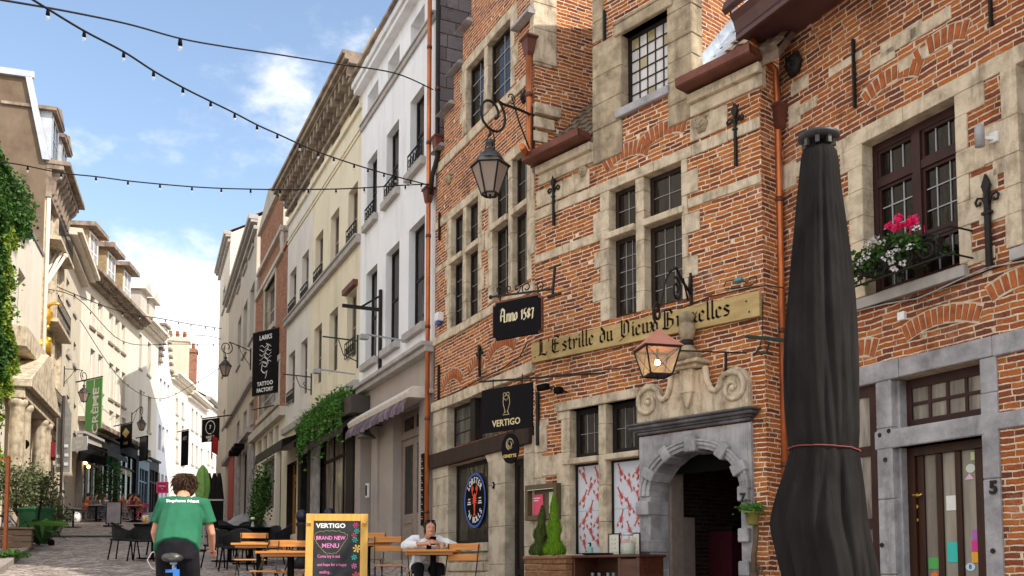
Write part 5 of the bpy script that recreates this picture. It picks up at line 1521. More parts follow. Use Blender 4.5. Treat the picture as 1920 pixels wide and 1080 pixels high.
for (a_, b_) in ((ga+fw, xm), (xm, gb-fw)):
    mb = MB(); sw_ = .11; kz = gc + .95
    mb.box(a_+.005, a_+sw_, y+.01, y+.06, gc, ztr-.06); mb.box(b_-sw_, b_-.005, y+.01, y+.06, gc, ztr-.06); mb.box(a_+sw_, b_-sw_, y+.01, y+.06, ztr-.2, ztr-.06)
    mb.box(a_+sw_, b_-sw_, y+.02, y+.06, gc, kz); mb.box(a_+sw_+.05, b_-sw_-.05, y-.005, y+.03, gc+.12, kz-.3); mb.box(a_+sw_+.05, b_-sw_-.05, y-.005, y+.03, kz-.2, kz-.08)
    dd = mb.build('door', M['taupe_d'], wh, bevel=.01); MB().box(a_+sw_-.01, b_-sw_+.01, y+.04, y+.05, kz-.02, ztr-.18).build('pane', M['glass'], dd)
    window(wh, a_, b_, ztr+.06, gd-.07, y=y+.01, fw=.06, mat='taupe_d', nx=1, nz=1, pane='glass')
# awning
ax0, ax1 = X(664,790,-.3), LW-.25
az = Z(800, 722, -.4)
aw = F.root('awning', (ax0+ax1)/2, -.05, az, 'half open purple striped shop awning with cream cassette', 'awning')
hw = (ax1-ax0)/2
mb = MB(); mb.prism([(-.0,-.05),(-.0,.18),(-.30,.16),(-.42,.04),(-.38,-.06)], -hw, hw, ax='x'); mb.build('cassette', M['trim_grey'] if 0 else plain('cream enamel', (.62,.57,.50), .5), aw, bevel=.01)
mb = MB(); rings = []
n = 40
for k in range(n+1):
    x = -hw + .05 + (2*hw-.1)*k/n; wv = .012*math.sin(k*1.9)
    rings.append([(x, -.36, -.02), (x, -.46+wv, -.20), (x, -.47+wv*2, -.33+.02*math.sin(k*2.2))])
mb.loft(rings, closed=False, cap=False, smooth=False)
m_, t_, b_ = new_mat('mauve striped awning cloth')
v_ = tex_vec(t_, 'Object', (5, 0, 0)); nn_ = noise(t_, tex_vec(t_, 'Object', (7,1,2)), 1.0, 2)
cc_ = ramp(t_, nn_.outputs['Fac'], [(.36,(.07,.055,.065)), (.5,(.10,.07,.095)), (.60,(.24,.17,.22)), (.68,(.09,.06,.08))]); t_.links.new(cc_, b_.inputs['Base Color']); b_.inputs['Roughness'].default_value = .9
mb.build('valance', m_, aw)
# cone lamp, intercom, wall blackboard
a_, z_ = F.px(690, 822, -.35)
r = F.root('cone_lamp', a_, -.02, z_, 'pale conical metal lamp under the mauve awning', 'lamp')
mb = MB(); mb.lathe([(.20,-.0),(.17,.05),(.07,.13),(.05,.2),(.01,.22)], (0,-.35,0), 14); mb.build('shade', M['iron_grey'], r); mb = MB(); mb.tube([(0,-.35,.2),(0,-.2,.3),(0,0,.3)], .015, 6); mb.build('arm', M['iron'], r)
a_, z_ = F.px(690, 923, .1)
mb = MB(); mb.box(-.09,.09,-.02,.02,-.16,.16,0); mb.box(-.05,.05,-.03,-.02,-.12,.12,1); mb.build('intercom', [M['whitep'], M['black']], None, F.loc(X(691,923,-.02)+.0,-.10 if 0 else -.05,z_), F.rz, label='white framed intercom panel on the taupe shopfront', cat='intercom')
a_, b2 = X(792,900,-.1), X(802,900,-.1)
r = F.root('menu_blackboard', (a_+b2)/2, -.10, Z(797, 985, -.1), 'tall narrow wall blackboard chalked with a drinks list beside the copper pipe', 'blackboard')
hh = Z(797, 850, -.1)-Z(797, 985, -.1)
mb = MB(); mb.box(-(b2-a_)/2, (b2-a_)/2, -.03, .0, 0, hh); mb.build('board', M['black'], r)
mb = MB()
for k in range(9):
    z = .12+hh*.9*k/9; w_ = (b2-a_)/2*random.uniform(.5,.85); mb.box(-(b2-a_)*.42, -(b2-a_)*.42+w_, -.033, -.031, z, z+.018); mb.box(-(b2-a_)*.42, -(b2-a_)*.42+w_*.6, -.033, -.031, z+.05, z+.06)
mb.build('chalk_writing', M['greyp'], r)
# black steel sign bracket
a_, z_ = F.px(711, 622, -.05)
r = F.root('steel_bracket', X(711,700,-.05), -.05, Z(711,700,-.05), 'empty black steel sign arm on a tall flat post on the white facade', 'bracket')
H_ = Z(711,545,-.05)-Z(711,700,-.05)
mb = MB(); mb.box(-.045,.045,-.02,.04,0,H_); mb.build('post', M['iron'], r)
zz = H_*.76; mb = MB(); mb.box(-.03,.03,-.85,.0,zz-.035,zz+.035); mb.bar((0,-.02,zz+.3),(0,-.45,zz), .04); mb.build('arm', M['iron'], r)
# wall spotlights
for (px, py, lb) in ((738,640,'thin grey arm spotlight above the shop cornice of the white house'),(637,702,'thin white arm spotlight above the hanging greenery')):
    FF_ = FW if px > 680 else FC
    a_, z_ = FF_.px(px+30, py, -.0)
    r = FF_.root('arm_light', a_, -.02, z_, lb, 'spotlight'); mb = MB(); mb.bar((0,0,0),(0,-.9,.05), .03); mb.build('arm', M['greyp'], r); mb = MB(); mb.box(-.07,.07,-1.02,-.85,-.06,.04); mb.build('head', M['greyp'], r, bevel=.01)

# ============================================================ CREAM TOWNHOUSE
F = FC; X, Z = mkXZ(F)
ch = F.root('cream_townhouse', 0, 0, 0, 'long cream and white townhouse with a dark bracketed cornice and balcony rails', 'building')
rows = [ # (x0,x1) columns for each storey
 ([(545,557),(567,581),(593,608),(620.7,638),(653,671.5)], [378,344,292.6,246,192.6], [418,374,329.6,287,233]),
 ([(542.6,555),(566.7,578),(591,605),(620,635),(654.6,671)], [517,482.7,448,408.6,362], [596,568,540,503,468]),
 ([(541,553),(564,576),(589,603),(617.6,633),(651,668.5)], [668,645,617,590,557], [758,740,723,705,691])]
cops = []
for cols, tops, bots in rows:
    za = sum(Z(c[0], b) for c, b in zip(cols, bots))/5; zt_ = sum(Z(c[0], t) for c, t in zip(cols, tops))/5
    cops.append([(X(c[0], (t+b)/2), X(c[1], (t+b)/2), za, zt_) for c, t, b in zip(cols, tops, bots)])
# same columns on every storey
for i in range(5):
    xa_ = sum(r_[i][0] for r_ in cops)/3; xb_ = sum(r_[i][1] for r_ in cops)/3
    for r_ in cops: r_[i] = (xa_, xb_, r_[i][2], r_[i][3])
corT2 = Z(600, 177, -.5); corB = min((Z(537,357)+Z(678,130))/2, corT2-.85)
split = (cops[0][1][1]+cops[0][2][0])/2
shZc = Z(600, 765)
print('CREAM', cops, corT2, corB, shZc)
glc = F.ground(LC)-1
holes = [o for r_ in cops for o in r_]
wm = MB(); wall(wm, [(split, LC, shZc, corT2)], [(*o,.34) for o in holes if o[0] > split], m=0, mr=0)
wall(wm, [(0, split, shZc, corT2)], [(*o,.34) for o in holes if o[0] < split], m=1, mr=1)
side_walls(wm, LC, glc, corT2, m=0); wm.build('wall', [M['cream'], M['whitefar']], ch)
mb = MB()
mb.box(-.1, LC+.1, -.10, .02, corB-.12, corB); mb.box(-.2, LC+.05, -.36, .02, corT2-.30, corT2-.22); mb.box(-.3, LC+.05, -.46, .02, corT2-.22, corT2-.09); mb.box(-.35, LC+.05, -.52, .02, corT2-.09, corT2)
n = int(LC/.40)
for i in range(n):
    x = LC*(i+.5)/n; mb.box(x-.08, x+.08, -.34, .0, corT2-.55, corT2-.31); mb.box(x-.07, x+.07, -.18, .0, corT2-.8, corT2-.551)
mb.build('cornice', M['dark_cornice'], ch)
mb = MB()
s2 = cops[0][0][2]; mb.box(0, LC, -.07, .02, s2-.14, s2); mb.box(0, LC, -.03, .02, s2-.62, s2-.54); mb.box(0, LC, -.03, .02, s2-.75, s2-.69)
mb.build('string_course', M['cream'], ch)
s3 = cops[1][0][2]
mb = MB(); mb.box(0, LC, -.12, .02, s3-.22, s3-.02); mb.box(0, LC, -.16, .02, s3-.06, s3); mb.box(0, LC, -.14, .05, shZc-.15, shZc+.05); mb.build('sill_band', M['trim_grey'], ch, bevel=.01)
for k, r_ in enumerate(cops):
    for j, o in enumerate(r_):
        tallwin(ch, o, y=.14, pane='glass', mat='taupe_d' if k else 'greyp')
        if k == 1 and j in (0,1,2,4) or k == 2 and j in (0, 4): railing(ch, o[0], o[1], o[2]+.01, .42 if k else .3)
for k in (1, 2):
    mb = MB(); o = cops[k][4]
    if k == 2:
        mb.box(o[0]-.1, o[1]+.1, -.12, .02, o[3]+.02, o[3]+.16); mb.build('window_hood', M['copper_dull'], ch)
gable_roof(ch, LC, corT2-.05, depth=9, h=2.6, over=.15, ends='cream2')
mb = MB(); xr = LC+.0
mb.box(LC-1.2, LC-.02, .3, 1.1, corT2-.2, corT2+.75); mb.build('chimney', M['cream2'], ch)
# shops
rec = [(X(539,940), X(557,940), F.ground(X(545,900))+.1, Z(548,868), .3), (X(570,900), X(582,900), F.ground(X(575,900)), Z(575,850), .3), (X(585,900)+.1, X(655,900), F.ground(X(620,900))+.35, Z(620,812), .3)]
sm = MB(); wall(sm, [(0, LC, glc, shZc)], rec, y0=-.03, m=0, mr=1)
sm.build('shopfront', [M['cream'], M['wood_black']], ch)
mb = MB()
for a_, b_ in ((X(566,900)-.1, X(570,900)), (X(582,900), X(587,900)), (X(655,900), X(668,900))): mb.box(a_, b_, -.10, .0, glc, Z(600,800))
mb.box(X(566,900), X(668,900), -.25, .0, Z(620,812)+.02, Z(620,790)); mb.build('shop_pillar', M['wood_black'], ch, bevel=.01)
mb = MB(); mb.box(X(587,900), X(602,900), -.08, -.03, glc, Z(600,815)) ; mb.build('pier', M['bluestone'], ch)
def shopwin(parent, o, nx, tz, mat='wood_black', pane='glass_shop', y=.1, fw=.08):
    a_, b_, c_, d_ = o[:4]
    mb = MB(); mb.box(a_, b_, y, y+.06, c_, c_+fw); mb.box(a_, b_, y, y+.06, d_-fw, d_); mb.box(a_, b_, y-.01, y+.06, tz-.04, tz+.04)
    for i in range(nx+1):
        x = a_+(b_-a_)*i/nx; mb.box(max(a_, x-fw/2), min(b_, x+fw/2), y-.004, y+.056, c_, d_)
    w_ = mb.build('shop_window', M[mat], parent); MB().box(a_, b_, y+.03, y+.04, c_, d_).build('pane', M[pane], w_)
shopwin(ch, rec[2], 4, Z(620,860), pane='glass_w'); shopwin(ch, rec[1], 1, Z(575,880))
# double oak door
o = rec[0]; mb = MB(); y = .16; zz = Z(548, 893)
mb.box(o[0], o[0]+.08, y, y+.08, o[2], o[3]); mb.box(o[1]-.08, o[1], y, y+.08, o[2], o[3]); mb.box(o[0], o[1], y-.003, y+.08, zz, zz+.1); mb.build('door_frame', M['wood_tan'], ch)
xm = (o[0]+o[1])/2
for a_, b_ in ((o[0]+.08, xm-.004), (xm+.004, o[1]-.08)):
    mb = MB(); mb.box(a_, b_, y+.02, y+.07, o[2], o[2]+.7); 
    for q in ((a_, a_+.1), (b_-.1, b_)): mb.box(q[0], q[1], y+.015, y+.065, o[2]+.7, zz)
    mb.box(a_+.1, b_-.1, y+.02, y+.06, zz-.12, zz); mb.box(a_+.1, b_-.1, y+.02, y+.06, o[2]+1.5, o[2]+1.6); mb.box(a_+.08, b_-.08, y, y+.03, o[2]+.1, o[2]+.6)
    d_ = mb.build('door', M['wood_tan'], ch, bevel=.01); MB().box(a_+.09, b_-.09, y+.04, y+.05, o[2]+.7, zz-.1).build('pane', M['glass'], d_)
MB().box(o[0]+.05, o[1]-.05, y+.03, y+.04, zz+.1, o[3]).build('fanlight', M['glass'], ch)
# awnings
def rolled_awning(F, xa, xb, z, y, label, drop=.0, mat='wood_black', cas=None, out=.5):
    r = F.root('awning', (xa+xb)/2, -.03, z, label, 'awning'); h = (xb-xa)/2
    mb = MB(); mb.prism([(0,-.08),(0,.10),(-.2,.12),(-.28,.02),(-.22,-.08)], -h, h, ax='x'); mb.build('cassette', cas or M['trim_grey'], r, bevel=.01)
    mb = MB(); mb.prism([(-.2,0),(-.2,.03),(-out,-.3),(-out-.02,-.48-drop),(-out,-.48-drop),(-out+.02,-.33)], -h+.03, h-.03, ax='x'); mb.build('cloth', M[mat], r)
    return r
rolled_awning(F, X(594,820,-.3), X(662,780,-.3), Z(630, 792,-.3), 0, 'pale cassette awning over the tall glazed shopfront')
rolled_awning(F, X(511,850,-.5)+.0, X(566,820,-.5), Z(545, 818,-.5), 0, 'half open black awning over the oak door', .1, out=1.0)
# planter box of hanging greenery
a_, b_ = X(567,800,-.4), X(664,760,-.4); zq = Z(664, 742, -.45)
r = F.root('hanging_planter', (a_+b_)/2, -.03, zq-.35, 'long black facade planter overflowing with trailing green plants', 'planter')
h = (b_-a_)/2
mb = MB(); mb.box(-h, h, -.45, .0, 0, .42); mb.build('box', plain('dark brown metal', (.05,.04,.035), .6), r, bevel=.01)
mb = MB()
for i in range(7500):
    x = random.uniform(-h*1.0, h*.78); k = random.random()
    if k < .55: y_, z_ = random.gauss(-.25,.11), .42+abs(random.gauss(0,.17))*(1.1-.5*abs(x/h))
    else: y_, z_ = -.46-random.uniform(0,.12), .42-abs(random.gauss(0,.26))*(1.4 if math.sin(x*7)+math.sin(x*3.1+1) > -.2 else .5)
    leaf(mb, (x, y_, z_), random.uniform(.04,.10), up=-.3)
for i in range(260):
    x = random.uniform(-h, h*.75); p = Vector((x,-.3,.4)); d = Vector((random.gauss(0,.3), random.gauss(-.25,.25), random.uniform(.4,1))).normalized(); L_ = random.uniform(.3,.75)
    s_ = Vector((.02,0,0)); q = p+d*L_*.6; e = q+Vector((d.x,d.y,-.1))*L_*.5
    mb.face([p-s_, p+s_, q+s_, q-s_]); mb.face([q-s_, q+s_, e])
mb.build('foliage', M['fern'], r)

# ============================================================ BRICK GABLE HOUSE (tattoo shop)
F = FB; X, Z = mkXZ(F)
th = F.root('curved_gable_house', 0, 0, 0, 'narrow brick house with scrolled stone gable behind the black tattoo banner', 'building')
glb = F.ground(LB)-1
w1_ = (X(497,570), X(516,570), Z(505,620), Z(505,532)); lowZ = Z(505, 795)
w2_ = (X(486,750), X(523,750), Z(505,768), Z(505,700))
eav = Z(490, 545); gtop = Z(500, 418)
xa_, xb_ = X(484,480), X(533,470)
sh_o = [(X(489,900), X(514,900), Z(500,957), Z(500,862), .2), (X(517,900), X(527,900), F.ground(X(520,900)), Z(520,845), .3)]
tr_o = [(X(483+i*10.5,840), X(490+i*10.5,840), Z(500,845), Z(500,815), .2) for i in range(4)]
wm = MB(); wall(wm, [(0,LB,lowZ,eav),(xa_,xb_,eav-.01,Z(505,480)),(xa_+.6,xb_-.3,Z(505,480)-.01,gtop)], [(*w1_,.25),(*w2_,.25)], m=0, mr=1)
wall(wm, [(0,LB,glb,lowZ)], sh_o+tr_o, m=2, mr=2)
side_walls(wm, LB, glb, eav, m=2); wm.build('wall', [M['brick_far'], M['stone'], M['cream3']], th)
mb = MB()
for s, xx in ((-1, xa_), (1, xb_)):
    pts = [(xx, eav), (xx-s*.1, eav+.5), (xx-s*.5, eav+1.0), (xx-s*.55, Z(505,480)), (xx-s*.75, Z(505,480)), (xx-s*.7, eav+1.0), (xx-s*.3, eav)]
    mb.prism(pts, -.08, .2)
mb.box(xa_, xb_, -.10, .1, eav-.15, eav+.02); mb.box(xa_+.4, xb_-.2, -.12, .2, Z(505,480)-.08, Z(505,480)+.06); mb.prism([(xa_+.5,gtop),(xb_-.2,gtop),((xa_+xb_)/2+.1,gtop+.9)], -.12, .25)
for w_ in (w1_, w2_):
    for q in (w_[0]-.18, w_[1]): mb.box(q, q+.18, -.03, .1, w_[2]-.1, w_[3]+.1)
    mb.box(w_[0]-.2, w_[1]+.2, -.05, .1, w_[3], w_[3]+.2); mb.box(w_[0]-.2, w_[1]+.2, -.1, .1, w_[2]-.2, w_[2])
mb.box(0, LB, -.2, .1, lowZ-.2, lowZ+.1)
mb.build('stonework', M['greyrender'], th, bevel=.01)
for w_ in (w1_, w2_): window(th, *w_, y=.18, fw=.08, mat='greyp', nx=2, nz=2, mt=.07, pane='glass_far')
for o in sh_o[:1]: window(th, *o[:4], y=.15, fw=.06, mat='wood_black', nx=1, nz=1, pane='glass_w')
window(th, *sh_o[1][:4], y=.15, fw=.1, mat='wood_black', nx=1, nz=1, pane='glass', name='door')
for o in tr_o: window(th, *o[:4], y=.12, fw=.05, mat='wood_black', nx=1, nz=1, pane='glass')
gable_roof(th, LB, eav, depth=8, h=2.5, over=.05, mat='redroof', ends='cream3')

# generic plain building ---------------------------------------------------
def simple_house(F, L_, name, label, mat, top_px, floors, shop=None, roof='tile', corn='trim_grey', base=-1.2, win=('glass_far','greyp'), cd=.35, roofh=2.5, reveal=.25, sill='trim_grey', mod=False, depth=9):
    """floors: list of (list of (x0,x1), ytop, ybot, ref) in photo pixels"""
    X, Z = mkXZ(F)
    r = F.root(name, 0, 0, 0, label, 'building')
    zt = Z(*top_px)
    g = min(F.ground(0), F.ground(L_)) + base
    holes = []
    for cols, yt, yb, ref in floors:
        za, zb_ = Z(ref, yb), Z(ref, yt)
        for c in cols: holes.append((X(c[0], (yt+yb)/2), X(c[1], (yt+yb)/2), za, zb_))
    sh = shop or []
    wm = MB(); wall(wm, [(0, L_, g, zt)], [(*h, reveal) for h in holes] + [(*s_, .3) for s_ in sh], m=0, mr=0)
    side_walls(wm, L_, g, zt, depth=depth); wm.build('wall', M[mat], r)
    mb = MB(); mb.box(-.1, L_+.05, -cd*.4, .02, zt-.55, zt-.4); mb.box(-.1, L_+.1, -cd, .02, zt-.16, zt+.02); mb.box(-.1, L_+.08, -cd*.75, .02, zt-.28, zt-.16)
    if mod:
        n = int(L_/.4)
        for i in range(n): x = L_*(i+.5)/n; mb.box(x-.08, x+.08, -cd*.7, 0, zt-.42, zt-.28)
    mb.build('cornice', M[corn], r)
    sb_ = MB()
    for h in holes:
        window(r, *h, y=reveal*.7, fw=.06, mat=win[1], nx=2, nz=2, mt=.05, pane=win[0]); sb_.box(h[0]-.1, h[1]+.1, -.08, .1, h[2]-.13, h[2])
    if holes: sb_.build('window_sill', M[sill], r)
    for s_ in sh: window(r, *s_, y=.15, fw=.1, mat='wood_black', nx=1, nz=1, rail=(.75,), pane='glass')
    gable_roof(r, L_, zt, depth=depth, h=roofh, over=.2, mat=roof, ends=mat)
    return r
F = FG; X, Z = mkXZ(F)
gg = simple_house(F, LG, 'grey_townhouse', 'grey beige townhouse with shop of red and grey panels left of the tattoo banner', 'greyrender', (450,505),
    [([(468,476),(458,464),(447,452)],465,505,460), ([(468,476),(456,463),(446,452)],570,660,460), ([(467,475),(456,462),(444,449)],770,810,460)],
    shop=[(X(452,900), X(466,900), F.ground(X(460,900)), Z(460,845))], roof='redroof')
plainpart(gg, 'red_panel', 'redshop', (X(432,900), X(442,900), -.12, -.02, F.ground(X(436,900))-1, Z(436,850)))
plainpart(gg, 'shop_panel', 'bluestone', (X(443,900), X(451,900), -.10, -.02, F.ground(X(446,900))-1, Z(446,850)), (X(467,900), X(476,900), -.1, -.02, F.ground(X(470,900))-1, Z(470,840)))
plainpart(gg, 'sign_lamp', 'black', *[(X(450+i*5,848), X(453+i*5,848), -.5, -.1, Z(450+i*5,856-i*6), Z(450+i*5,848-i*6)) for i in range(3)])
plainpart(gg, 'string_course', 'trim_grey', (0, LG, -.18, .0, Z(460,740)-.1, Z(460,740)+.1), (0, LG, -.25, .0, Z(460,825)-.1, Z(460,825)+.1))
tt_ = simple_house(FT, LT, 'tan_townhouse', 'narrow tan townhouse at the far end of the right hand row', 'cream3', (418,490),
    [([(418,422)],540,580,420), ([(418,422)],650,700,420), ([(418,422)],770,800,420)], roof='redroof')

# ============================================================ LEFT ROW
# ivy house, runs toward the camera
F = FI; X, Z = mkXZ(F)
ivt = F.px(0, 325)[1]
ih = F.root('ivy_house', 0, 0, 0, 'pale low house under a thick coat of ivy at the left edge', 'building')
hs = [(1.5+i*3.6, 3.0+i*3.6, z_+i*.28, z_+2.0+i*.28) for i in range(5) for z_ in (1.6, 4.8, 8.0)] + [(19.4, 20.7, 8.6, 10.6), (19.4, 20.7, 5.4, 7.2)]
wm = MB(); wall(wm, [(0, LI, -2, ivt)], [(*h,.3) for h in hs], m=0, mr=0); side_walls(wm, LI, -2, ivt, depth=10); wm.build('wall', M['cream3'], ih)
for h in hs: window(ih, *h, y=.2, fw=.06, mat='greyp', nx=2, nz=2, mt=.05, pane='glass_far')
MB().box(0, LI, -.05, 10, ivt, ivt+.15).build('roof', M['slate'], ih)
# the ivy itself: leaves in a bulging layer over the wall
iv = MB(); ivy_y = MB()
E1 = X(74, 430, -.4); 
def ivy_edge(z):
    # right-hand limit of the growth along the wall for a given height, read from the photo's outline
    pts = [(X(8,850,-.4), Z(8,850,-.4)), (X(22,760,-.4), Z(22,760,-.4)), (X(47,690,-.4), Z(47,690,-.4)), (X(40,600,-.4), Z(40,600,-.4)), (X(33,480,-.4), Z(33,480,-.4)), (X(74,440,-.4), Z(74,440,-.4)), (X(70,400,-.4), Z(70,400,-.4)), (X(52,345,-.4), Z(52,345,-.4))]
    pts.sort(key=lambda p: p[1])
    if z <= pts[0][1]: return pts[0][0]
    for (x0_, z0_), (x1_, z1_) in zip(pts, pts[1:]):
        if z0_ <= z <= z1_: return x0_ + (x1_-x0_)*(z-z0_)/max(1e-6, z1_-z0_)
    return pts[-1][0]
n_ = 0
sLeft = X(-60, 600)
while n_ < 36000:
    z = random.uniform(-.5, ivt+.5); e = ivy_edge(z) + .5*math.sin(z*2.1)+.3*math.sin(z*5.3)
    x = random.uniform(max(0, sLeft), LI)
    if x > e + random.gauss(0,.25): continue
    bulge = .10 + .08*math.sin(x*1.7+z*.9)*math.sin(z*1.3-x*.6) + .1*math.sin(z*4.1+x*3)
    y_ = -random.uniform(.02, max(.06, bulge+.12))
    if z > ivt-.2: z = ivt + .1*abs(random.gauss(0,1.2)) + (.9 if x > LI-6 else 0)*random.random()**2; y_ = random.uniform(-.3,.5)
    yel = x > e - 1.6 and z < ivt-1.2 and random.random() < .8
    leaf(ivy_y if yel else iv, (x, y_, z), random.uniform(.08,.17), up=-.5); n_ += 1
o = iv.build('ivy', M['ivy'], None, F.loc(0,0,0), F.rz, label='dense dark green ivy hanging on the pale house wall at the left edge', cat='climbing plant')
y_o = ivy_y.build('young_shoots', M['ivy_y'], o)
# mansard building
F = FD; X, Z = mkXZ(F)
dh = F.root('mansard_house', 0, 0, 0, 'tall beige house with grey zinc dormers, carved dark cornice and bare brown end wall', 'building')
ez_ = Z(92, 315, 0); mz = P(45, 156, 35.8).z - F.z0
hd = [(LD*f0, LD*f1, z0_, z0_+2.4) for z0_ in (4.6, 8.2, 11.4) for f0, f1 in ((.15,.4),(.6,.85))]
wm = MB(); wall(wm, [(0, LD, -1.5, ez_)], [(*h,.3) for h in hd], m=0, mr=0)
wm.face([(0,0,-1.5),(0,0,ez_),(0,12,ez_),(0,12,-1.5)], 1); wm.face([(LD,0,-1.5),(LD,12,-1.5),(LD,12,ez_),(LD,0,ez_)], 0)
wm.face([(0,.1,ez_),(0,.75,mz),(0,11.2,mz),(0,11.9,ez_)], 1); wm.face([(LD,.1,ez_),(LD,11.9,ez_),(LD,11.2,mz),(LD,.75,mz)], 1)
wm.build('wall', [M['cream2'], M['brownwall']], dh)
for h in hd: window(dh, *h, y=.2, fw=.06, mat='greyp', nx=2, nz=2, mt=.05, pane='glass_far')
rm = MB(); rm.face([(-.02,.0,ez_),(LD,.0,ez_),(LD,.75,mz),(-.02,.75,mz)]); rm.face([(-.02,.75,mz),(LD,.75,mz),(LD,11.2,mz+.1),(-.02,11.2,mz+.1)]); rm.build('roof', M['slate'], dh)
mb = MB(); mb.prism([(-.12,ez_),(.12,ez_),(.8,mz),(.58,mz+.02)], -.14, .02, ax='x'); mb.box(-.14,.02,.5,11.3,mz-.02,mz+.22); mb.build('verge', M['zinc'], dh)
for k in range(2):
    x0_, x1_ = .12+k*LD*.52, .12+LD*.36+k*LD*.52; zb_2 = ez_+.12; zt2 = ez_+2.0
    mb = MB(); mb.box(x0_, x1_, -.12, 1.5, zb_2, zt2); dd = mb.build('dormer', M['zinc'], dh)
    mb = MB(); mb.prism([(-.3,zt2),(1.6,zt2),(1.6,zt2+.1),(-.34,zt2+.14)], x0_-.2, x1_+.2, ax='x'); mb.prism([(x0_-.2,zt2+.1),(x1_+.2,zt2+.1),((x0_+x1_)/2,zt2+.5)], -.35, 1.5)
    mb.build('dormer_roof', M['dark_cornice'], dd); window(dd, x0_+.12, x1_-.12, zb_2+.1, zt2-.1, y=-.17, fw=.08, mat='greyp', nx=2, nz=2, mt=.05, pane='glass_far')
mb = MB(); mb.box(-.05, LD+.1, -.85, .0, ez_-.12, ez_+.06); mb.box(-.02, LD+.05, -.62, .0, ez_-.3, ez_-.12); mb.box(0, LD, -.2, .0, ez_-1.4, ez_-.3)
n = 8
for i in range(n):
    x = LD*(i+.5)/n; mb.prism([(-.6,ez_-.3),(-.15,ez_-.3),(-.15,ez_-1.3),(-.28,ez_-1.2),(-.35,ez_-.7),(-.55,ez_-.5)], x-.12, x+.12, ax='x')
mb.build('cornice', M['dark_cornice'], dh, bevel=.02)
mb = MB(); mb.tube([(.1,-.12,ez_-.3),(.1,-.12,3)], .07, 6); mb.build('downpipe', M['cream3'], dh)
# balconies of the mansard house
for z_ in (4.6, 8.2, 11.4): railing(dh, LD*.1, LD*.9, z_-.05, .9, y=-.5); MB().box(LD*.1-.1, LD*.9+.1, -.55, .0, z_-.2, z_-.06).build('balcony', M['stone'], dh)
mb = MB(); mb.box(0, LD, -.12, .0, 3.9, 4.2); mb.build('string_course', M['stone'], dh)
for q in (.02, .48, .92): MB().box(LD*q, LD*q+.28, -.16, .0, -1, ez_-1.4).build('pilaster', M['stone'], dh)
plainpart(dh, 'awning', 'maroontop', (LD*.5, LD*.8, -.6, -.02, 3.0, 3.6))
# ornate portal on the far end of the ivy house
F = FI; X, Z = mkXZ(F); a_, b_ = X(48, 740, -.6), LI-.1; zc = Z(70, 738, -.6)
sm = MB()
for q in (a_+.2, a_+1.3, b_-1.6, b_-.6): sm.lathe([(.24,-2),(.22,zc-.8),(.3,zc-.7),(.3,zc-.55)], (q,-.35,0), 12)
sm.box(a_-.1, b_+.05, -.6, .0, zc-.55, zc-.2); sm.box(a_-.2, b_+.1, -.8, .0, zc-.2, zc+.02)
sm.prism([(a_-.2,zc+.03),(b_+.1,zc+.03),((a_+b_)/2+.3,zc+1.6)], -.75, .0)
sm.box(a_+.4, b_-.4, -.5, .0, zc+1.2, zc+1.9)
sm.build('portal', M['stone'], ih, bevel=.03)
MB().prism([(a_+1.7,-1)]+[((a_+b_)/2+(b_-a_-3.4)/2*math.cos(PI-k*PI/10), zc-2+.9*math.sin(k*PI/10)) for k in range(11)]+[(b_-1.7,-1)], -.06, .03).build('door', M['wood_dark'], ih)
F = FD; X, Z = mkXZ(F)
# flagpoles and gilded figure
for k, (pa, pb) in enumerate((((38,605),(108,470)), ((42,612),(118,468)), ((44,600),(122,480)))):
    a_ = P(pa[0], pa[1], 35.5); b_ = P(pb[0], pb[1], 37.5)
    r = empty('flagpole', a_, 0, ('leftmost','middle','rightmost')[k]+' of the three bare pale flagpoles leaning out above the portal at the left', 'flagpole', 'bare flagpoles on the left facade')
    mb = MB(); mb.tube([(0,0,0), b_-a_], .06, 6); mb.build('pole', M['cream3'], r); mb = MB(); mb.ball(b_-a_, .11); mb.build('finial', M['cream3'], r)
g0 = P(74, 662, 36.0)
r = empty('gilded_statue', g0, 0, 'gilded baroque figure perched above the stone pediment on the left', 'statue')
mb = MB(); pts = [(0,0,0),(.1,0,.35),(-.12,0,.7),(-.02,0,1.05),(.16,0,1.4),(.05,0,1.75),(-.12,0,2.05),(-.1,0,2.35)]
mb.tube(pts, [.42,.36,.30,.26,.30,.26,.2,.1], 9)
for i in range(46):
    q = random.choice(pts); a_ = random.uniform(0, 2*PI); mb.ball((q[0]+.25*math.cos(a_), q[1]+.25*math.sin(a_), q[2]+random.uniform(-.15,.15)), random.uniform(.08,.17), 0, 6)
mb.tube([(0,0,1.6),(.5,-.1,1.9),(.75,-.1,1.85)], .06, 6)
mb.build('figure', M['gold'], r)
# beige neighbour with white cornice
simple_house(FN, LN, 'beige_townhouse', 'plain beige house with heavy pale cornice beside the zinc dormers', 'cream2', (126,448),
    [([(124,130),(138,143)],530,570,130), ([(124,130),(138,143)],625,670,130), ([(124,130),(138,143)],745,800,130)], corn='cream3', cd=.8, sill='trim_grey')
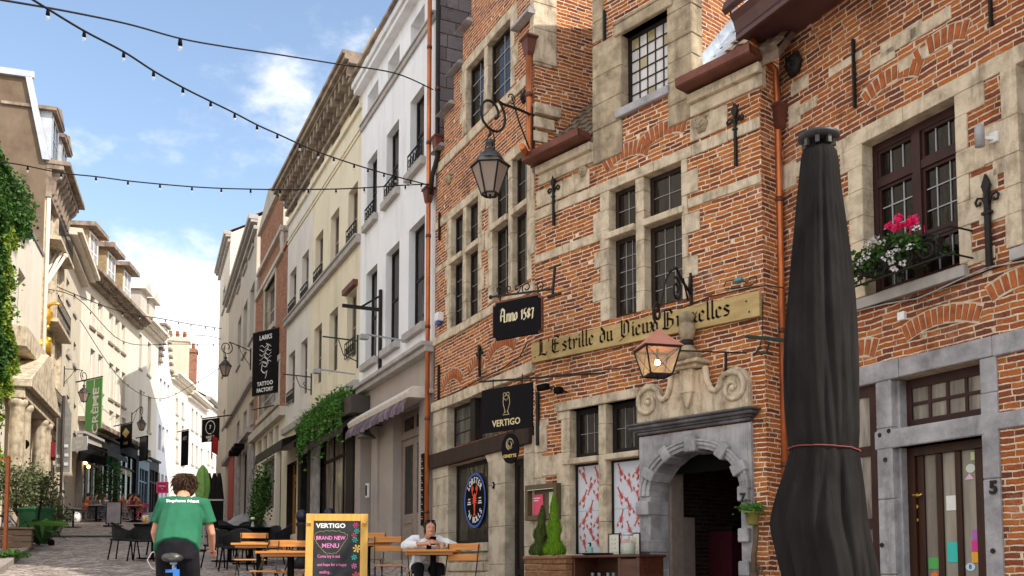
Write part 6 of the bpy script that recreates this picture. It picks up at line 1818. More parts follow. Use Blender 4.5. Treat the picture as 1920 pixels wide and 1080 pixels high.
# long cream block with dormers and modillions
F = FE; X, Z = mkXZ(F)
cols5 = [(169,178),(184,193),(205,213),(217,225),(229,236)]
e_ = simple_house(F, LE, 'dormered_townhouse', 'long ivory block with yellow brick dormers above dark shopfronts on the left', 'cream3', (165,508),
    [(cols5, 552, 612, 170), (cols5, 652, 725, 170), (cols5, 765, 812, 200)], corn='dark_cornice', mod=True, cd=.8, roof='slate', win=('glass_w','whitep'), sill='dark_cornice')
zt = Z(165, 508)
for k, (x0_, x1_) in enumerate(((160,190),(198,218),(222,240))):
    a_ = LE*(.06+.30*k); b_ = a_+LE*.17; lab = None
    mb = MB(); mb.box(a_, b_, -.0, 1.6, zt-.05, zt+2.2); dd = mb.build('dormer', M['yellowbrick'], e_)
    mb = MB(); mb.box(a_-.25, b_+.25, -.45, 1.8, zt+2.2, zt+2.42); mb.build('dormer_roof', M['dark_cornice'], dd); window(dd, a_+.2, b_-.2, zt+.2, zt+2.1, y=-.05, fw=.1, mat='whitep', nx=2, nz=2, mt=.06, pane='glass_w')
def shopfront(F, L_, parent, spec, base_label):
    """spec: list of (f0, f1, colour, ztop)"""
    for k, (f0, f1, mat, zt_) in enumerate(spec):
        a_, b_ = L_*f0, L_*f1; g_ = F.ground(a_)-.6
        mb = MB(); mb.box(a_, b_, -.25, -.02, zt_-.6, zt_); mb.box(a_, a_+.25, -.25, -.02, g_, zt_-.6); mb.box(b_-.25, b_, -.25, -.02, g_, zt_-.6); mb.box(a_-.03, b_+.03, -.38, -.02, zt_, zt_+.12)
        s_ = mb.build('shopfront', M[mat], parent)
        mb = MB(); mb.box(a_+.25, b_-.25, -.12, -.04, g_, zt_-.6); mb.build('shop_glass', M['glass_shop'], s_)
        mb = MB()
        for q in range(1, 3): x = a_+.25+(b_-a_-.5)*q/3; mb.box(x-.05, x+.05, -.2, -.03, g_, zt_-.6)
        mb.box(a_+.25, b_-.25, -.2, -.03, zt_-1.4, zt_-1.3); mb.build('shop_frame', M[mat], s_)
zs_ = Z(167, 822)
M['blueshop'] = plain('dusty blue shopfront', (.08,.14,.20), .5); M['gold_t'] = plain('dull gold lettering', (.5,.36,.12), .5)
shopfront(F, LE, e_, [(.0,.3,'trim_grey',zs_),(.3,.62,'wood_black',zs_+.25),(.62,.98,'blacksign',zs_+.5)], '')
cs = MB(); cs.box(-.05, LE, -.5, .0, zs_+.62, zs_+.85); cs.build('shop_cornice', M['dark_cornice'], e_)
F = FF; X, Z = mkXZ(F)
f_ = simple_house(F, LF, 'shuttered_townhouse', 'ivory house with small grey boxes under its eaves left of the stepped gable', 'cream3', (262,592),
    [([(261,266),(277,283)],625,690,262), ([(261,266),(277,283)],730,800,262), ([(261,266),(277,283)],835,868,262)], corn='cream3', mod=True, cd=.7, roof='slate', win=('glass_w','greyp'))
zs2_ = Z(262, 862); shopfront(F, LF, f_, [(.02,.5,'blueshop',zs2_),(.5,.98,'wood_black',zs2_+.2)], '')
zt = Z(262,592)
for a_ in (.1,.5):
    mb = MB(); mb.box(LF*a_, LF*(a_+.28), 0, 1.5, zt, zt+1.7); mb.prism([(LF*a_-.2,zt+1.7),(LF*(a_+.28)+.2,zt+1.7),(LF*(a_+.14),zt+2.4)], -.3, 1.6); mb.build('dormer', M['greyrender'], f_)
# white stepped gable
F = FS; X, Z = mkXZ(F)
s_ = F.root('stepped_gable_house', 0, 0, 0, 'bright white house with a crow stepped gable down the street', 'building')
tz_ = Z(306, 608); bz_ = Z(296, 690); ns = 7
regs = [(0, LS, -1.5, bz_)]
for k in range(ns): d_ = LS*.5*(k+1)/(ns+1)*.95; regs.append((d_*.9, LS-d_*.9, bz_-.01, bz_+(tz_-bz_)*(k+1)/ns))
hh_ = [(LS*f0, LS*f0+.7, z0_, z0_+1.7) for z0_ in (bz_-8.5, bz_-5.3, bz_-2.2) for f0 in (.15,.42,.7)]
wm = MB(); wall(wm, regs, [(*h,.25) for h in hh_], m=0, mr=0); side_walls(wm, LS, -1.5, bz_, depth=9); wm.build('wall', M['white'], s_)
mb = MB()
for k in range(ns):
    d_ = LS*.5*(k+1)/(ns+1)*.95*.9; z_ = bz_+(tz_-bz_)*(k+1)/ns
    mb.box(d_-.15, d_+.5, -.18, .3, z_, z_+.16); mb.box(LS-d_-.5, LS-d_+.15, -.18, .3, z_, z_+.16)
mb.build('step_coping', M['dark_cornice'], s_)
wm = MB()
for k in range(ns):
    d_ = LS*.5*(k+1)/(ns+1)*.95*.9; z_ = bz_+(tz_-bz_)*(k)/ns; z2_ = bz_+(tz_-bz_)*(k+1)/ns
    wm.box(d_, LS-d_, .02, .5, z_-.05, z2_-.01)
wm.build('gable', M['white'], s_)
for h in hh_: window(s_, *h, y=.18, fw=.06, mat='greyp', nx=2, nz=1, mt=.05, pane='glass_w')
mb = MB(); xm = LS/2
mb.face([(0,.5,bz_),(xm,.5,tz_),(xm,9,tz_),(0,9,bz_)]); mb.face([(xm,.5,tz_),(LS,.5,bz_),(LS,9,bz_),(xm,9,tz_)]); mb.build('roof', M['redroof'], s_)
# far houses
simple_house(FH, LH, 'ivory_townhouse', 'ivory house with two rows of tall windows right of the stepped gable', 'cream3', (326,700),
    [([(330,334),(341,345)],745,775,330), ([(330,334),(341,345)],790,820,330), ([(330,334),(341,345)],835,865,330)], cd=.6, roof='slate', corn='cream3', mod=True)
simple_house(FK, LK, 'tall_windowed_townhouse', 'pale house with tall dark windows behind the far hanging banner', 'whitefar', (356,735),
    [([(359,363),(367,371),(376,380)],765,805,360), ([(359,363),(367,371),(376,380)],830,870,360)], cd=.6, roof='slate', corn='cream3')
simple_house(FZ, LZ, 'distant_townhouse', 'farthest pale house row where the street ends', 'whitefar', (388,745),
    [([(389,392),(397,400),(405,408)],790,815,390), ([(389,392),(397,400),(405,408)],845,870,390)], cd=.5, roof='slate', corn='trim_grey')
def chimney(px, py_top, D, w_, h_, label, mat='brick_far'):
    p = P(px, py_top, D); r = empty('chimney_stack', p - Vector((0,0,h_)), .3, label, 'chimney')
    mb = MB(); mb.box(-w_/2, w_/2, -.5, .5, 0, h_); mb.box(-w_/2-.1, w_/2+.1, -.6, .6, h_-.35, h_-.15); mb.build('stack', M[mat], r)
    for i in range(3): mb = MB(); mb.lathe([(.16,h_-.05),(.13,h_+.5),(.17,h_+.55)], ((i-1)*w_*.3,0,0), 8); mb.build('chimney_pot', M['redroof'], r)
chimney(333, 634, 76, 1.8, 3.5, 'pale broad chimney stack with three pots right of the stepped gable', 'cream2')
chimney(352, 655, 84, 1.6, 4.5, 'red brick chimney stack farther down the street')
chimney(200, 470, 58, 1.2, 3.0, 'small red chimney behind the yellow brick dormers')
# ============================================================ LANTERNS ON BRACKETS
def big_lantern(F, wall_px, lamp_x, lamp_z, y_out, label, s=1.0, facing=None):
    """bracket fixed at local x (wall_px), six sided lantern hung at the end of a scrolled arm"""
    x0, z0 = wall_px
    r = F.root('wall_lantern', x0, 0, z0, label, 'street lamp', 'scroll bracket street lanterns')
    ex, ey, ez = lamp_x-x0, -y_out, lamp_z-z0      # hook point
    d = Vector((ex, ey, 0)); n = d.normalized()
    L_ = d.length
    def q(t, h): return Vector((n.x*t, n.y*t, h))
    mb = MB(); mb.bar(q(.03,-.5*s), q(.03,.45*s), .05*s); mb.build('wall_plate', M['iron'], r)
    mb = MB()
    top = ez + .55*s
    path = [q(.02, .32*s), q(L_*.35, .32*s+(top-.32*s)*.45), q(L_*.72, top-.03*s)]
    R_ = .26*s; c = (L_-.02*s, ez+.30*s)
    for k in range(22):
        a = PI*.62 + k*.40; rr = R_*(1 - max(0, k-9)/17)
        path.append(q(c[0]-.03*s + rr*math.cos(a)*1.0, c[1] + rr*math.sin(a)))
    mb.tube(path, .020*s, 6)
    mb.tube([q(.02,-.35*s), q(L_*.35, .12*s), q(L_*.52, .46*s)], .013*s, 5)
    mb.tube([q(L_*.52+.07*s*math.cos(t), .42*s+.07*s*math.sin(t)) for t in [k*.5 for k in range(11)]], .010*s, 5)
    mb.build('bracket_arm', M['iron'], r)
    o = Vector((ex, ey, ez))
    mb = MB()
    mb.tube([o+Vector((0,0,.06*s)), o+Vector((0,0,-.05*s))], .014*s, 5)
    for a in (0, PI/2, PI, 3*PI/2):
        pts = [o+Vector((math.cos(a)*rr*s, math.sin(a)*rr*s, zz*s)) for rr, zz in ((0,-.02),(.10,-.05),(.15,-.16),(.14,-.28),(.11,-.36))]
        if a in (0, PI): mb.tube(pts, .012*s, 5)
    mb.build('hook', M['iron'], r)
    mb = MB(); mb.lathe([(.02,-.10),(.07,-.14),(.075,-.18),(.04,-.21),(.045,-.25),(.09,-.27),(.10,-.30),(.15,-.33),(.19,-.40),(.215,-.44)], (0,0,0), 12)
    mb.lathe([(.305,-.52),(.30,-.505),(.21,-.43),(.19,-.44),(.25,-.51)], (0,0,0), 6, smooth=False)
    cap = MB(); cap.add(mb, Matrix.Translation(o) @ Matrix.Scale(s, 4)); cap.build('cap', M['iron_grey'], r)
    fr = MB(); gl = MB()
    for k in range(6):
        a0, a1 = PI/3*k, PI/3*(k+1)
        t0 = o + Vector((math.cos(a0)*.27, math.sin(a0)*.27, -.52))*s; b0 = o + Vector((math.cos(a0)*.125, math.sin(a0)*.125, -.93))*s
        t1 = o + Vector((math.cos(a1)*.27, math.sin(a1)*.27, -.52))*s; b1 = o + Vector((math.cos(a1)*.125, math.sin(a1)*.125, -.93))*s
        fr.bar(t0, b0, .022*s); fr.bar(t0, t1, .02*s); fr.bar(b0, b1, .022*s)
        gl.face([b0, b1, t1, t0])
    fr.tube([o+Vector((0,0,-.93))*s, o+Vector((0,0,-.99))*s], .02*s, 6)
    fr.build('frame', M['iron'], r); gl.build('glass', M['lampglass'], r)
    mb = MB(); mb.lathe([(.03,-.52),(.10,-.56),(.12,-.60),(.05,-.68)], (0,0,0), 10); b_ = MB(); b_.add(mb, Matrix.Translation(o) @ Matrix.Scale(s, 4)); b_.build('reflector', M['taupe'], r)
    return r
# large lantern in front of the brick gable, fixed beside the copper bend
F = FA
lp = P(919, 248, 13.6)     # hook point of the lantern
rel = Vector((lp.x, lp.y)) - F.o; lx = rel.dot(F.u); ly = rel.dot(F.n); lz = lp.z - F.z0
big_lantern(F, (LA-.02, Z(1003,0) if 0 else F.px(1022,238)[1]), lx, lz, -ly, 'large grey six sided lantern hanging from a scrolled arm high on the brick gable', 1.0)
def far_lantern(F, px, py, D, s, label, mount_px):
    lp = P(px, py, D); rel = Vector((lp.x, lp.y)) - F.o; lx = rel.dot(F.u); ly = rel.dot(F.n); lz = lp.z - F.z0
    x0 = F.px(mount_px, py)[0]
    return big_lantern(F, (x0, lz-.0), lx, lz, -ly, label, s)
far_lantern(FG, 423, 664, 38.2, .95, 'brass coloured lantern on a scrolled arm left of the black tattoo banner', 471)
far_lantern(FN, 158, 717, 43.2, .95, 'lantern on a scrolled arm beside the green banner', 119)
far_lantern(FE, 266, 778, 54.5, .95, 'lantern on a scrolled arm between the dark hanging signs on the left', 247)

# lit tavern lantern over the portal
F = FM
hk = P(1232, 612, 11.35); rel = Vector((hk.x, hk.y)) - F.o; lx = rel.dot(F.u); ly = rel.dot(F.n); lz = hk.z - F.z0
wx, wz = F.px(1297, 530)
r = F.root('tavern_lantern', wx, 0, wz, 'lit square lantern with pink copper roof over the stone portal', 'lantern')
e = Vector((lx-wx, ly, lz-wz)); n = Vector((e.x, e.y, 0)); L_ = n.length; n.normalize()
def q(t, h): return Vector((n.x*t, n.y*t, h))
mb = MB(); mb.bar(q(.02,-.28), q(.02,.12), .03); mb.build('wall_plate', M['iron'], r)
mb = MB()
mb.tube([q(.02,.10), q(.06,-.06), q(.02,-.16), q(L_*.3,-.02), q(L_*.45,.10), q(L_*.62,.02)], .018, 6)
mb.tube([q(L_*.45+.12*(1-k/26)*math.cos(1.2+k*.45), -.18+.16*(1-k/26)*math.sin(1.2+k*.45)) for k in range(22)], .018, 6)
mb.tube([q(L_*.12+.0, -.25), q(L_*.25,.0), q(L_*.45,-.02)], .013, 5)
mb.tube([q(L_+.10*(1-k/30)*math.cos(-PI/2+k*.45), e.z+.16+.13*(1-k/30)*math.sin(-PI/2+k*.45)) for k in range(24)], .017, 6)
mb.tube([q(L_*.62,.02), q(L_*.75,-.12), q(L_*.9, e.z+.27), q(L_+.02, e.z+.29)], .012, 5)
mb.tube([e+Vector((0,0,.04)), e+Vector((0,0,-.04))], .012, 5)
mb.build('scroll_bracket', M['iron'], r)
rot = Matrix.Translation(e) @ Matrix.Rotation(-F.rz + R(12), 4, 'Z')
mb = MB(); t_ = MB(); s_ = .245
t_.face([(-s_,-s_,-.27),(s_,-s_,-.27),(0,0,-.03)]); t_.face([(s_,-s_,-.27),(s_,s_,-.27),(0,0,-.03)]); t_.face([(s_,s_,-.27),(-s_,s_,-.27),(0,0,-.03)]); t_.face([(-s_,s_,-.27),(-s_,-s_,-.27),(0,0,-.03)])
t_.face([(-s_,-s_,-.275),(-s_,s_,-.275),(s_,s_,-.275),(s_,-s_,-.275)])
for zz in ((-.28,),): pass
mb.add(t_, rot); mb.build('roof', M['copper_pink'], r)
fr = MB(); gl = MB(); A_, B_ = .215, .135; zt_, zb_2 = -.285, -.60
cs = [(-1,-1),(1,-1),(1,1),(-1,1)]
for k in range(4):
    a, b = cs[k], cs[(k+1) % 4]
    ta, tb, ba, bb = (a[0]*A_,a[1]*A_,zt_), (b[0]*A_,b[1]*A_,zt_), (a[0]*B_,a[1]*B_,zb_2), (b[0]*B_,b[1]*B_,zb_2)
    fr.bar(ta, ba, .016); fr.bar(ta, tb, .018); fr.bar(ba, bb, .018); fr.bar(ta, bb, .005); fr.bar(tb, ba, .005); gl.face([ba, bb, tb, ta])
fr.face([(-B_,-B_,zb_2),(B_,-B_,zb_2),(B_,B_,zb_2),(-B_,B_,zb_2)]); fr.tube([(0,0,zb_2),(0,0,zb_2-.05)], .01, 5)
f2 = MB().add(fr, rot); f2.build('frame', M['iron'], r); g2 = MB().add(gl, rot); g2.build('glass', M['lampglass2'], r)
b2 = MB(); b2.ball((0,0,-.44), .034, 0, 10); MB().add(b2, rot).build('bulb', M['glow'], r)
b2 = MB(); b2.tube([(0,0,-.28),(0,0,-.41)], .014, 6); MB().add(b2, rot).build('bulb_holder', M['iron'], r)

# black spotlights over the ground window of the tavern
for px, py, lb in ((1050,733,'small black spotlight on the brick above the lobster windows'), (1022,727,'flat black floodlight beside the black hanging sign')):
    a, z = F.px(px, py, -.15); r = F.root('spotlight', a, -.01, z, lb, 'spotlight')
    mb = MB(); mb.bar((0,0,0),(0,-.14,.02), .025); mb.build('arm', M['iron'], r)
    mb = MB(); mb.box(-.06 if px > 1040 else -.11, .06 if px > 1040 else .09, -.22, -.12, -.04, .05); mb.build('housing', M['black'], r, bevel=.012)

# ============================================================ HANGING SIGNS
def sign_root(p, rz, name, label, cat='sign', group=None): return empty(name, p, rz, label, cat, group)
def panel_frame(pL, pR):
    """frame of a flat sign from its left and right edge points"""
    d = pR - pL; return Frame(pL.xy, d.xy, z0=0), d.xy.length
# ANNO 1587
pL, pR = P(925, 640, 13.55), P(1018, 640, 13.05)
f_, W_ = panel_frame(pL, pR); zb = (P(925,624,13.55).z + P(1018,640,13.05).z)/2; zt = (P(925,549,13.55).z + P(1018,568,13.05).z)/2
H_ = zt - zb
r = f_.root('hanging_signboard', W_/2, 0, zb, 'black notched signboard with a blackletter date under a scrolled iron arm', 'sign')
h = W_/2; c_ = .05
def notched(h, H, c, o=0): return [(-h+c+o,o),(h-c-o,o),(h-c-o,c*.6),(h-o,c+o),(h-o,H-c-o),(h-c-o,H-c*.6),(h-c-o,H-o),(-h+c+o,H-o),(-h+c+o,H-c*.6),(-h+o,H-c-o),(-h+o,c+o),(-h+c+o,c*.6)]
MB().prism(notched(h,H_,c_), -.02, .02).build('border', M['copper_dull'], r); MB().prism(notched(h-.014,H_-.028,c_), -.024, .024).build('board', M['blacksign'], r, None) 
lm_, wl = black_mb('Anno 1587', H_*.20, W_*.70, nib=.27)
t2 = MB(); t2.add(lm_, T(-W_*.35, -.026, H_*.42)); t2.build('lettering', plain('pale gold lettering', (.62,.55,.36), .5), r)
mb = MB()
mb.bar((-h-.02,0,H_+.09), (h+.18,0,H_+.02), .024); mb.ball((-h-.05,0,H_+.09), .032)
for xx in (-h+.12, h-.08): mb.bar((xx,0,H_-.01),(xx,0,H_+.07), .016)
for k, (xx, sgn, rr) in enumerate(((-h+.10,1,.065),(-h+.27,-1,.055),(-h+.42,1,.060),(-h+.58,-1,.085),(-h+.80,1,.07))):
    mb.tube([(xx+sgn*rr*(1-j/22)*math.cos(-PI/2+j*.5), 0, H_+.17-k*.016+rr*(1-j/22)*math.sin(-PI/2+j*.5)) for j in range(16)], .009, 5)
mb.bar((h+.16,0,H_-.08),(h+.20,0,H_+.32), .028); mb.bar((h+.08,0,H_-.08),(h+.30,0,H_-.06), .03); mb.bar((h+.10,0,H_+.31),(h+.30,0,H_+.34), .02)
mb.build('scrolled_arm', M['iron'], r)
# VERTIGO
pL, pR = P(904, 760, 12.9), P(999, 760, 12.3)
f_, W_ = panel_frame(pL, pR); zb = (P(904,802,12.9).z + P(999,813,12.3).z)/2; zt = (P(904,717,12.9).z + P(999,733,12.3).z)/2; H_ = zt-zb; h = W_/2
rv = f_.root('hanging_sign', W_/2, 0, zb, 'square black metal sign with gold capitals and a thin gold bird', 'sign')
MB().box(-h,h,-.012,.012,0,H_).build('board', M['blacksign'], rv)
gt = plain('gold lettering', (.60,.50,.27), .4)
mb = MB(); mb.add(text_mb('VERTIGO', H_*.21, .001, .002, sx=.98), T(0,-.014,H_*.18)); mb.build('lettering', gt, rv)
mb = MB()
def line(mb, pts, w=.004, y=-.014): mb.tube([(p[0], y, p[1]) for p in pts], w, 4)
cxx = 0
for s in (-1,1): line(mb, [(s*.03+.025*math.cos(t), H_*.82+.025*math.sin(t)) for t in [k*PI/5 for k in range(11)]])
line(mb, [(-.05,H_*.78),(-.055,H_*.62),(-.03,H_*.50),(-.015,H_*.40)]); line(mb, [(.05,H_*.78),(.065,H_*.62),(.04,H_*.50),(.015,H_*.40)]); line(mb, [(-.02,H_*.46),(-.045,H_*.36)]); line(mb, [(.02,H_*.46),(.045,H_*.36)]); line(mb, [(-.06,H_*.36),(.06,H_*.36)]); line(mb, [(-.05,H_*.75),(.0,H_*.68),(.05,H_*.75)])
mb.build('bird_drawing', gt, rv)
mb = MB(); mb.bar((-h-.05,0,H_+.13),(h+.9,.35,H_+.05), .022); 
for xx in (-h*.55,h*.6): mb.bar((xx,0,H_-.01),(xx,0,H_+.13), .012)
mb.bar((-h+.2,0,H_+.12),(h+.2,.1,H_+.0), .014); mb.bar((h+.1,.05,H_+.06),(h+1.15,.45,H_+.10), .012)
mb.build('bracket', M['iron'], rv)
# GINETTE
f2 = Frame(f_.loc(0,0,0).xy, f_.u, z0=0); pc = P(957, 841, 12.6); W2 = .25; H2 = .36
rg = empty('oval_sign', (pc.x, pc.y, pc.z-H2/2), f_.rz, 'small black oval sign with a drawn face hanging under the square black sign', 'sign')
MB().prism([(.150*math.cos(k*PI/12), H2/2+H2*.56*math.sin(k*PI/12)) for k in range(24)], -.012, .012).build('board', M['blacksign'], rg)
mb = MB(); mb.add(text_mb('GINETTE', .058, .001, .0015), T(0,-.014,H2*.22)); mb.build('lettering', plain('yellow lettering', (.62,.47,.12), .4), rg)
mb = MB()
for k, rr in enumerate((.075,.06,.045,.03)): line(mb, [(rr*math.cos(t)*(1 if k % 2 else .85), H2*.66+rr*1.05*math.sin(t)) for t in [j*.45+k for j in range(11)]], .0035)
mb.build('face_drawing', gt, rg)
mb = MB(); mb.bar((-.06,0,H2*1.02),(-.06,0,H2*1.02+.10), .01); mb.bar((.06,0,H2*1.02),(.06,0,H2*1.02+.10), .01); mb.build('hanger', M['iron'], rg)
# TATTOO banner
pL, pR = P(474, 680, 33.0), P(523, 680, 32.2)
f_, W_ = panel_frame(pL, pR); zb = P(498,738,32.6).z; zt = P(498,621,32.6).z; H_ = zt-zb; h = W_/2
r = f_.root('hanging_banner', h, 0, zb, 'tall black banner with white lettering and a white figure drawing', 'banner')
MB().box(-h,h,-.015,.015,0,H_).build('cloth', M['blacksign'], r)
mb = MB(); mb.add(text_mb('TATTOO', .20, .002, .004), T(0,-.02,H_*.16)); mb.add(text_mb('FACTORY', .19, .002, .004), T(0,-.02,H_*.06)); mb.add(text_mb('LARKS', .23, .002, .003), T(0,-.02,H_*.90)); mb.build('lettering', M['whitep'], r)
mb = MB()
for k in range(5):
    line(mb, [(-.3+.6*j/9, H_*(.76-.065*k)+.05*math.sin(j*1.2+k*1.3)) for j in range(10)], .010, -.02)
line(mb, [(.05,H_*.80),(.14,H_*.76),(.12,H_*.70),(.02,H_*.68),(-.04,H_*.60),(.10,H_*.55),(.16,H_*.48),(.02,H_*.42),(-.16,H_*.46),(-.2,H_*.38),(-.02,H_*.32),(.10,H_*.36),(.05,H_*.28),(.0,H_*.24)], .015, -.02)
line(mb, [(-.05+.14*math.cos(t), H_*.42+.2*math.sin(t)) for t in [j*.6 for j in range(10)]], .012, -.02)
mb.build('figure_drawing', M['whitep'], r)
mb = MB(); mb.bar((-h,0,H_+.02),(h+.9,0,H_+.02), .03); mb.bar((-h,0,-.02),(h+.9,0,-.02), .03); mb.bar((-h,0,-.5),(h+1.0,0,-.42), .03); mb.build('bracket', M['iron'], r)
# scrolled iron sign arms without boards on the cream house
def sign_arm(F, px, py0, py1, out, label, name='sign_bracket', mat='green_iron', vis=-1):
    a, zt_ = F.px(px, py0); zb_ = F.px(px, py1)[1]
    r = F.root(name, a, -.02, zb_, label, 'sign bracket'); H = zt_-zb_
    mb = MB(); mb.bar((0,0,0),(0,0,H), .035); mb.build('post', M[mat], r)
    mb = MB(); mb.bar((0,0,H*.82),(0,-out,H*.82+.02), .03); mb.tube([(0,0,H*.2),(0,-out*.4,H*.35),(0,-out*.55,H*.8)], .014, 5)
    c = out*.22; mb.tube([(0,-c-.14*H*.6*(1-j/20)*math.cos(j*.5), H*.45+.14*H*(1-j/20)*math.sin(j*.5)) for j in range(14)], .010, 4)
    mb.build('arm', M[mat], r)
sign_arm(FC, 672, 628, 690, .85, 'upper empty green iron sign arm on the cream facade')
sign_arm(FC, 585, 700, 740, .8, 'lower empty green iron sign arm on the cream facade')
ax_, az_ = FM.px(1408, 632, -.35)
r = FM.root('sign_bracket', LM+.02, .12, FM.px(1440,640)[1], 'short dark green iron bracket beside the closed parasol', 'sign bracket')
mb = MB(); mb.bar((.25,.15,0),(-.1,-.38,.04), .035); mb.tube([(.05,-.12,-.02),(.03,-.16,-.14),(.0,-.22,-.17),(-.02,-.26,-.13),(.0,-.23,-.09)], .012, 5); mb.build('arm', M['green_iron'], r)

# menu case on the tavern wall
F = FM
a0, a1 = F.px(985,940,-.1)[0], F.px(1045,940,-.1)[0]; z1, z0 = F.px(1015,908,-.1)[1], F.px(1015,975,-.1)[1]
a0 += .02; W_ = a1-a0; H_ = z1-z0
r = F.root('menu_case', (a0+a1)/2, -.02, z0, 'brown glazed menu case with a pink and a cream menu beside the door', 'menu case'); h = W_/2
mb = MB(); fwk = .06; mb.box(-h,h,-.0,.03,0,H_); mb.box(-h,-h+fwk,-.11,0,0,H_); mb.box(h-fwk,h,-.11,0,0,H_); mb.box(-h+fwk,h-fwk,-.11,0,0,fwk*1.2); mb.box(-h+fwk,h-fwk,-.11,0,H_-fwk*1.2,H_); mb.build('frame', plain('olive brown case', (.10,.07,.035), .5), r, bevel=.006)
MB().box(-h+.075,-h+.075+W_*.34,-.018,-.012,.09,H_-.14).build('menu', M['pink'], r); MB().box(h-.08-W_*.24,h-.075,-.018,-.012,.10,H_-.12).build('menu', M['paper'], r)
mb = MB(); mb.box(-h+.095,-h+.05+W_*.28,-.0195,-.0185,H_-.2,H_-.185); mb.box(-h+.10,-h+.03+W_*.26,-.0195,-.0185,H_-.235,H_-.222); mb.build('print', M['whitep'], r)
mb = MB(); mb.box(-h+fwk*.9,h-fwk*.9,-.113,-.111,H_-fwk*1.35,H_-fwk*1.2); mb.build('trim', M['paper'], r)
# house number 7
a, z = F.px(1391, 934, -.14)
tag(text_mb('7', .15, .006, .004).build('house_number', M['iron'], None, F.loc(a, -.13, z), F.rz), 'dark number 7 on a grey block of the stone portal', 'house number')
# wall pot plant and bare stem
a, z = F.px(1413, 972, -.15)
r = F.root('wall_pot', a, -.17, z, 'small terracotta wall pot with bright green plant right of the portal', 'plant pot')
mb = MB(); mb.lathe([(.05,-.08),(.065,-.06),(.085,.06),(.095,.06),(.095,.08)], n=12); mb.build('pot', plain('yellow green pot', (.22,.20,.05), .6), r)
mb = MB()
for i in range(420): leaf(mb, (random.gauss(0,.075), random.gauss(0,.06), .11+random.gauss(0,.035)), .035, up=.4)
mb.build('foliage', M['fern'], r)
a, z = F.px(1420, 1085, -.1)
r = F.root('climbing_stem', a, -.12, z-1.0, 'bare twisted climbing stem on the brick right of the portal', 'plant')
mb = MB(); mb.tube([(0,0,0),(.03,-.02,.5),(.0,0,.95),(-.03,0,1.25),(.02,0,1.55),(.0,0,1.72)], [.05,.045,.04,.035,.03,.02], 7); mb.build('stem', M['bark'], r)
mb = MB(); mb.tube([(0,0,1.2),(.12,-.08,1.12),(.2,-.1,1.0)], .012, 5); mb.tube([(0,0,1.15),(.14,-.1,1.05)], .01, 5); mb.build('dry_twig', M['bark'], r)

# far left banners and signs
def flat_sign(px0, px1, py0, py1, D0, D1, name, label, mat, cat='sign', texts=(), extra=None, arm=0, border=None):
    pL, pR = P(px0, (py0+py1)/2, D0), P(px1, (py0+py1)/2, D1); f_, W = panel_frame(pL, pR); D = (D0+D1)/2
    zb, zt = P(px0, py1, D).z, P(px0, py0, D).z; H = zt-zb; h = W/2
    r = f_.root(name, h, 0, zb, label, cat)
    MB().box(-h,h,-.02,.02,0,H).build('panel', M[mat] if isinstance(mat, str) else mat, r)
    if border:
        mb = MB(); t = .05; mb.box(-h-t,-h,-.03,.03,-t,H+t); mb.box(h,h+t,-.03,.03,-t,H+t); mb.box(-h,h,-.03,.03,-t,0); mb.box(-h,h,-.03,.03,H,H+t); mb.build('border', M[border], r)
    if texts:
        mb = MB()
        for s, sz, x, z, mt, *rot_ in texts:
            ry = rot_[0] if rot_ else 0
            mb.add(text_mb(s, sz*H, .002, .004*H), T(x*W, -.024, z*H, ry=ry))
        mb.build('lettering', M[texts[0][4]], r)
    if arm:
        mb = MB(); mb.bar((-h if arm < 0 else h,0,H+.05),((-h-abs(arm)) if arm < 0 else h+arm,0,H+.05), .05); mb.bar((-h,0,H+.05),(h,0,H+.05), .05); mb.build('bracket', M['iron'], r)
    if extra: extra(r, W, H)
    return r
def crem(r, W, H):
    mb = MB(); mb.box(W*.02-.025, W*.02+.025, -.024, -.021, H*.42, H*1.0); mb.box(W*.02, W*.3, -.024, -.021, H*.42, H*.435); mb.build('stripe', M['whitep'], r)
flat_sign(161, 191, 711, 805, 45, 44.2, 'green_banner', 'tall green banner with white vertical lettering on the left facades', 'greenbanner', 'banner', [('CR\u00c8ME', .30, .16, .36, 'whitep', -PI/2)], crem, arm=-1.2)
def diam(r, W, H):
    mb = MB(); mb.prism([(0,H*.42),(W*.32,H*.64),(0,H*.86),(-W*.32,H*.64)], -.026, -.021); mb.build('emblem', M['gold_t'], r)
flat_sign(226, 247, 796, 840, 52, 51.2, 'diamond_sign', 'dark hanging sign with a gold diamond emblem on the left', 'blacksign', 'sign', [('CAFE', .16, 0, .2, 'gold_t')], diam, arm=-.8)
flat_sign(263, 276, 820, 862, 56, 55.4, 'blank_sign', 'narrow grey glass sign in a black frame right of the diamond sign', 'glass_far', 'sign', (), None, -.6, 'black')
flat_sign(135, 164, 819, 845, 43.4, 42.8, 'grey_sign', 'pale grey rectangular shop sign below the green banner', 'zinc', 'sign', [('SNACK', .3, 0, .62, 'whitep'), ('BAR', .3, 0, .25, 'whitep')])
flat_sign(340, 353, 808, 873, 60, 59.3, 'long_dark_banner', 'long narrow dark banner far down the street', 'black', 'banner', [('ART', .14, 0, .78, 'greyp')], None, -.6)
def ring7(r, W, H):
    mb = MB(); n = 24; R1, R0 = H*.30, H*.27
    for k in range(n):
        t0, t1 = 2*PI*k/n, 2*PI*(k+1)/n; c = H*.62
        mb.face([(R0*math.cos(t0),-.022,c+R0*math.sin(t0)),(R1*math.cos(t0),-.022,c+R1*math.sin(t0)),(R1*math.cos(t1),-.022,c+R1*math.sin(t1)),(R0*math.cos(t1),-.022,c+R0*math.sin(t1))])
    mb.build('ring', M['whitep'], r)
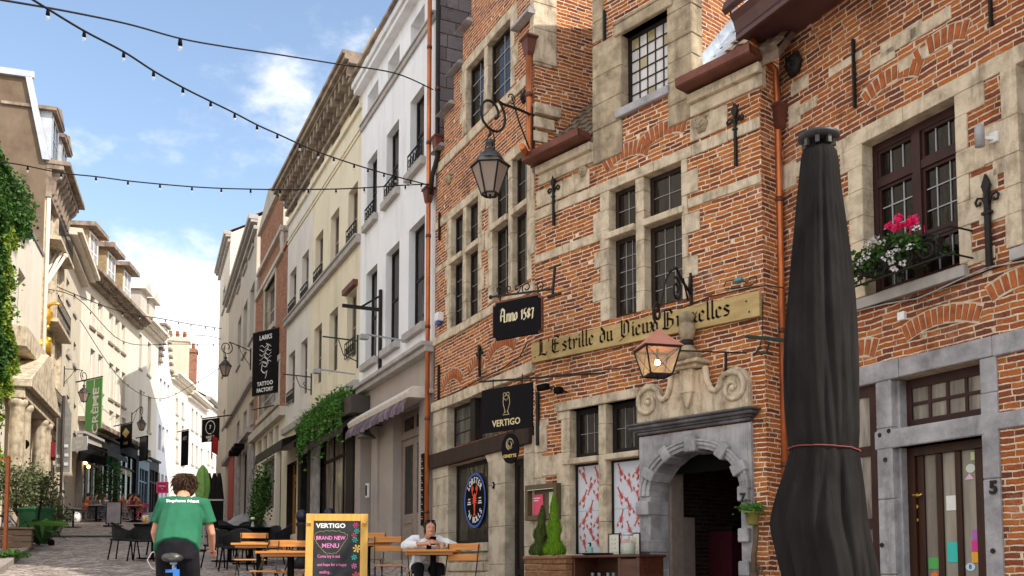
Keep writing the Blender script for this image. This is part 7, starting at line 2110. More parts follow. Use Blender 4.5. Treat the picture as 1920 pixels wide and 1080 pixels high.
flat_sign(379, 411, 785, 828, 44, 43.4, 'gallery_sign', 'dark square sign with a ringed white 7 at the end of the street', 'blacksign', 'sign', [('7', .24, 0, .62, 'whitep'), ('GALERIE', .14, 0, .20, 'whitep'), ('SEPT', .14, 0, .07, 'whitep')], ring7, arm=.8)
flat_sign(296, 313, 906, 922, 36, 36, 'magenta_sign', 'small magenta sign left of the cyclist', 'magenta', 'sign', [('MENU', .3, 0, .65, 'whitep'), ('\u2022', .5, 0, .3, 'whitep')], None, 0, 'pink')
# fascia lettering on the left shops
F = FE; a, z = F.px(236, 886, -.3)
t_ = text_mb('CAFE THE', .42, .01, .01); o = t_.build('shop_lettering', M['gold_t'], None, F.loc(a, -.27, z), F.rz); tag(o, 'gold lettering on the dark shop fascia at the left', 'shop lettering')
# oval sign far left
p = P(43, 833, 31); r = empty('oval_sign', p, R(-15), 'small black oval sign projecting from the pale wall at the left', 'sign')
MB().prism([(.24*math.cos(k*PI/10), .17*math.sin(k*PI/10)) for k in range(20)], -.02, .02).build('board', M['black'], r)
mb = MB(); mb.bar((-.5,0,.02),(-.2,0,.02), .03); mb.build('arm', M['greyp'], r); mb = MB(); mb.box(-.12,.02,-.024,-.021,-.02,.0); mb.bar((-.02,-.022,-.03),(.10,-.022,.06), .014); mb.build('logo', M['whitep'], r)
# black fabric awnings and green flag on the left
rolled_awning(FE, FE.px(172,850,-.5)[0], FE.px(212,850,-.5)[0], FE.px(190,838,-.5)[1], 0, 'black folding awning over the first left shop', .1, out=1.2)
p = P(206, 868, 50); r = empty('green_flag', p, R(20), 'small green pennant hanging over the left shopfronts', 'flag'); MB().prism([(-.45,.5),(.5,-.1),(.35,-.45),(-.4,.15)], -.01, .01).build('cloth', plain('green cloth', (.02,.25,.13), .8), r); mb = MB(); mb.bar((-.45,0,.55),(.55,0,-.1), .03); mb.build('pole', M['iron'], r)
p = P(140, 872, 46); r = empty('small_awning', p, R(80), 'small black awning above the terrace door at the left', 'awning'); MB().prism([(-1,.5),(1.2,.5),(1.2,.1),(-1,.1)], -.9, -.85).build('valance', M['black'], r); mb = MB(); mb.face([(-1,0,1.0),(1.2,0,1.0),(1.2,-.9,.5),(-1,-.9,.5)]); mb.build('cloth', M['black'], r)
# wall bulbs at the left cafe
for k, (px, py) in enumerate(((160,868),(166,875))):
    p = P(px, py, 47); r = empty('cafe_bulb', p, 0, ('upper','lower')[k]+' of two glowing bulbs in the left cafe front', 'lamp', 'glowing cafe bulbs'); mb = MB(); mb.ball((0,0,0), .09); mb.build('bulb', M['glow_far'], r); mb = MB(); mb.tube([(0,0,.08),(0,0,.5)], .01, 4); mb.build('cord', M['black'], r)

# ============================================================ STRING LIGHTS
def string_lights(pts, label, bulbs, r_=.012, bs=1.0, off=1.0, wig=True):
    """pts: (px,py,D) control points; bulbs: fractions of pixel x where bulbs hang, or count"""
    W = [P(*p) for p in pts]; o = W[0]
    r = empty('string_lights', o, 0, label, 'string lights', 'festoon strings across the street')
    # smooth by catmull-rom
    fine = []
    for i in range(len(W)-1):
        p0, p1, p2, p3 = W[max(0,i-1)], W[i], W[i+1], W[min(len(W)-1,i+2)]
        for k in range(6):
            t = k/6; fine.append(.5*((2*p1)+(p2-p0)*t+(2*p0-5*p1+4*p2-p3)*t*t+(-p0+3*p1-3*p2+p3)*t**3))
    fine.append(W[-1])
    mb = MB(); mb.tube([q-o for q in fine], r_, 5); mb.build('wire', M['iron'], r)
    sk = MB(); sk.tube([(0,0,.0),(0,0,-.055)], [.014,.020], 6); sk.ball((0,0,-.085), .024, 1, 6)
    first = None
    for (px, py, D) in bulbs:
        p = P(px, py, D) - o
        if first is None:
            first = sk.build('bulb', [M['black'], M['clear']], r, p); first.scale = (bs,)*3
        else:
            c = first.copy(); COL.objects.link(c); c.parent = r; c.location = p
        kids_ = 0
    return r
def along(pts, xs):
    out = []
    for x in xs:
        for a, b in zip(pts, pts[1:]):
            if min(a[0],b[0]) <= x <= max(a[0],b[0]):
                t = (x-a[0])/(b[0]-a[0]); out.append((x, a[1]+(b[1]-a[1])*t+1, a[2]+(b[2]-a[2])*t)); break
    return out
s1 = [(40,-14,8.5),(90,17,9),(158,58,9.6),(232,97,10.3),(288,133,10.9),(343,164,11.5),(395,190,12.1),(440,212,12.7),(482,234,13.2),(520,251,13.8),(600,286,15),(700,319,16.3),(804,347,17.6)]
string_lights(s1, 'nearest string of black bulb holders falling from the upper left corner to the copper pipe', along(s1, [90,158,232,288,343,395,440,482,520,562,597,626,664,690,720,742,770,790]))
s2 = [(-20,-4,9),(120,20,10.3),(240,45,11.5),(338,72,12.6),(420,87,13.5),(520,102,14.6),(620,118,15.6),(740,137,16.8),(812,168,17.6)]
string_lights(s2, 'upper thin double cable with a single lamp crossing the sky', along(s2, [338]), bs=1.6)
s3 = [(-10,302,16),(40,309,16),(115,324,16.2),(180,331,16.3),(240,339,16.5),(300,345,16.6),(360,350,16.8),(415,353,17),(470,354.5,17.1),(525,355.5,17.2),(580,355,17.3),(640,354,17.4),(700,351,17.5),(760,347,17.6),(804,345,17.6)]
string_lights(s3, 'nearly level string of bulbs crossing at mid height of the sky', along(s3, [52,115,180,240,300,360,415,470,525,578,630,683,760]))
s4 = [(30,500,36),(80,525,38),(160,560,41),(230,585,44),(300,597,46),(360,608,48),(415,616,50)]
string_lights(s4, 'distant festoon string sagging from the ivory block to the right row', along(s4, [60,100,140,185,230,262,285,310,335,358,385,402]), .02, 1.7)
s5 = [(310,628,60),(350,628,58),(390,630,55),(415,636,52)]
string_lights(s5, 'farthest bare wire over the end of the street', along(s5, [345]), .02, 1.7)
s6 = [(30,540,34),(140,556,40),(230,640,46),(330,645,50),(412,645,52)]
string_lights(s6, 'faint distant festoon below the stepped gable', along(s6, [110,170,232,300,370,400]), .018, 1.6)
s7 = [(150,600,44),(230,715,50),(300,748,58),(360,722,62),(412,690,50)]
string_lights(s7, 'lowest distant festoon in front of the ivory facades', along(s7, [215,240,270,300,330,372]), .018, 1.6)
# ============================================================ FURNITURE
def black_chair():
    r = empty('rattan_chair', (0,0,0), 0, 'x', 'chair')
    mb = MB(); mb.box(-.25,.25,-.24,.24,.42,.46); mb.build('seat', M['rattan'], r, bevel=.01)
    mb = MB(); rings = []
    for k in range(13):
        a = -PI*.12 + (PI*1.24)*k/12; ca, sa = math.cos(a), math.sin(a)
        hgt = .66 + .17*max(0, sa)**1.5; bx, by = .29*ca, .27*sa
        rings.append([(bx*.92, by*.92, .45), (bx*1.02, by*1.04, hgt-.03), (bx*1.06, by*1.08, hgt), (bx*1.0, by*1.0, hgt-.02), (bx*.88, by*.88, .47)])
    mb.loft(rings, closed=True, smooth=False); mb.build('backrest', M['rattan'], r)
    for sx in (-1,1):
        for sy in (-1,1):
            mb = MB(); mb.tube([(sx*.22, sy*.20, .43), (sx*.27, sy*.26, 0)], .016, 6); mb.build('leg', M['black'], r)
    return r
def cafe_table(w=.7, d=.7, top='black', edge=None, legs='black', name='cafe_table', thick=.03, cross=True):
    r = empty(name, (0,0,0), 0, 'x', 'table')
    mb = MB(); n_ = 1
    if top == 'wood_orange':
        k = 6
        for i in range(k): mb.box(-w/2, w/2, -d/2+d*i/k+.004, -d/2+d*(i+1)/k-.004, .73, .73+thick)
        mb.box(-w/2+.05, w/2-.05, -d/2+.06, -d/2+.1, .69, .73); mb.box(-w/2+.05, w/2-.05, d/2-.1, d/2-.06, .69, .73)
    else: mb.box(-w/2, w/2, -d/2, d/2, .73, .73+thick)
    mb.build('tabletop', M[top], r, bevel=.004)
    mb = MB(); mb.box(-.035,.035,-.035,.035,.04,.69); mb.build('pedestal', M[legs], r)
    mb = MB(); mb.bar((-.3,-.3,.02),(.3,.3,.02), .05,.03); mb.bar((-.3,.3,.024),(.3,-.3,.024), .05,.03); mb.bar((-.25,-.25,.70),(.25,.25,.70), .03); mb.build('foot', M[legs], r)
    return r
def folding_chair():
    """wooden folding chair; its back is at +Y"""
    r = empty('folding_chair', (0,0,0), 0, 'x', 'chair')
    mb = MB()
    for i in range(4): mb.box(-.21,.21,-.20+.1*i,-.20+.1*i+.088,.44,.462)
    mb.build('seat', M['wood_orange'], r, bevel=.004)
    for z_ in (.66,.80): MB().box(-.22,.22,.235+(z_-.66)*.25,.253+(z_-.66)*.25,z_,z_+.085).build('back_slat', M['wood_orange'], r, bevel=.004)
    for sx in (-.2,.2):
        mb = MB(); mb.bar((sx,-.26,0),(sx,.28,.88), .012,.022); mb.build('leg', M['iron'], r)
        mb = MB(); mb.bar((sx*.92,.24,0),(sx*.92,-.18,.45), .012,.022); mb.build('leg', M['iron'], r)
    mb = MB(); mb.bar((-.2,-.22,.08),(.2,-.22,.08), .012); mb.bar((-.19,.2,.06),(.19,.2,.06), .012); mb.build('stretcher', M['iron'], r)
    return r
def put(o, px, D, rz, label, group=None, cat=None):
    o.location = G(px, D); o.rotation_euler = (0,0,rz); o['label'] = label
    if group: o['group'] = group
    return o
C0 = black_chair(); GB = 'black rattan armchairs on the terraces'
put(C0, 232, 21.0, R(95), 'black rattan armchair, leftmost behind the cyclist', GB)
def chair(px, D, rz, label): return copy_thing(C0, G(px, D), rz, label, GB)
chair(268, 20.6, R(8), 'black rattan armchair with its back to us, at the cyclists left elbow')
chair(297, 22.4, R(200), 'black rattan armchair on the far side of the left table, half hidden by the cyclist')
chair(413, 18.9, R(75), 'black rattan armchair just right of the cyclist, seen from the side')
chair(444, 18.3, R(0), 'wide black rattan armchair with its back to us in the middle terrace')
chair(470, 21.0, R(180), 'black rattan armchair facing us behind the dark table with the white flower')
chair(498, 19.6, R(-30), 'black rattan armchair turned away right of the dark table')
chair(520, 20.4, R(-70), 'black rattan armchair nearest the oak door')
chair(432, 21.8, R(140), 'black rattan armchair at the back left of the middle terrace')
t0 = cafe_table(.8,.8,'black'); t0['label'] = 'x'
put(t0, 285, 21.2, R(20), 'black cafe table with beer glasses left of the cyclist', 'black cafe tables')
copy_thing(t0, G(468, 19.7), R(10), 'black cafe table with a white flower in a vase', 'black cafe tables')
copy_thing(t0, G(430, 20.4), R(30), 'black cafe table right behind the cyclist', 'black cafe tables')
for k, (px, D) in enumerate(((268,21.0),(273,21.3))):
    p = G(px, D) + Vector((0,0,.76)); r = empty('beer_glass', p, 0, ('left','right')[k]+' of two beer glasses on the black table left of the cyclist', 'glass', 'beer glasses')
    mb = MB(); mb.lathe([(.03,0),(.008,.01),(.008,.06),(.035,.08),(.042,.18)], n=10); mb.build('bowl', M['beer'] if k == 0 else M['clear'], r); mb = MB(); mb.lathe([(.042,.18),(.042,.205)], n=10); mb.build('foam', M['whitep'], r)
p = G(472, 19.4) + Vector((0,0,.76)); r = empty('flower_vase', p, 0, 'small glass vase with a cream flower on the black table', 'vase')
mb = MB(); mb.lathe([(.03,0),(.035,.06),(.02,.1),(.025,.13)], n=10); mb.build('vase', M['clear'], r); mb = MB(); mb.ball((0,0,.2), .05, 0, 8, (1,1,.6)); mb.build('blossom', M['paper'], r); mb = MB(); mb.tube([(0,0,.02),(0,0,.18)], .004, 4); mb.build('stem', M['fern'], r)
# pale curved chair back
r = put(empty('cocoon_chair', (0,0,0), 0, 'x', 'chair'), 458, 24.5, 0, 'pale grey rounded shell chair behind the rattan armchairs')
mb = MB(); rings = []
for k in range(11):
    a = PI*k/10; rings.append([(.62*math.cos(a), .1+.1*math.sin(a), .35+.62*math.sin(a)*.95), (.55*math.cos(a), .0+.25*math.sin(a), .35+.55*math.sin(a)*.9), (.40*math.cos(a), .32, .35+.3*math.sin(a))])
mb.loft(rings, closed=False, cap=False); mb.build('shell', M['greyp'], r); mb = MB(); mb.lathe([(.45,.0),(.4,.35),(.5,.38)], n=14); mb.build('base', M['greyp'], r)
# wooden furniture in front
W0 = folding_chair(); GW = 'orange wooden folding chairs'
put(W0, 470, 15.3, R(0)+PI*0, 'orange folding chair behind the left wooden table', GW)
W0.rotation_euler = (0,0,0)
def wchair(px, D, rz, label): return copy_thing(W0, G(px, D), rz, label, GW)
W0.location = G(469, 15.1); W0.rotation_euler = (0,0,R(4))
c1 = wchair(508, 13.05, R(186), 'orange folding chair in front of the left wooden table, back to us')
c1.rotation_euler = (0,0,R(-18))
c2 = wchair(545, 12.9, R(5), 'orange folding chair behind the wooden table beside the blackboard')
wchair(728, 14.0, R(8), 'orange folding chair between the blackboard and the sitting woman')
wchair(694, 15.2, R(0), 'orange folding chair mostly hidden behind the blackboard')
wchair(862, 12.25, R(-8), 'orange folding chair across the table from the sitting woman')
wt = cafe_table(.70,.70,'wood_orange', legs='black', name='wooden_table'); GT = 'orange wooden tables'
put(wt, 485, 14.2, R(6), 'orange slatted wooden table at the left of the front terrace', GT)
copy_thing(wt, G(545, 12.45), R(-6), 'orange slatted wooden table touching the blackboard', GT)
copy_thing(wt, G(690, 14.6), R(10), 'orange slatted wooden table right behind the blackboard', GT)
copy_thing(wt, G(812, 12.75), R(-4), 'orange wooden table the woman leans on', GT)
# blackboard
D = 10.9; pA, pB = P(572, 1000, D), P(689, 1000, D+.05); f_, W_ = panel_frame(pA, pB); g = gz(0, D); Ht = P(630, 962, D).z - g
r = f_.root('menu_board', W_/2, 0, g, 'pine framed blackboard with white and pink chalk lettering standing in front of the terrace', 'blackboard')
h = W_/2; lean = Matrix.Rotation(R(-4), 4, 'X')
def leanb(mb, nm, mat, bev=0): m2 = MB().add(mb, lean); return m2.build(nm, M[mat] if isinstance(mat, str) else mat, r, bevel=bev)
for q in (-1,1):
    mb = MB(); mb.box(q*h, q*(h-.085), -.022, .022, 0, Ht); leanb(mb, 'frame', 'wood_pine', .004)
mb = MB(); mb.box(-h+.0855, h-.0855, -.021, .021, Ht-.085, Ht-.001); leanb(mb, 'frame', 'wood_pine', .004)
mb = MB(); mb.box(-h+.0855, h-.0855, -.021, .021, .12, .2); leanb(mb, 'frame', 'wood_pine', .004)
mb = MB(); mb.box(-h+.08, h-.08, -.012, .010, .19, Ht-.08); leanb(mb, 'slate', mottled('chalky slate', [(.3,(.018,.018,.021)),(.75,(.045,.045,.05))], 6, .8, .05))
mb = MB(); mb.bar((h-.04,.05,Ht-.1),(h-.04,.75,0), .035); mb.bar((-h+.04,.05,Ht-.1),(-h+.04,.75,0), .035); mb.build('back_leg', M['wood_pine'], r)
def T2(x, z, y=-.0135): return T(x*h, y, Ht - z)
mb = MB(); mb.add(text_mb('VERTIGO', .072, .0008, .0022, sx=1.12), T2(-.20,.14)); leanb(mb, 'chalk_lettering', 'whitep')
pc = plain('pink chalk', (.72,.22,.50), .8)
mb = MB(); mb.add(text_mb('BRAND NEW', .062, .0006, .001, sx=.9), T2(-.20,.28)); mb.add(text_mb('MENU', .072, .0006, .001), T2(-.20,.37))
mb.add(text_mb('Come try it out', .050, .0005, .0003, sx=.8), T2(-.25,.49)); mb.add(text_mb('and hope for a happy', .048, .0005, .0003, sx=.8), T2(-.14,.585)); mb.add(text_mb('ending...', .05, .0005, .0003, sx=.85), T2(-.34,.67)); leanb(mb, 'pink_chalk_lettering', pc)
mb = MB(); pts = [(-.74,.25),(-.62,.21),(-.3,.195),(.08,.20),(.34,.24),(.34,.28),(.2,.35),(.08,.42),(-.02,.455),(-.32,.46),(-.45,.42),(-.62,.35),(-.72,.29),(-.74,.25)]
fine = []
for (x0_, z0_), (x1_, z1_) in zip(pts, pts[1:]):
    for k in range(5): t = k/5; fine.append(((x0_+(x1_-x0_)*t)*h, -.0135, Ht-(z0_+(z1_-z0_)*t)+.008*math.sin((len(fine))*2.2)))
mb.tube(fine+[fine[0]], .0022, 4); leanb(mb, 'chalk_border', plain('yellow chalk', (.35,.36,.15), .8))
for k, (z_, c_) in enumerate(((.13,(.42,.03,.12)),(.20,(.04,.35,.28)),(.25,(.5,.05,.12)),(.30,(.03,.42,.36)),(.40,(.62,.42,.08)),(.50,(.04,.38,.35)),(.60,(.65,.15,.4)),(.71,(.6,.08,.12)))):
    mb = MB(); cx_, cz_ = h*(.60+.05*math.sin(k*2)), Ht-z_
    rr = .04 if k in (4,7) else .028
    for j in range(6):
        a = j*PI/3+k; mb.face([(cx_, -.0135, cz_), (cx_+rr*math.cos(a-.3), -.0137, cz_+rr*math.sin(a-.3)), (cx_+rr*1.3*math.cos(a), -.0139, cz_+rr*1.3*math.sin(a)), (cx_+rr*math.cos(a+.3), -.0137, cz_+rr*math.sin(a+.3))])
    leanb(mb, 'chalk_flower', plain('flower chalk', c_, .8))

# ============================================================ CLOSED PARASOL
PX, PD = 1538, 4.75
base = G(PX+10, PD); topz = P(1535, 262, PD).z - base.z
r = empty('closed_parasol', base, 0, 'tall closed black market parasol tied with a red cord in front of the right house', 'parasol')
prof_ = [ # (py, left px, right px)
 (272,1503,1566),(300,1501,1572),(360,1494,1577),(430,1487,1588),(500,1480,1597),(560,1475,1604),(640,1468,1609),(700,1467,1612),(760,1469,1613),(810,1473,1613),(836,1477,1612),(843,1479,1611),(850,1477,1613),(890,1468,1618),(930,1455,1624),(970,1445,1628),(990,1444,1631),(1020,1449,1636),(1060,1458,1643),(1100,1466,1648),(1150,1476,1652)]
rings = []; n = 144
random.seed(11)
ph = [random.uniform(0, 2*PI) for _ in range(6)]
for i, (py, xl, xr) in enumerate(prof_):
    a, b = P(xl, py, PD), P(xr, py, PD); cx = (a.x+b.x)/2 - base.x; w_ = (b.x-a.x)/2; z_ = a.z - base.z
    ring = []
    tight = math.exp(-((py-843)/40.0)**2)
    for k in range(n):
        t = 2*PI*k/n
        tw = t + .25*math.sin(py/260.0) 
        amp = .05 + .085*min(1, (py-272)/260) 
        f = 1 + amp*(.9*(abs(math.sin(4*tw+ph[0]))**.6-.6) + .7*(abs(math.sin(6.5*t+ph[1]+py/420))**.5-.6) + .14*math.cos(23*tw+ph[2]))*(1-.35*tight)
        low = max(0, (py-870)/200)
        f *= 1 + .10*low*math.cos(3*t+ph[3]+py/120)
        f -= amp*.9
        ring.append((cx + w_*f*math.cos(t), w_*.95*f*math.sin(t), z_))
    rings.append(ring)
# bottom flaps uneven
rings[-1] = [(p[0], p[1], p[2]-.12*abs(math.sin(2.5*k*2*PI/n))) for k, p in enumerate(rings[-1])]
mb = MB(); mb.loft(rings[::-1], cap=True)
o = mb.build('canopy', M['umbrella'], r)
sm_ = o.modifiers.new('smooth', 'SUBSURF'); sm_.levels = sm_.render_levels = 1
a = P(1535, 262, PD)
mb = MB(); cx = a.x-base.x; tz = a.z-base.z; mb.lathe([(.03,tz+.035),(.075,tz+.03),(.102,tz+.022),(.104,tz+.006),(.085,tz-.004),(.07,tz-.01)], (cx,0,0), 28); mb.build('crown', plain('grey crown plastic', (.03,.032,.035), .5), r)
mb = MB()
for k in range(8):
    t = 2*PI*(k+.5)/8; mb.obox((cx+.075*math.cos(t), .075*math.sin(t), tz-.025), (math.cos(t),math.sin(t),0), (-math.sin(t),math.cos(t),0), (0,0,1), .008,.010,.018)
mb.build('rib_clip', M['iron_grey'], r)
mb = MB(); i = 11; rr = [Vector(p) for p in rings[i]]; c0 = sum(rr, Vector())/n
mb.tube([c0+(p-c0)*1.05+Vector((0,0,-.012*math.cos(k*2*PI/n*1))) for k, p in enumerate(rr)]+[c0+(rr[0]-c0)*1.05], .0035, 5); mb.build('cord', plain('dusty red cord', (.22,.05,.05), .8), r)
mb = MB(); mb.lathe([(.03,0.0),(.03,tz)], (cx+.02,0,0), 12); mb.build('pole', M['iron'], r); mb = MB(); mb.box(cx-.35,cx+.35,-.35,.35,0,.07); mb.build('base', M['concrete'], r, bevel=.02)

# ============================================================ PLANTER, SIDEBOARD AND THINGS BY THE WINDOW
F = FM
def groundz(F, x, y): p = F.loc(x, y); return gz(p.x, p.y) - F.z0
ya = -.55; xa = F.px(1030, 1000, ya)[0]; g = groundz(F, xa, ya)
ztop = F.px(1020, 1046, ya-.15)[1]
xL, xR = F.px(980, 1050, ya-.2)[0], F.px(1058, 1050, ya-.2)[0]
r = F.root('wicker_planter', (xL+xR)/2, ya, g, 'long brown wicker planter box under the menu case', 'planter'); h = (xR-xL)/2; H = ztop-g
mb = MB(); 
for k in range(7):
    z0_ = H*k/7; w_ = h*(.92+.08*k/6); mb.box(-w_, w_, -.17-.01*k/6, .17, z0_+.004, z0_+H/7-.004)
mb.box(-h*1.03, h*1.03, -.20, .19, H-.02, H+.025); mb.build('basket', M['wicker'], r, bevel=.012)
MB().box(-h*.95,h*.95,-.16,.16,H+.02,H+.03).build('soil', M['bark'], r)
def conifer(px, pyt, D_y, mat, mat2, w_, label, lean_=0, n_=5200):
    x_, zt_ = F.px(px, pyt, ya); H_ = zt_ - (g+H)
    rr = F.root('conifer', x_, ya, g+H+.02, label, 'conifer', 'small potted conifers')
    mb = MB()
    for i in range(n_):
        t = random.random()**1.35; rad = w_*(1-t)**.8*(.85+.25*math.sin(t*17+random.random())) * math.sqrt(random.uniform(.25,1)); a = random.uniform(0, 2*PI)
        c = Vector((rad*math.cos(a)+lean_*t, rad*math.sin(a), .02+t*H_)); d = Vector((math.cos(a)*.35, math.sin(a)*.35, 1)).normalized()
        s_ = random.uniform(.035,.07); sd = Vector((-math.sin(a), math.cos(a), 0))*.007
        mb.face([c-sd, c+sd, c+sd*.5+d*s_, c-sd*.5+d*s_])
    mb.build('crown', M[mat], rr); mb = MB(); mb.tube([(0,0,-.02),(lean_*.4,0,H_*.4),(lean_*.9,0,H_*.9)], [.02,.014,.004], 6); mb.build('trunk', M['bark'], rr)
conifer(1039, 938, ya, 'conifer', '', .155, 'bright lime green conifer at the right of the wicker planter', .0)
conifer(1012, 960, ya, 'conifer_d', '', .15, 'dull olive conifer at the left of the wicker planter', .06)
# sideboard
yb = -.35; x0_, x1_ = F.px(1072,1050,yb-.25)[0], F.px(1198,1050,yb-.25)[0]; zt_ = F.px(1100,1041,yb-.25)[1]; xc = (x0_+x1_)/2; gg_ = groundz(F, xc, yb)
r = F.root('sideboard', xc, yb, gg_, 'dark mahogany open sideboard in front of the lobster windows', 'sideboard'); h = (x1_-x0_)/2; H = zt_-gg_
MB().box(-h-.03,h+.03,-.28,.24,H-.035,H).build('top', M['mahogany'], r, bevel=.008)
for q in (-1,1): MB().box(q*h,q*(h-.05),-.25,.22,0,H-.035).build('side_panel', M['mahogany'], r, bevel=.006)
MB().box(h-.36,h-.31,-.25,.22,.0,H-.035).build('divider', M['mahogany'], r, bevel=.006); MB().box(h-.31,h-.05,-.248,-.23,.05,H-.05).build('door', M['mahogany'], r, bevel=.01)
MB().box(-h+.05,h-.36,-.22,.2,H-.55,H-.52).build('shelf', M['mahogany'], r); MB().box(-h+.05,h-.31,.2,.22,0,H-.035).build('back_panel', M['mahogany'], r)
def onboard(px, y_, name, label, cat, group=None, rz=0): 
    x_ = F.px(px, 1035, y_)[0]; o = F.root(name, x_, y_, gg_+H, label, cat, group); o.rotation_euler.z += rz; return o
o = onboard(1120, yb-.05, 'serving_tray', 'flat black serving tray on the sideboard', 'tray'); mb = MB(); mb.lathe([(.15,0),(.20,.012),(.205,.03),(.195,.03),(.18,.015),(.01,.012)], n=24); mb.build('tray', M['black'], o)
o = onboard(1107, yb-.03, 'soap_bottle', 'mint green pump bottle on the sideboard', 'bottle'); mb = MB(); mb.box(-.035,.035,-.03,.03,.015,.12); mb.build('bottle', plain('mint plastic', (.25,.45,.36), .4), o, bevel=.008); mb = MB(); mb.tube([(0,0,.12),(0,0,.17)], .012, 8); mb.tube([(0,0,.17),(-.035,-.01,.165)], .007, 6); mb.build('pump', M['black'], o)
def picture(px, y_, w_, h_, label, rz=0):
    o = onboard(px, y_, 'picture_frame', label, 'picture frame', 'picture frames on the sideboard', rz)
    mb = MB(); t = .014; mb.box(-w_/2,-w_/2+t,-.01,.01,0,h_); mb.box(w_/2-t,w_/2,-.01,.01,0,h_); mb.box(-w_/2+t,w_/2-t,-.01,.01,0,t); mb.box(-w_/2+t,w_/2-t,-.01,.01,h_-t,h_); mb.build('frame', M['wood_black'], o)
    MB().box(-w_/2+t,w_/2-t,-.005,.006,t,h_-t).build('print', M['paper'], o)
    mb = MB()
    for j in range(3):
        for i in range(2): mb.box(-w_*.25+i*w_*.3, -w_*.25+i*w_*.3+.02, -.007,-.0055, h_*(.3+j*.2), h_*(.3+j*.2)+.015)
    for i in range(4): mb.box(-w_*.3+i*w_*.16, -w_*.3+i*w_*.16+.012+.006*(i%2), -.007,-.0055, h_*.1, h_*.1+.02)
    mb.build('drawing', M['greyp'], o); return o
picture(1152, yb+.10, .20, .29, 'black framed print leaning left of the big jar')
picture(1190, yb+.12, .16, .29, 'black framed print half hidden right of the big jar', R(20))
o = onboard(1178, yb-.08, 'glass_jar', 'large glass jar of yellow and red pickles on the sideboard', 'jar'); mb = MB(); mb.lathe([(.085,0),(.095,.01),(.095,.20),(.07,.235),(.065,.25)], n=20); mb.build('jar', M['clear'], o)
mb = MB(); mb.lathe([(.08,.006),(.088,.012),(.088,.15)], n=18); mb.build('brine', plain('cloudy green brine', (.40,.42,.28), .4), o)
mb = MB()
for k in range(22): a = random.uniform(0,2*PI); mb.ball((.06*math.cos(a), .06*math.sin(a), random.uniform(.155,.19)), .018, k % 2, 6)
mb.build('pickles', [plain('yellow pepper', (.65,.42,.02), .4), plain('red pepper', (.55,.06,.02), .4)], o)
mb = MB(); mb.lathe([(.068,.245),(.07,.275),(.02,.285)], n=18); mb.build('lid', M['zinc'], o)
for k, dx in enumerate((-.28,-.16,.0,.1)):
    x_ = xc+dx-.12; o = F.root('carafe', x_, yb-.05, gg_+H-.52, ('leftmost','second from left','third from left','rightmost')[k]+' glass carafe inside the sideboard', 'carafe', 'carafes inside the sideboard')
    mb = MB(); mb.lathe([(.04,0),(.05,.05),(.045,.14),(.02,.2),(.022,.27)], n=12); mb.build('glass', M['clear'], o); mb = MB(); mb.lathe([(.024,.27),(.022,.29)], n=10); mb.build('stopper', M['greyp'], o)

# ============================================================ LEFT FOREGROUND
# wheeled bins
def bin_thing(px, D, rz, label, mat, lidmat, s=1.0):
    r = empty('wheeled_bin', G(px, D), rz, label, 'bin', 'wheeled bins')
    mb = MB(); rings = []
    for z_, w_ in ((.06,.22),(.5,.26),(.92,.29),(.93,.31),(.97,.31)): rings.append([(sx*w_*s, sy*w_*1.15*s, z_*s) for sx, sy in ((-1,-1),(1,-1),(1,1),(-1,1))])
    mb.loft(rings, smooth=False); mb.build('body', M[mat], r, bevel=.02)
    mb = MB(); mb.prism([(-.38,.97),(.40,.97),(.40,1.0),(.1,1.06),(-.34,1.03)], -.31*s, .31*s, ax='x'); mb.build('lid', M[lidmat], r, bevel=.015)
    for sx in (-1,1): mb = MB(); mb.lathe([(.09,-.03),(.1,-.02),(.1,.02),(.09,.03)], n=12, ax='y'); o = MB().add(mb, Matrix.Translation((sx*.25,.3,.1)) @ Matrix.Rotation(PI/2,4,'Z')); o.build('wheel', M['black'], r)
    mb = MB(); mb.tube([(-.25,.36,.95),(-.25,.44,.97),(.25,.44,.97),(.25,.36,.95)], .018, 6); mb.build('handle', M[mat], r)
    return r
bin_thing(64, 25.9, R(-20), 'dark green wheeled rubbish bin on the left pavement', 'greencan', 'greencan')
# big folded green bag-like slide in front of the bin
r = empty('palm_plant', G(78, 24.4)+Vector((0,0,.1)), 0, 'low dark green broad leaved plant with one bright leaf beside the bin', 'plant')
mb = MB(); br = MB()
for k in range(16):
    a = k*.9; L_ = random.uniform(.5,.9); e = Vector((math.cos(a)*.7, math.sin(a)*.5, random.uniform(.1,.75))); 
    p0_ = Vector((0,0,.05)); mid_ = e*.6+Vector((0,0,.25)); sd = e.cross(Vector((0,0,1))).normalized()*.11
    tgt = br if k == 7 else mb
    tgt.face([p0_-sd*.2, p0_+sd*.2, mid_+sd, mid_-sd]); tgt.face([mid_-sd, mid_+sd, e*L_*1.4])
br.face([(-.3,-.3,.55),(.1,-.35,.62),(.75,-.3,.60),(.8,-.3,.5),(.2,-.3,.48)])
mb.build('leaf', M['ivy'], r); br.build('bright_leaf', M['fern'], r)
# road-side planter box
pA = G(-30, 23.0); pB = G(57, 23.4)
f_, W_ = panel_frame(pA, pB)
r = f_.root('wooden_planter', W_/2, .5, gz(0,23.3)+.1, 'low weathered grey wooden planter at the left edge', 'planter')
mb = MB(); 
for k in range(3): mb.box(-W_/2, W_/2, -.5, -.45, .02+k*.15, .155+k*.15); mb.box(W_/2-.05, W_/2, -.45, .5, .02+k*.15, .155+k*.15)
mb.box(-W_/2-.03, W_/2+.03, -.54, .5, .47, .52); mb.build('box', M['planterwood'], r, bevel=.01)
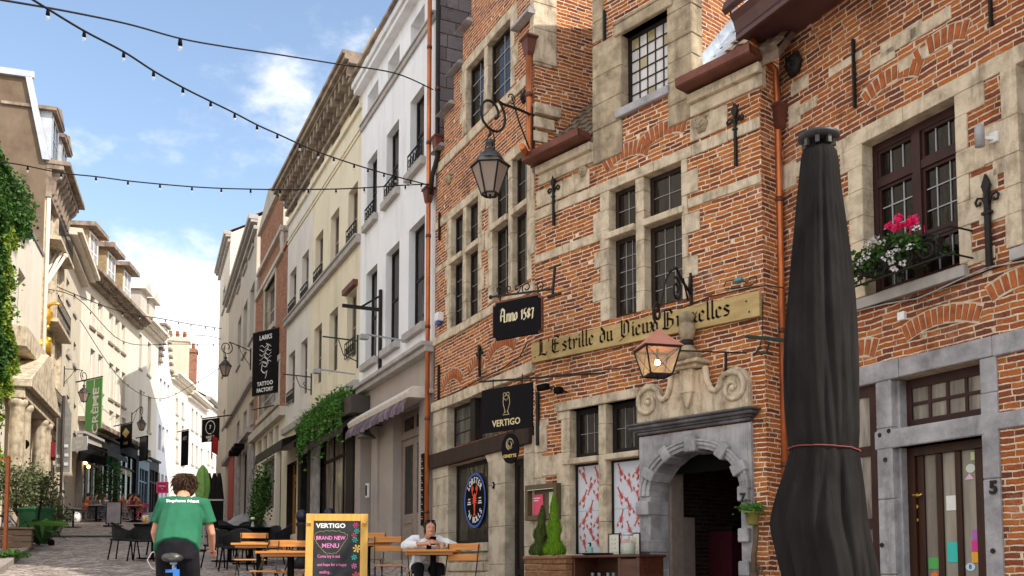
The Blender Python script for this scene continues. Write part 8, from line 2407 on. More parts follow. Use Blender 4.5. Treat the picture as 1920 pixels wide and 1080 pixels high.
# shrubs (olive-like) behind
def shrub(px, D, w_, h0, h1, label, n_, mat='olive', size=.09, lift=0, name='potted_shrub', pot=True, cat='shrub', group='potted shrubs on the left pavement'):
    r = empty(name, G(px, D)+Vector((0,0,lift)), 0, label, cat, group)
    if pot: mb = MB(); mb.lathe([(.16,0),(.2,.02),(.26,.4),(.28,.42)], n=14); mb.build('pot', M['concrete'], r)
    tr = MB(); tr.tube([(0,0,.3 if pot else 0),(.05,0,h0*.7),(0,0,h0)], [.04,.03,.025], 6)
    mb = MB(); cl_ = []
    for k in range(14):
        a = random.uniform(0,2*PI); q_ = Vector((math.cos(a)*w_*random.uniform(.2,.9), math.sin(a)*w_*random.uniform(.2,.9), random.uniform(h0, h1))); cl_.append(q_); tr.tube([(0,0,h0*.8), q_*.6+Vector((0,0,h0*.4)), q_], [.02,.012,.006], 4)
    for i in range(n_):
        q_ = random.choice(cl_); leaf(mb, q_+Vector((random.gauss(0,w_*.2), random.gauss(0,w_*.2), random.gauss(0,(h1-h0)*.15))), size*random.uniform(.6,1.2))
    tr.build('trunk', M['bark'], r); mb.build('crown', M[mat], r); return r
shrub(28, 26.5, .8, 1.0, 2.1, 'airy olive green shrub leftmost by the orange post', 1500)
shrub(72, 28.5, .75, 1.0, 2.0, 'airy olive green shrub behind the green bin', 1500)
shrub(100, 33, .6, .5, 1.3, 'low green shrub at the foot of the tall signpost', 700, 'ivy')
shrub(484, 24.6, .26, .4, 2.0, 'slim dark potted tree by the tattoo shop window', 3200, 'ivy', .07, 0, 'potted_tree', True, 'tree', 'x')
bpy.data.objects['potted_tree']['group'] = 'slim potted trees'
shrub(196, 48.5, .7, .4, 2.6, 'dark green shrub against the left shopfronts', 1200, 'ivy', .12, 0)
shrub(10, 20.2, .5, .0, .12, 'low green weeds along the kerb at the left edge', 500, 'fern', .06, .12, 'weeds', False, 'weeds', 'weeds on the left kerb')
# tall signpost with back of a panel
pp = G(109, 36.5); r = empty('signpost', pp, 0, 'tall dark post carrying a pointed grey sign panel seen from behind', 'signpost')
H = P(109, 742, 36.5).z - pp.z
mb = MB(); mb.tube([(0,0,0),(0,0,H)], .055, 8); mb.lathe([(.11,0),(.11,1.2),(.06,1.3)], n=10); mb.build('post', plain('dark brown post', (.035,.022,.018), .6), r)
def hh(py): return P(109, py, 36.5).z - pp.z
mb = MB(); mb.prism([(-.28,hh(885)),(.28,hh(885)),(.28,hh(775)),(.05,hh(742)),(-.05,hh(742)),(-.28,hh(785))], .06, .09); mb.build('panel', M['concrete'], r)
mb = MB()
for k, (x_, z_) in enumerate(((-.14,.2),(.13,.25),(.14,.6),(-.16,.55),(.12,.95))): mb.box(x_-.07, x_+.07, .04, .058, hh(885)+z_, hh(885)+z_+.12)
mb.build('sticker', M['whitep'], r)
# orange post
r = empty('orange_post', G(8, 22.2), 0, 'rusty orange post at the left edge', 'post'); H = P(8, 858, 22.2).z - r.location.z; mb = MB(); mb.box(-.035,.035,-.035,.035,0,H); mb.build('shaft', M['orangepost'], r); mb = MB(); mb.lathe([(.05,H),(.0,H+.06)], n=8); mb.box(-.3,.0,-.02,.02,H-.06,H-.02); mb.build('cap', M['orangepost'], r)
r = empty('rental_scooter', G(33, 25.2)+Vector((0,0,.1)), R(15), 'grey rental scooter parked beside the bin', 'scooter')
def scooter(r):
    mb = MB(); mb.bar((-.45,0,.14),(.35,0,.14), .16,.05); mb.build('deck', M['greyp'], r)
    mb = MB(); mb.tube([(.38,0,.12),(.5,0,1.1)], .03, 8); mb.build('stem', M['black'], r)
    mb = MB(); mb.tube([(.48,-.24,1.12),(.5,0,1.1),(.48,.24,1.12)], .018, 6); mb.build('handlebar', M['black'], r)
    for x_ in (-.5,.42): mb = MB(); mb.lathe([(.07,-.03),(.11,-.025),(.11,.025),(.07,.03)], (x_,0,.11), 14, ax='y'); mb.build('wheel', M['black'], r)
    mb = MB(); mb.box(-.4,-.15,-.1,.1,.17,.55); mb.build('battery_case', M['greyp'], r, bevel=.03)
scooter(r)
r = empty('drain_cover', G(224, 33)+Vector((0,0,.004)), R(10), 'dark iron drain cover in the paving in front of the sandwich board', 'drain cover')
mb = MB(); mb.box(-.3,.3,-.3,.3,0,.012); [mb.box(-.26,.26,-.25+.1*k,-.2+.1*k,.012,.02) for k in range(5)]; mb.build('grid', M['iron'], r)
# far sandwich board
r = empty('sandwich_board', G(210, 38.5), R(5), 'grey metal framed sandwich board standing in the middle of the street', 'sandwich board')
mb = MB(); mb.box(-.27,.27,-.02,.02,.14,.98); mb.build('panel', mottled('silvery poster', [(.3,(.25,.22,.26)),(.7,(.45,.42,.45))], 3, .3, .05), r)
mb = MB(); mb.box(-.30,-.27,-.03,.03,.1,1.0); mb.box(.27,.30,-.03,.03,.1,1.0); mb.box(-.3,.3,-.03,.03,.98,1.01); mb.box(-.3,.3,-.03,.03,.1,.13); mb.build('frame', M['black'], r)
mb = MB(); mb.box(-.34,.34,-.2,.2,0,.05); mb.box(-.2,-.17,-.05,.05,.05,.12); mb.box(.17,.2,-.05,.05,.05,.12); mb.build('base', M['black'], r, bevel=.01)
# lime closed parasol, red flag, black panels at the end
r = empty('lime_parasol', G(376, 33), 0, 'closed lime green parasol down the street right of the cyclist', 'parasol')
H = P(376, 872, 33).z - r.location.z; zb = P(376, 940, 33).z - r.location.z
mb = MB(); rings = []
for k in range(9):
    t = k/8; rad = (.06+.17*math.sin(PI*min(1,t*.85+.15))**.7)*(1 if k < 8 else .4); rings.append([((rad*(1+.18*math.cos(5*a)))*math.cos(a), (rad*(1+.18*math.cos(5*a)))*math.sin(a), zb+(H-zb)*t) for a in [2*PI*j/20 for j in range(20)]])
mb.loft(rings); mb.build('canopy', M['foil'], r); mb = MB(); mb.tube([(0,0,0),(0,0,H)], .03, 6); mb.build('pole', M['iron'], r)
def black_screen(px0, px1, py0, py1, D, label, mat='black', name='dark_screen', cat='screen'):
    a, b = P(px0, py0, D), P(px1, py1, D); r = empty(name, (a.x/2+b.x/2, D, gz(0,D)), 0, label, cat); w_ = (b.x-a.x)/2
    mb = MB(); mb.box(-w_, w_, -.03, .03, b.z-gz(0,D) if b.z > gz(0,D)+.1 else .05, a.z-gz(0,D)); mb.build('panel', M[mat], r); mb = MB(); mb.bar((-w_,0,0),(-w_,0,a.z-gz(0,D)+.05), .05); mb.bar((w_,0,0),(w_,0,a.z-gz(0,D)+.05), .05); mb.bar((-w_,0,a.z-gz(0,D)+.02),(w_,0,a.z-gz(0,D)+.02), .05); mb.build('frame', M['greyp'], r)
black_screen(384, 419, 939, 985, 28, 'black windbreak panel right of the cyclists shoulder', name='windbreak', cat='windbreak')
for k, (px, lb) in enumerate(((392,'leftmost'),(402,'middle'),(411,'rightmost'))):
    p = P(px, 897, 36); r = empty('black_parasol', (p.x, 36, gz(0,36)), 0, lb+' of the three folded black parasols at the street end', 'parasol', 'folded black parasols'); H = p.z-gz(0,36)
    mb = MB(); mb.lathe([(.05,H+.2),(.1,H),(.2,H*.6),(.16,H*.42)], n=10); mb.build('canopy', M['umbrella'], r); mb = MB(); mb.tube([(0,0,0),(0,0,H)], .025, 6); mb.build('pole', M['iron'], r)
p = P(404, 835, 40); r = empty('red_flag', p, R(60), 'small red flag on the right hand row at the street end', 'flag'); MB().prism([(-.2,.4),(.15,.3),(.12,-.4),(-.18,-.3)], -.01, .01).build('cloth', M['redp'], r); mb = MB(); mb.bar((-.2,0,-.6),(-.2,0,.6), .03); mb.build('pole', M['iron'], r)
# bollards
def bollard(px, D, h_, label):
    r = empty('bollard', G(px, D), 0, label, 'bollard', 'dark cast iron bollards')
    mb = MB(); mb.lathe([(.14,0),(.14,.15),(.10,.2),(.09,h_-.35),(.12,h_-.3),(.12,h_-.26),(.08,h_-.24)], n=14); mb.build('post', M['iron'], r)
    mb = MB(); mb.lathe([(.09,h_-.24),(.125,h_-.14),(.11,h_-.04),(.03,h_)], n=14); mb.build('head', plain('blue black bollard head', (.01,.012,.035), .3), r)
bollard(565, 18.8, 1.15, 'ornate dark bollard in front of the oak door'); bollard(617, 20.6, 1.14, 'dark round headed bollard peeping over the blackboard')

# ============================================================ PEOPLE
def person_mesh(parent, name, parts, mats, voxel=.012, smooth=4, part_name=None):
    """parts: tubes (pts, radii, side) merged into one continuous surface"""
    mb = MB()
    for pts, rad, side in parts: mb.tube(pts, rad, 12, 0, side)
    o = mb.build(name, mats, parent)
    rm_ = o.modifiers.new('remesh', 'REMESH'); rm_.mode = 'VOXEL'; rm_.voxel_size = voxel; rm_.use_smooth_shade = True
    s_ = o.modifiers.new('smooth', 'SMOOTH'); s_.factor = .5; s_.iterations = smooth
    return o
def V(*a): return Vector(a)
def finger_parts(palm, d, side, up, s=1.0, curl=.5):
    """four fingers and a thumb from a palm centre; d: pointing direction, side: across the knuckles, up: back of the hand"""
    out = [([palm - d*.05*s, palm, palm + d*.035*s], [(.030*s,.016*s),(.040*s,.016*s),(.040*s,.014*s)], side)]
    for k, (o, L_) in enumerate(((-.030,.062),(-.010,.072),(.010,.068),(.030,.052))):
        b = palm + d*.035*s + side*o*s
        p1 = b + d*L_*.45*s - up*.01*s*curl; p2 = p1 + (d*(1-curl*.6) - up*curl)*L_*.32*s; p3 = p2 + (d*(1-curl) - up*curl*1.2)*L_*.28*s
        out.append(([b - d*.015*s, p1, p2, p3], [.0095*s,.009*s,.008*s,.0065*s], None))
    b = palm - d*.02*s - side*.035*s
    out.append(([b, b - side*.025*s + d*.02*s, b - side*.03*s + d*.05*s - up*.01*s], [.012*s,.010*s,.008*s], None))
    return out
# ---- cyclist seen from behind, leaning forward
D = 9.3; gp = G(331, D)
cy = empty('person', gp, R(11), 'cyclist seen from behind in a green T-shirt and black trousers riding up the street', 'person')
HZ = P(346, 1022, D).z - gp.z      # hip height
NZ = P(342, 925, D+.25).z - gp.z
TZ = P(342, 890, D+.35).z - gp.z
hip = V(0,0,HZ-.02); chest = V(-.01,.30,HZ+.30); neck = V(-.01,.42,NZ); 
sh_z = P(300, 952, D+.3).z - gp.z
shL, shR = V(-.195,.36,sh_z+.03), V(.195,.36,sh_z+.03)
elL, elR = V(-.275,.38,sh_z-.25), V(.275,.38,sh_z-.25)
haL, haR = V(-.255,.56,sh_z-.42), V(.26,.58,sh_z-.42)
hc = V(-.01,.50,TZ-.105)
head = [([hc+V(0,-.02,-.11), hc+V(0,-.01,-.05), hc, hc+V(0,0,.06), hc+V(0,0,.10)], [(.05,.06),(.068,.085),(.078,.098),(.066,.085),(.03,.04)], V(1,0,0)),
        ([neck+V(0,-.06,-.06), neck, hc+V(0,0,-.06)], [.075,.062,.058], V(1,0,0)),
        ([hc+V(-.088,.0,-.005), hc+V(-.088,0,-.045)], [(.012,.022),(.010,.015)], V(1,0,0)), ([hc+V(.088,.0,-.005), hc+V(.088,0,-.045)], [(.012,.022),(.010,.015)], V(1,0,0)),
        ([hc+V(0,.09,.01), hc+V(0,.115,-.03)], [.012,.016], None)]
body = head + [([neck+V(0,-.05,-.05), chest+V(0,0,.04), (hip+chest)/2, hip+V(0,0,.05), hip+V(0,0,-.05)], [(.08,.07),(.16,.10),(.145,.095),(.15,.11),(.13,.1)], V(1,0,0)),
 ([shL+V(.06,0,0), shL, (shL+elL)/2, elL, (elL+haL)/2, haL], [.05,.052,.045,.038,.036,.026], None), ([shR-V(.06,0,0), shR, (shR+elR)/2, elR, (elR+haR)/2, haR], [.05,.052,.045,.038,.036,.026], None)]
for hp, sg in ((haL,-1),(haR,1)): body += finger_parts(hp+V(0,.05,-.01), V(0,1,-.2).normalized(), V(sg*1,0,0), V(0,.2,1).normalized(), 1.0, .9)
knL, knR = V(-.13,.22,HZ-.42), V(.13,.16,HZ-.48); anL, anR = V(-.12,.02,HZ-.86), V(.12,.05,.24)
anL.z = .36; ftL = anL+V(0,.16,-.05); ftR = anR+V(0,.16,-.05)
body += [([hip+V(-.08,0,0), knL, anL], [.085,.06,.04], None), ([hip+V(.08,0,0), knR, anR], [.085,.06,.04], None)]
person_mesh(cy, 'body', body, M['skin'], .009, 3)
# shirt
sh = [([neck+V(0,-.03,-.045), neck+V(0,-.06,-.09), chest+V(0,.01,.02), (hip*.4+chest*.6), (hip*.8+chest*.2), hip+V(0,-.03,-.03)], [(.085,.075),(.165,.095),(.21,.13),(.215,.155),(.22,.175),(.22,.185)], V(1,0,0)),
      ([shL+V(.10,0,.01), shL+V(0,0,.01), shL.lerp(elL,.40), shL.lerp(elL,.66)], [.085,.078,.075,.080], None), ([shR+V(-.10,0,.01), shR+V(0,0,.01), shR.lerp(elR,.40), shR.lerp(elR,.66)], [.085,.078,.075,.080], None)]
person_mesh(cy, 'shirt', sh, M['greenshirt'], .010, 5)
tp = [([hip+V(0,-.01,.08), hip, hip+V(0,0,-.12)], [(.185,.155),(.195,.165),(.18,.16)], V(1,0,0)),
      ([hip+V(-.09,0,-.03), knL, anL.lerp(knL,.08)], [.115,.09,.068], None), ([hip+V(.09,0,-.03), knR, anR.lerp(knR,.08)], [.115,.09,.068], None)]
person_mesh(cy, 'trousers', tp, M['trousers'], .012, 5)
sp = []
for f_, a_ in ((ftL, anL), (ftR, anR)): sp.append(([a_+V(0,-.05,-.03), a_+V(0,.05,-.05), f_+V(0,.04,-.02)], [(.045,.045),(.05,.04),(.045,.03)], V(1,0,0)))
person_mesh(cy, 'shoe', sp, M['black'], .01, 3)
# hair as a thick tousled cap
hm = MB(); hm.ball(hc+V(0,-.018,.022), .108, 0, 16, (.93,1.05,1.02))
hm.ball(hc+V(-.035,-.035,-.04), .075, 0, 12); hm.ball(hc+V(.035,-.035,-.04), .075, 0, 12); hm.ball(hc+V(.0,-.04,-.065), .06, 0, 12)
for i in range(700):
    d_ = V(random.gauss(0,1), random.gauss(-.4,1), random.gauss(.25,1)).normalized(); p_ = hc+V(0,-.018,.02)+V(d_.x*.100,d_.y*.112,d_.z*.108)
    if d_.z < -.6: continue
    t_ = (V(0,0,-1) - d_*(-d_.z)).normalized()+V(random.gauss(0,.4),random.gauss(0,.4),0)
    hm.tube([p_, p_+t_*.03+d_*.006, p_+t_*.055+d_*.002], [.006,.005,.001], 3)
hm.build('hair', M['hair'], cy)
# back print on the shirt collar: curved word
wp = MB(); tx = text_mb('Stephane Next', .052, .001, .0016)
fk = Matrix.Translation(V(0, .185, sh_z+.065)) @ Matrix.Rotation(R(-38), 4, 'X')
tg = MB(); tg.add(tx, fk)
o = tg.build('shirt_print', M['whitep'], cy)
sw_ = o.modifiers.new('wrap', 'SHRINKWRAP'); sw_.target = bpy.data.objects['shirt']; sw_.wrap_method = 'PROJECT'; sw_.use_project_y = True; sw_.use_positive_direction = True; sw_.use_negative_direction = True; sw_.offset = .004; sw_.cull_face = 'OFF'
# bicycle
bk = empty('bicycle', gp, R(11), 'blue city bicycle ridden by the cyclist in green', 'bicycle')
def wheel(parent, y_, r_=.34):
    mb = MB(); mb.tube([(0, y_+r_*math.cos(t), r_+r_*math.sin(t)) for t in [2*PI*k/32 for k in range(33)]], .02, 8); w_ = mb.build('wheel', M['black'], parent)
    mb = MB()
    for k in range(14): t = 2*PI*k/14; mb.bar((0,y_,r_),(0,y_+r_*math.cos(t),r_+r_*math.sin(t)), .003)
    mb.lathe([(.03,-.04),(.03,.04)], (0,0,0), 8) if 0 else None; mb.build('spokes', M['greyp'], w_)
    mb = MB(); mb.tube([(0, y_+(r_+.03)*math.cos(t), r_+(r_+.03)*math.sin(t)) for t in [PI*.05+PI*.9*k/16 for k in range(17)]], (.026), 6); mb.build('mudguard', M['greyp'], w_)
wheel(bk, -.45); wheel(bk, .62)
bl = plain('bright blue bicycle paint', (.02,.16,.55), .3)
mb = MB(); mb.tube([(0,-.45,.34),(0,-.08,.32),(0,.45,.80),(0,.52,.86)], .018, 8); mb.tube([(0,-.08,.32),(0,-.16,HZ-.16)], .02, 8); mb.tube([(0,-.15,HZ-.25),(0,.46,.82)], .016, 8); mb.tube([(0,-.45,.34),(0,-.15,HZ-.25)], .012, 6); mb.tube([(0,.62,.34),(0,.50,.84)], .018, 8); mb.build('frame', bl, bk)
mb = MB(); sz = HZ-.13; mb.loft([[(w_*math.cos(a), y_+0, sz+zz+h2*math.sin(a)) for a in [2*PI*j/12 for j in range(12)]] for y_, w_, zz, h2 in ((-.36,.03,.0,.02),(-.34,.09,.01,.04),(-.27,.10,.0,.045),(-.16,.06,-.005,.035),(-.02,.025,-.01,.02),(.0,.01,-.01,.01))]); mb.build('saddle', M['iron_grey'], bk)
mb = MB(); mb.tube([(0,-.17,HZ-.35),(0,-.2,sz-.03)], .014, 8); mb.lathe([(.03,sz-.06),(.035,sz-.03),(.03,sz-.02)], (0,-.2,0), 8); mb.build('seat_post', M['zinc'], bk)
mb = MB(); mb.tube([haL+V(0,.02,-.02), haL+V(.05,.14,-.0), V(0,.56,haL.z+.0), haR+V(-.05,.14,-.0), haR+V(0,.02,-.02)], .013, 8); mb.tube([(0,.50,.84),(0,.56,haL.z)], .015, 8); mb.build('handlebar', M['black'], bk)
mb = MB(); mb.tube([haL+V(0,.1,-.0), haL+V(-.09,.12,-.02), haL+V(-.13,.10,-.1), haL+V(-.08,.06,-.18), haL+V(.06,.1,-.24)], .006, 6); mb.build('brake_cable', M['whitep'], bk)
mb = MB(); mb.box(-.035,.035,-.50,-.46,.72,.77); mb.build('rear_light', M['black'], bk)
mb = MB(); 
for sg in (-1,1): mb.bar((sg*.09,(-.08+sg*.1),.32-sg*.12),(sg*.17,(-.08+sg*.1),.32-sg*.12), .05,.02)
mb.bar((.05,-.08,.32),(.09,.02,.2), .02); mb.bar((-.05,-.08,.32),(-.09,-.18,.44), .02); mb.build('pedal', M['black'], bk)
mb = MB(); mb.box(-.06,.06,-.28,-.22,.62,.80); mb.build('saddle_bag', plain('blue bag', (.03,.16,.5), .7), bk)

cb_ = copy_thing(bk, G(30, 27.2)+Vector((0,0,.1)), R(70), 'dark parked bicycle among the shrubs at the left edge'); cb_['group'] = 'bicycles'; bk['group'] = 'bicycles'
# ---- seated figure builder (for the terrace guests)
def seated(px, D, rz, label, top='rusttop', legs='denim', hair='hair_d', s=1.0, lean=.12, skin='skin', name='person', long_hair=False, lift=0, arms='table', detail=.018):
    r = empty(name, G(px, D)+Vector((0,0,lift)), rz, label, 'person')
    hz = .50*s; hp = V(0,0,hz); ch = V(0,-lean,hz+.33*s); nk = V(0,-lean-.03,hz+.50*s); hd = V(0,-lean-.07,hz+.66*s)
    sL, sR = V(-.17*s,-lean,hz+.42*s), V(.17*s,-lean,hz+.42*s); eL, eR = sL+V(-.05,-.06,-.26*s), sR+V(.05,-.06,-.26*s); hL, hR = V(-.08,-lean-.34,hz+.26*s), V(.08,-lean-.34,hz+.26*s)
    kL, kR = V(-.13,-.42,hz), V(.13,-.42,hz); aL, aR = V(-.12,-.40,.09), V(.12,-.36,.09)
    b = [([hd+V(0,.02,-.11), hd+V(0,0,-.04), hd+V(0,0,.03), hd+V(0,.01,.10)], [(.045,.055),(.065,.08),(.072,.09),(.035,.045)], V(1,0,0)), ([nk+V(0,.03,-.06), hd+V(0,.01,-.06)], [.05,.045], None), ([hd+V(0,-.085,0), hd+V(0,-.105,-.03)], [.01,.014], None),
         ([nk+V(0,0,-.05), ch, hp], [(.08,.06),(.15,.10),(.15,.11)], V(1,0,0)), ([sL, eL, hL], [.045,.038,.026], None), ([sR, eR, hR], [.045,.038,.026], None), ([hp+V(-.08,0,0), kL, aL], [.075,.055,.035], None), ([hp+V(.08,0,0), kR, aR], [.075,.055,.035], None)]
    for h_, sg in ((hL,1),(hR,-1)): b += finger_parts(h_+V(0,-.04,0), V(-sg*.0,-1,0), V(sg,0,0), V(0,0,1), 1, .4)
    person_mesh(r, 'body', b, M[skin], detail*.6, 2)
    t = [([nk+V(0,.01,-.03), ch+V(0,0,.06), ch+V(0,0,-.08), hp+V(0,0,.02)], [(.08,.07),(.175,.105),(.165,.115),(.175,.13)], V(1,0,0)), ([sL+V(.08,0,0), sL, eL, eL.lerp(hL,.7)], [.07,.062,.052,.040], None), ([sR+V(-.08,0,0), sR, eR, eR.lerp(hR,.7)], [.07,.062,.052,.040], None)]
    person_mesh(r, 'top', t, M[top], detail*.7, 4)
    g_ = [([hp+V(0,.02,.03), hp+V(0,0,-.06)], [(.17,.14),(.16,.13)], V(1,0,0)), ([hp+V(-.09,0,-.0), kL, aL+V(0,0,.05)], [.10,.075,.055], None), ([hp+V(.09,0,-.0), kR, aR+V(0,0,.05)], [.10,.075,.055], None)]
    person_mesh(r, 'trousers', g_, M[legs], detail*.8, 3)
    person_mesh(r, 'shoe', [([a_+V(0,.04,-.04), a_+V(0,-.14,-.05)], [(.045,.04),(.04,.03)], V(1,0,0)) for a_ in (aL, aR)], M['black'], detail*.8, 2)
    hm = MB(); hm.ball(hd+V(0,.022,.035), .098, 0, 12, (.95,1.03,.98))
    if long_hair: hm.tube([hd+V(0,.06,.03), hd+V(0,.09,-.1), nk+V(0,.10,-.1)], [(.08,.05),(.09,.05),(.07,.03)], 10, 0, V(1,0,0))
    hm.build('hair', M[hair], r)
    return r
seated(155, 44.0, R(150), 'person in a rust jumper with big dark hair sitting leftmost on the terrace', 'rusttop', 'greytop', s=1.05)
seated(171, 45.2, R(60), 'person in dark grey sitting beside the one in the rust jumper', 'greytop', 'denim')
seated(184, 44.5, R(120), 'long haired person in black and blue jeans on the terrace', 'greytop', 'denim', long_hair=True)
seated(191, 46.2, R(20), 'person with a mustard top half hidden on the terrace', 'paper', 'denim')
seated(222, 46.0, R(60), 'red haired person behind the sandwich board', 'rusttop', 'greytop', 'hair')
seated(234, 44.5, R(80), 'person in a dusty pink top on the right of the terrace group', 'pinktop', 'denim', 'hair_d')
seated(243, 43.6, R(70), 'long haired person in a maroon jumper on the terrace', 'maroontop', 'trousers', long_hair=True)
seated(262, 43.4, R(-95), 'person in a red brown shirt rightmost on the terrace', 'rusttop', 'greytop', 'hair')
fc = empty('terrace_chair', G(262, 43.4), R(-95), 'pink metal folding chair under the rightmost terrace guest', 'chair', 'terrace chairs down the street'); fp = 'pink'
def metal_chair(r, m):
    MB().box(-.2,.2,-.2,.2,.43,.46).build('seat', M[m], r); MB().box(-.2,.2,.2,.22,.65,.85).build('backrest', M[m], r)
    for sx in (-.2,.2):
        for q in (((sx,-.25,0),(sx,.22,.85)), ((sx,.25,0),(sx,-.2,.45))): MB().bar(*q, .02).build('leg', M[m], r)
metal_chair(fc, 'pink'); fc2 = empty('terrace_chair', G(155, 44), R(150), 'dark metal folding chair under the rust jumpered guest', 'chair', 'terrace chairs down the street'); metal_chair(fc2, 'taupe_d')
for px, D, rz, lb in ((171,45.2,60,'guest in dark grey'),(184,44.5,120,'long haired guest in black'),(191,46.2,20,'guest in mustard'),(222,46.0,60,'red haired guest'),(234,44.5,80,'guest in dusty pink'),(243,43.6,70,'guest in maroon')):
    copy_thing(fc2, G(px, D), R(rz), 'dark metal folding chair under the '+lb)
tt2 = cafe_table(.6,.6,'greyp'); put(tt2, 177, 44.0, 0, 'small grey terrace table among the left guests', 'small terrace tables'); copy_thing(tt2, G(134, 37.5), .4, 'small grey table by the tall signpost', 'small terrace tables'); copy_thing(tt2, G(250, 43.2), 0, 'small grey terrace table among the right guests', 'small terrace tables')
r = empty('backpack', G(141, 42.5), 0, 'white bag on the ground at the left of the terrace', 'bag'); mb = MB(); mb.ball((0,0,.24), .24, 0, 12, (.9,.6,1)); mb.build('bag', M['whitep'], r); mb = MB(); mb.tube([(-.1,-.1,.4),(0,-.15,.52),(.1,-.1,.4)], .02, 6); mb.build('handle', M['greyp'], r)

# ---- woman at the table, looking at her phone
D = 13.15; px_ = 797
gp = G(px_, D); wn = empty('person', gp, R(14), 'seated woman in a white shirt and black trousers looking at her phone', 'person')
tbl = .76
hp = V(0,.12,.48); ch = V(0,-.10,.76); nk = V(.0,-.20,.90); hd = V(.02,-.29,1.01)
sL, sR = V(-.185,-.14,.87), V(.175,-.16,.86); eL, eR = V(-.32,-.24,.79), V(.34,-.26,.79); hL, hR = V(-.03,-.45,.81), V(.08,-.47,.81)
b = [([hd+V(-.0,.03,-.125), hd+V(0,-.0,-.09), hd+V(0,0,-.03), hd+V(0,0,.04), hd+V(0,.02,.095)], [(.028,.035),(.05,.062),(.066,.082),(.068,.085),(.035,.045)], V(1,0,0)),
     ([nk+V(0,.03,-.05), nk, hd+V(0,.02,-.06)], [.055,.045,.045], None),
     ([hd+V(0,-.072,.035), hd+V(0,-.088,.0), hd+V(0,-.100,-.025), hd+V(0,-.088,-.04)], [.008,.010,.014,.010], None),
     ([hd+V(-.02,-.083,-.065), hd+V(.02,-.083,-.065)], [.008,.008], None), ([hd+V(-.02,-.080,-.078), hd+V(.02,-.080,-.078)], [.008,.008], None),
     ([hd+V(0,-.06,-.11), hd+V(0,-.075,-.105)], [.02,.018], None),
     ([hd+V(-.045,-.072,.030), hd+V(-.015,-.084,.034)], [.009,.010], None), ([hd+V(.045,-.072,.030), hd+V(.015,-.084,.034)], [.009,.010], None),
     ([hd+V(-.070,.01,.01), hd+V(-.072,.01,-.035)], [(.01,.02),(.008,.013)], V(1,0,0)), ([hd+V(.070,.01,.01), hd+V(.072,.01,-.035)], [(.01,.02),(.008,.013)], V(1,0,0)),
     ([nk+V(0,0,-.05), ch, hp], [(.09,.06),(.14,.10),(.15,.11)], V(1,0,0)), ([sL, eL, hL], [.045,.036,.026], None), ([sR, eR, hR], [.045,.036,.026], None)]
b += finger_parts(hL+V(.03,-.02,.02), V(.85,-.5,.15).normalized(), V(.3,.5,.8).normalized(), V(-.2,-.7,.6).normalized(), .95, .7)
b += finger_parts(hR+V(-.02,-.02,.02), V(-.85,-.5,.15).normalized(), V(.3,-.5,-.8).normalized(), V(.2,-.7,.6).normalized(), .95, .7)
kL, kR = V(-.14,-.36,.50), V(.14,-.38,.50); aL, aR = V(-.14,-.36,.10), V(.14,-.30,.10)
b += [([hp+V(-.08,0,0), kL, aL], [.075,.055,.035], None), ([hp+V(.08,0,0), kR, aR], [.075,.055,.035], None)]
person_mesh(wn, 'body', b, M['skin'], .0075, 2)
t = [([nk+V(0,.03,-.02), nk+V(0,.02,-.08), ch+V(0,0,.02), ch+V(0,.04,-.14), hp+V(0,0,.0), hp+V(0,.02,-.12)], [(.075,.06),(.16,.09),(.20,.125),(.185,.13),(.20,.15),(.20,.14)], V(1,0,0)), ([sL+V(.08,0,.0), sL, sL.lerp(eL,.5), eL, eL.lerp(hL,.55)], [.07,.066,.062,.062,.048], None), ([sR+V(-.08,0,.0), sR, sR.lerp(eR,.5), eR, eR.lerp(hR,.55)], [.07,.066,.062,.062,.048], None)]
o = person_mesh(wn, 'shirt', t, M['whiteshirt'], .009, 3)
tx_ = bpy.data.textures.new('cloth folds', 'CLOUDS'); tx_.noise_scale = .09; dm_ = o.modifiers.new('folds', 'DISPLACE'); dm_.texture = tx_; dm_.strength = .035; dm_.mid_level = .5
g_ = [([hp+V(0,.02,.03), hp+V(0,0,-.06)], [(.17,.14),(.17,.14)], V(1,0,0)), ([hp+V(-.09,0,-.0), kL, aL+V(0,0,.05)], [.10,.075,.055], None), ([hp+V(.09,0,-.0), kR, aR+V(0,0,.05)], [.10,.075,.055], None)]
person_mesh(wn, 'trousers', g_, M['trousers'], .014, 4)
person_mesh(wn, 'shoe', [([a_+V(0,.04,-.04), a_+V(0,-.14,-.05)], [(.045,.04),(.04,.03)], V(1,0,0)) for a_ in (aL, aR)], M['whitep'], .012, 2)
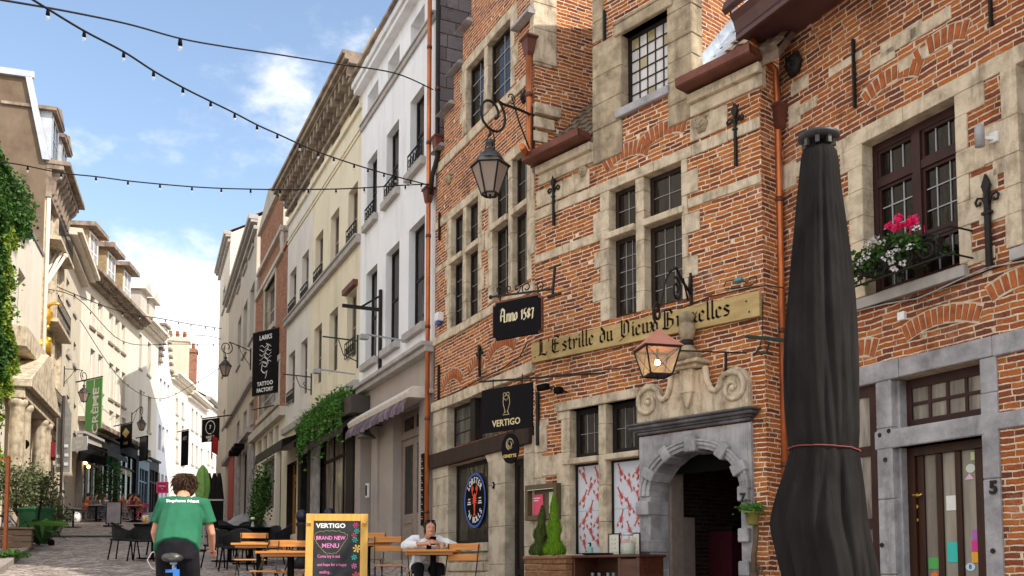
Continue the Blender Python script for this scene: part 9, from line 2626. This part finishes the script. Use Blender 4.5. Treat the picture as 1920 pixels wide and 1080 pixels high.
mb = MB(); mb.prism([(-.035,.88),(.035,.88),(.03,.74),(-.03,.74)], -.262, -.235); MB().add(mb, T(.01,.0,-.03)).build('black_top', M['black'], wn)
hm = MB(); hm.ball(hd+V(0,.028,.035), .092, 0, 14, (.95,1.02,.95)); hm.ball(hd+V(-.03,.10,-.02), .045, 0, 10); hm.ball(hd+V(-.065,.0,.0), .035, 0, 8, (.5,1,1.6)); hm.ball(hd+V(.065,.0,.0), .035, 0, 8, (.5,1,1.6))
for i in range(260):
    d_ = V(random.gauss(0,1), random.gauss(.3,1), abs(random.gauss(.4,1))).normalized(); p_ = hd+V(0,.028,.035)+V(d_.x*.087,d_.y*.094,d_.z*.088); hm.tube([p_, p_+V(0,.03,-.006)+d_*.002], [.004,.001], 3)
hm.build('hair', M['hair_d'], wn)
mb = MB()
for sx in (-1,1): mb.prism([(sx*.033+.026*math.cos(k*PI/6), .018*math.sin(k*PI/6)) for k in range(12)], -.004, .004)
mb.bar((-.01,0,.005),(.01,0,.005), .005); mb.bar((-.06,0,.005),(-.078,.09,-.005), .004); mb.bar((.06,0,.005),(.078,.09,-.005), .004)
MB().add(mb, T(hd.x, hd.y-.055, hd.z+.108, rx=R(-55))).build('sunglasses', M['blacksign'], wn)
mb = MB(); mb.obox((0.025,-.475,.845), (1,0,0), (0,-.5,-.4), (0,-.4,.5), .042,.005,.07); ph_ = tag(mb.build('phone', M['blacksign'], None, wn.location, wn.rotation_euler.z, bevel=.003), 'black phone held by the seated woman', 'phone')
p = P(828, 1028, 12.75); pt = G(828,12.75)+Vector((0,0,.76)); r = empty('tumbler', pt, 0, 'small glass of drink on the womans table', 'glass'); mb = MB(); mb.lathe([(.025,0),(.032,.1)], n=10); mb.build('glass', M['clear'], r); mb = MB(); mb.lathe([(.022,.005),(.027,.07)], n=10); mb.build('drink', M['beer'], r)
st_ = copy_thing(W0, wn.location + Vector((0,.0,0)), R(14), 'orange folding chair the woman sits on', GW); st_.location = wn.matrix_basis @ Vector((0,.12,.0)) if 0 else wn.location + Vector((-.03,.12,0))
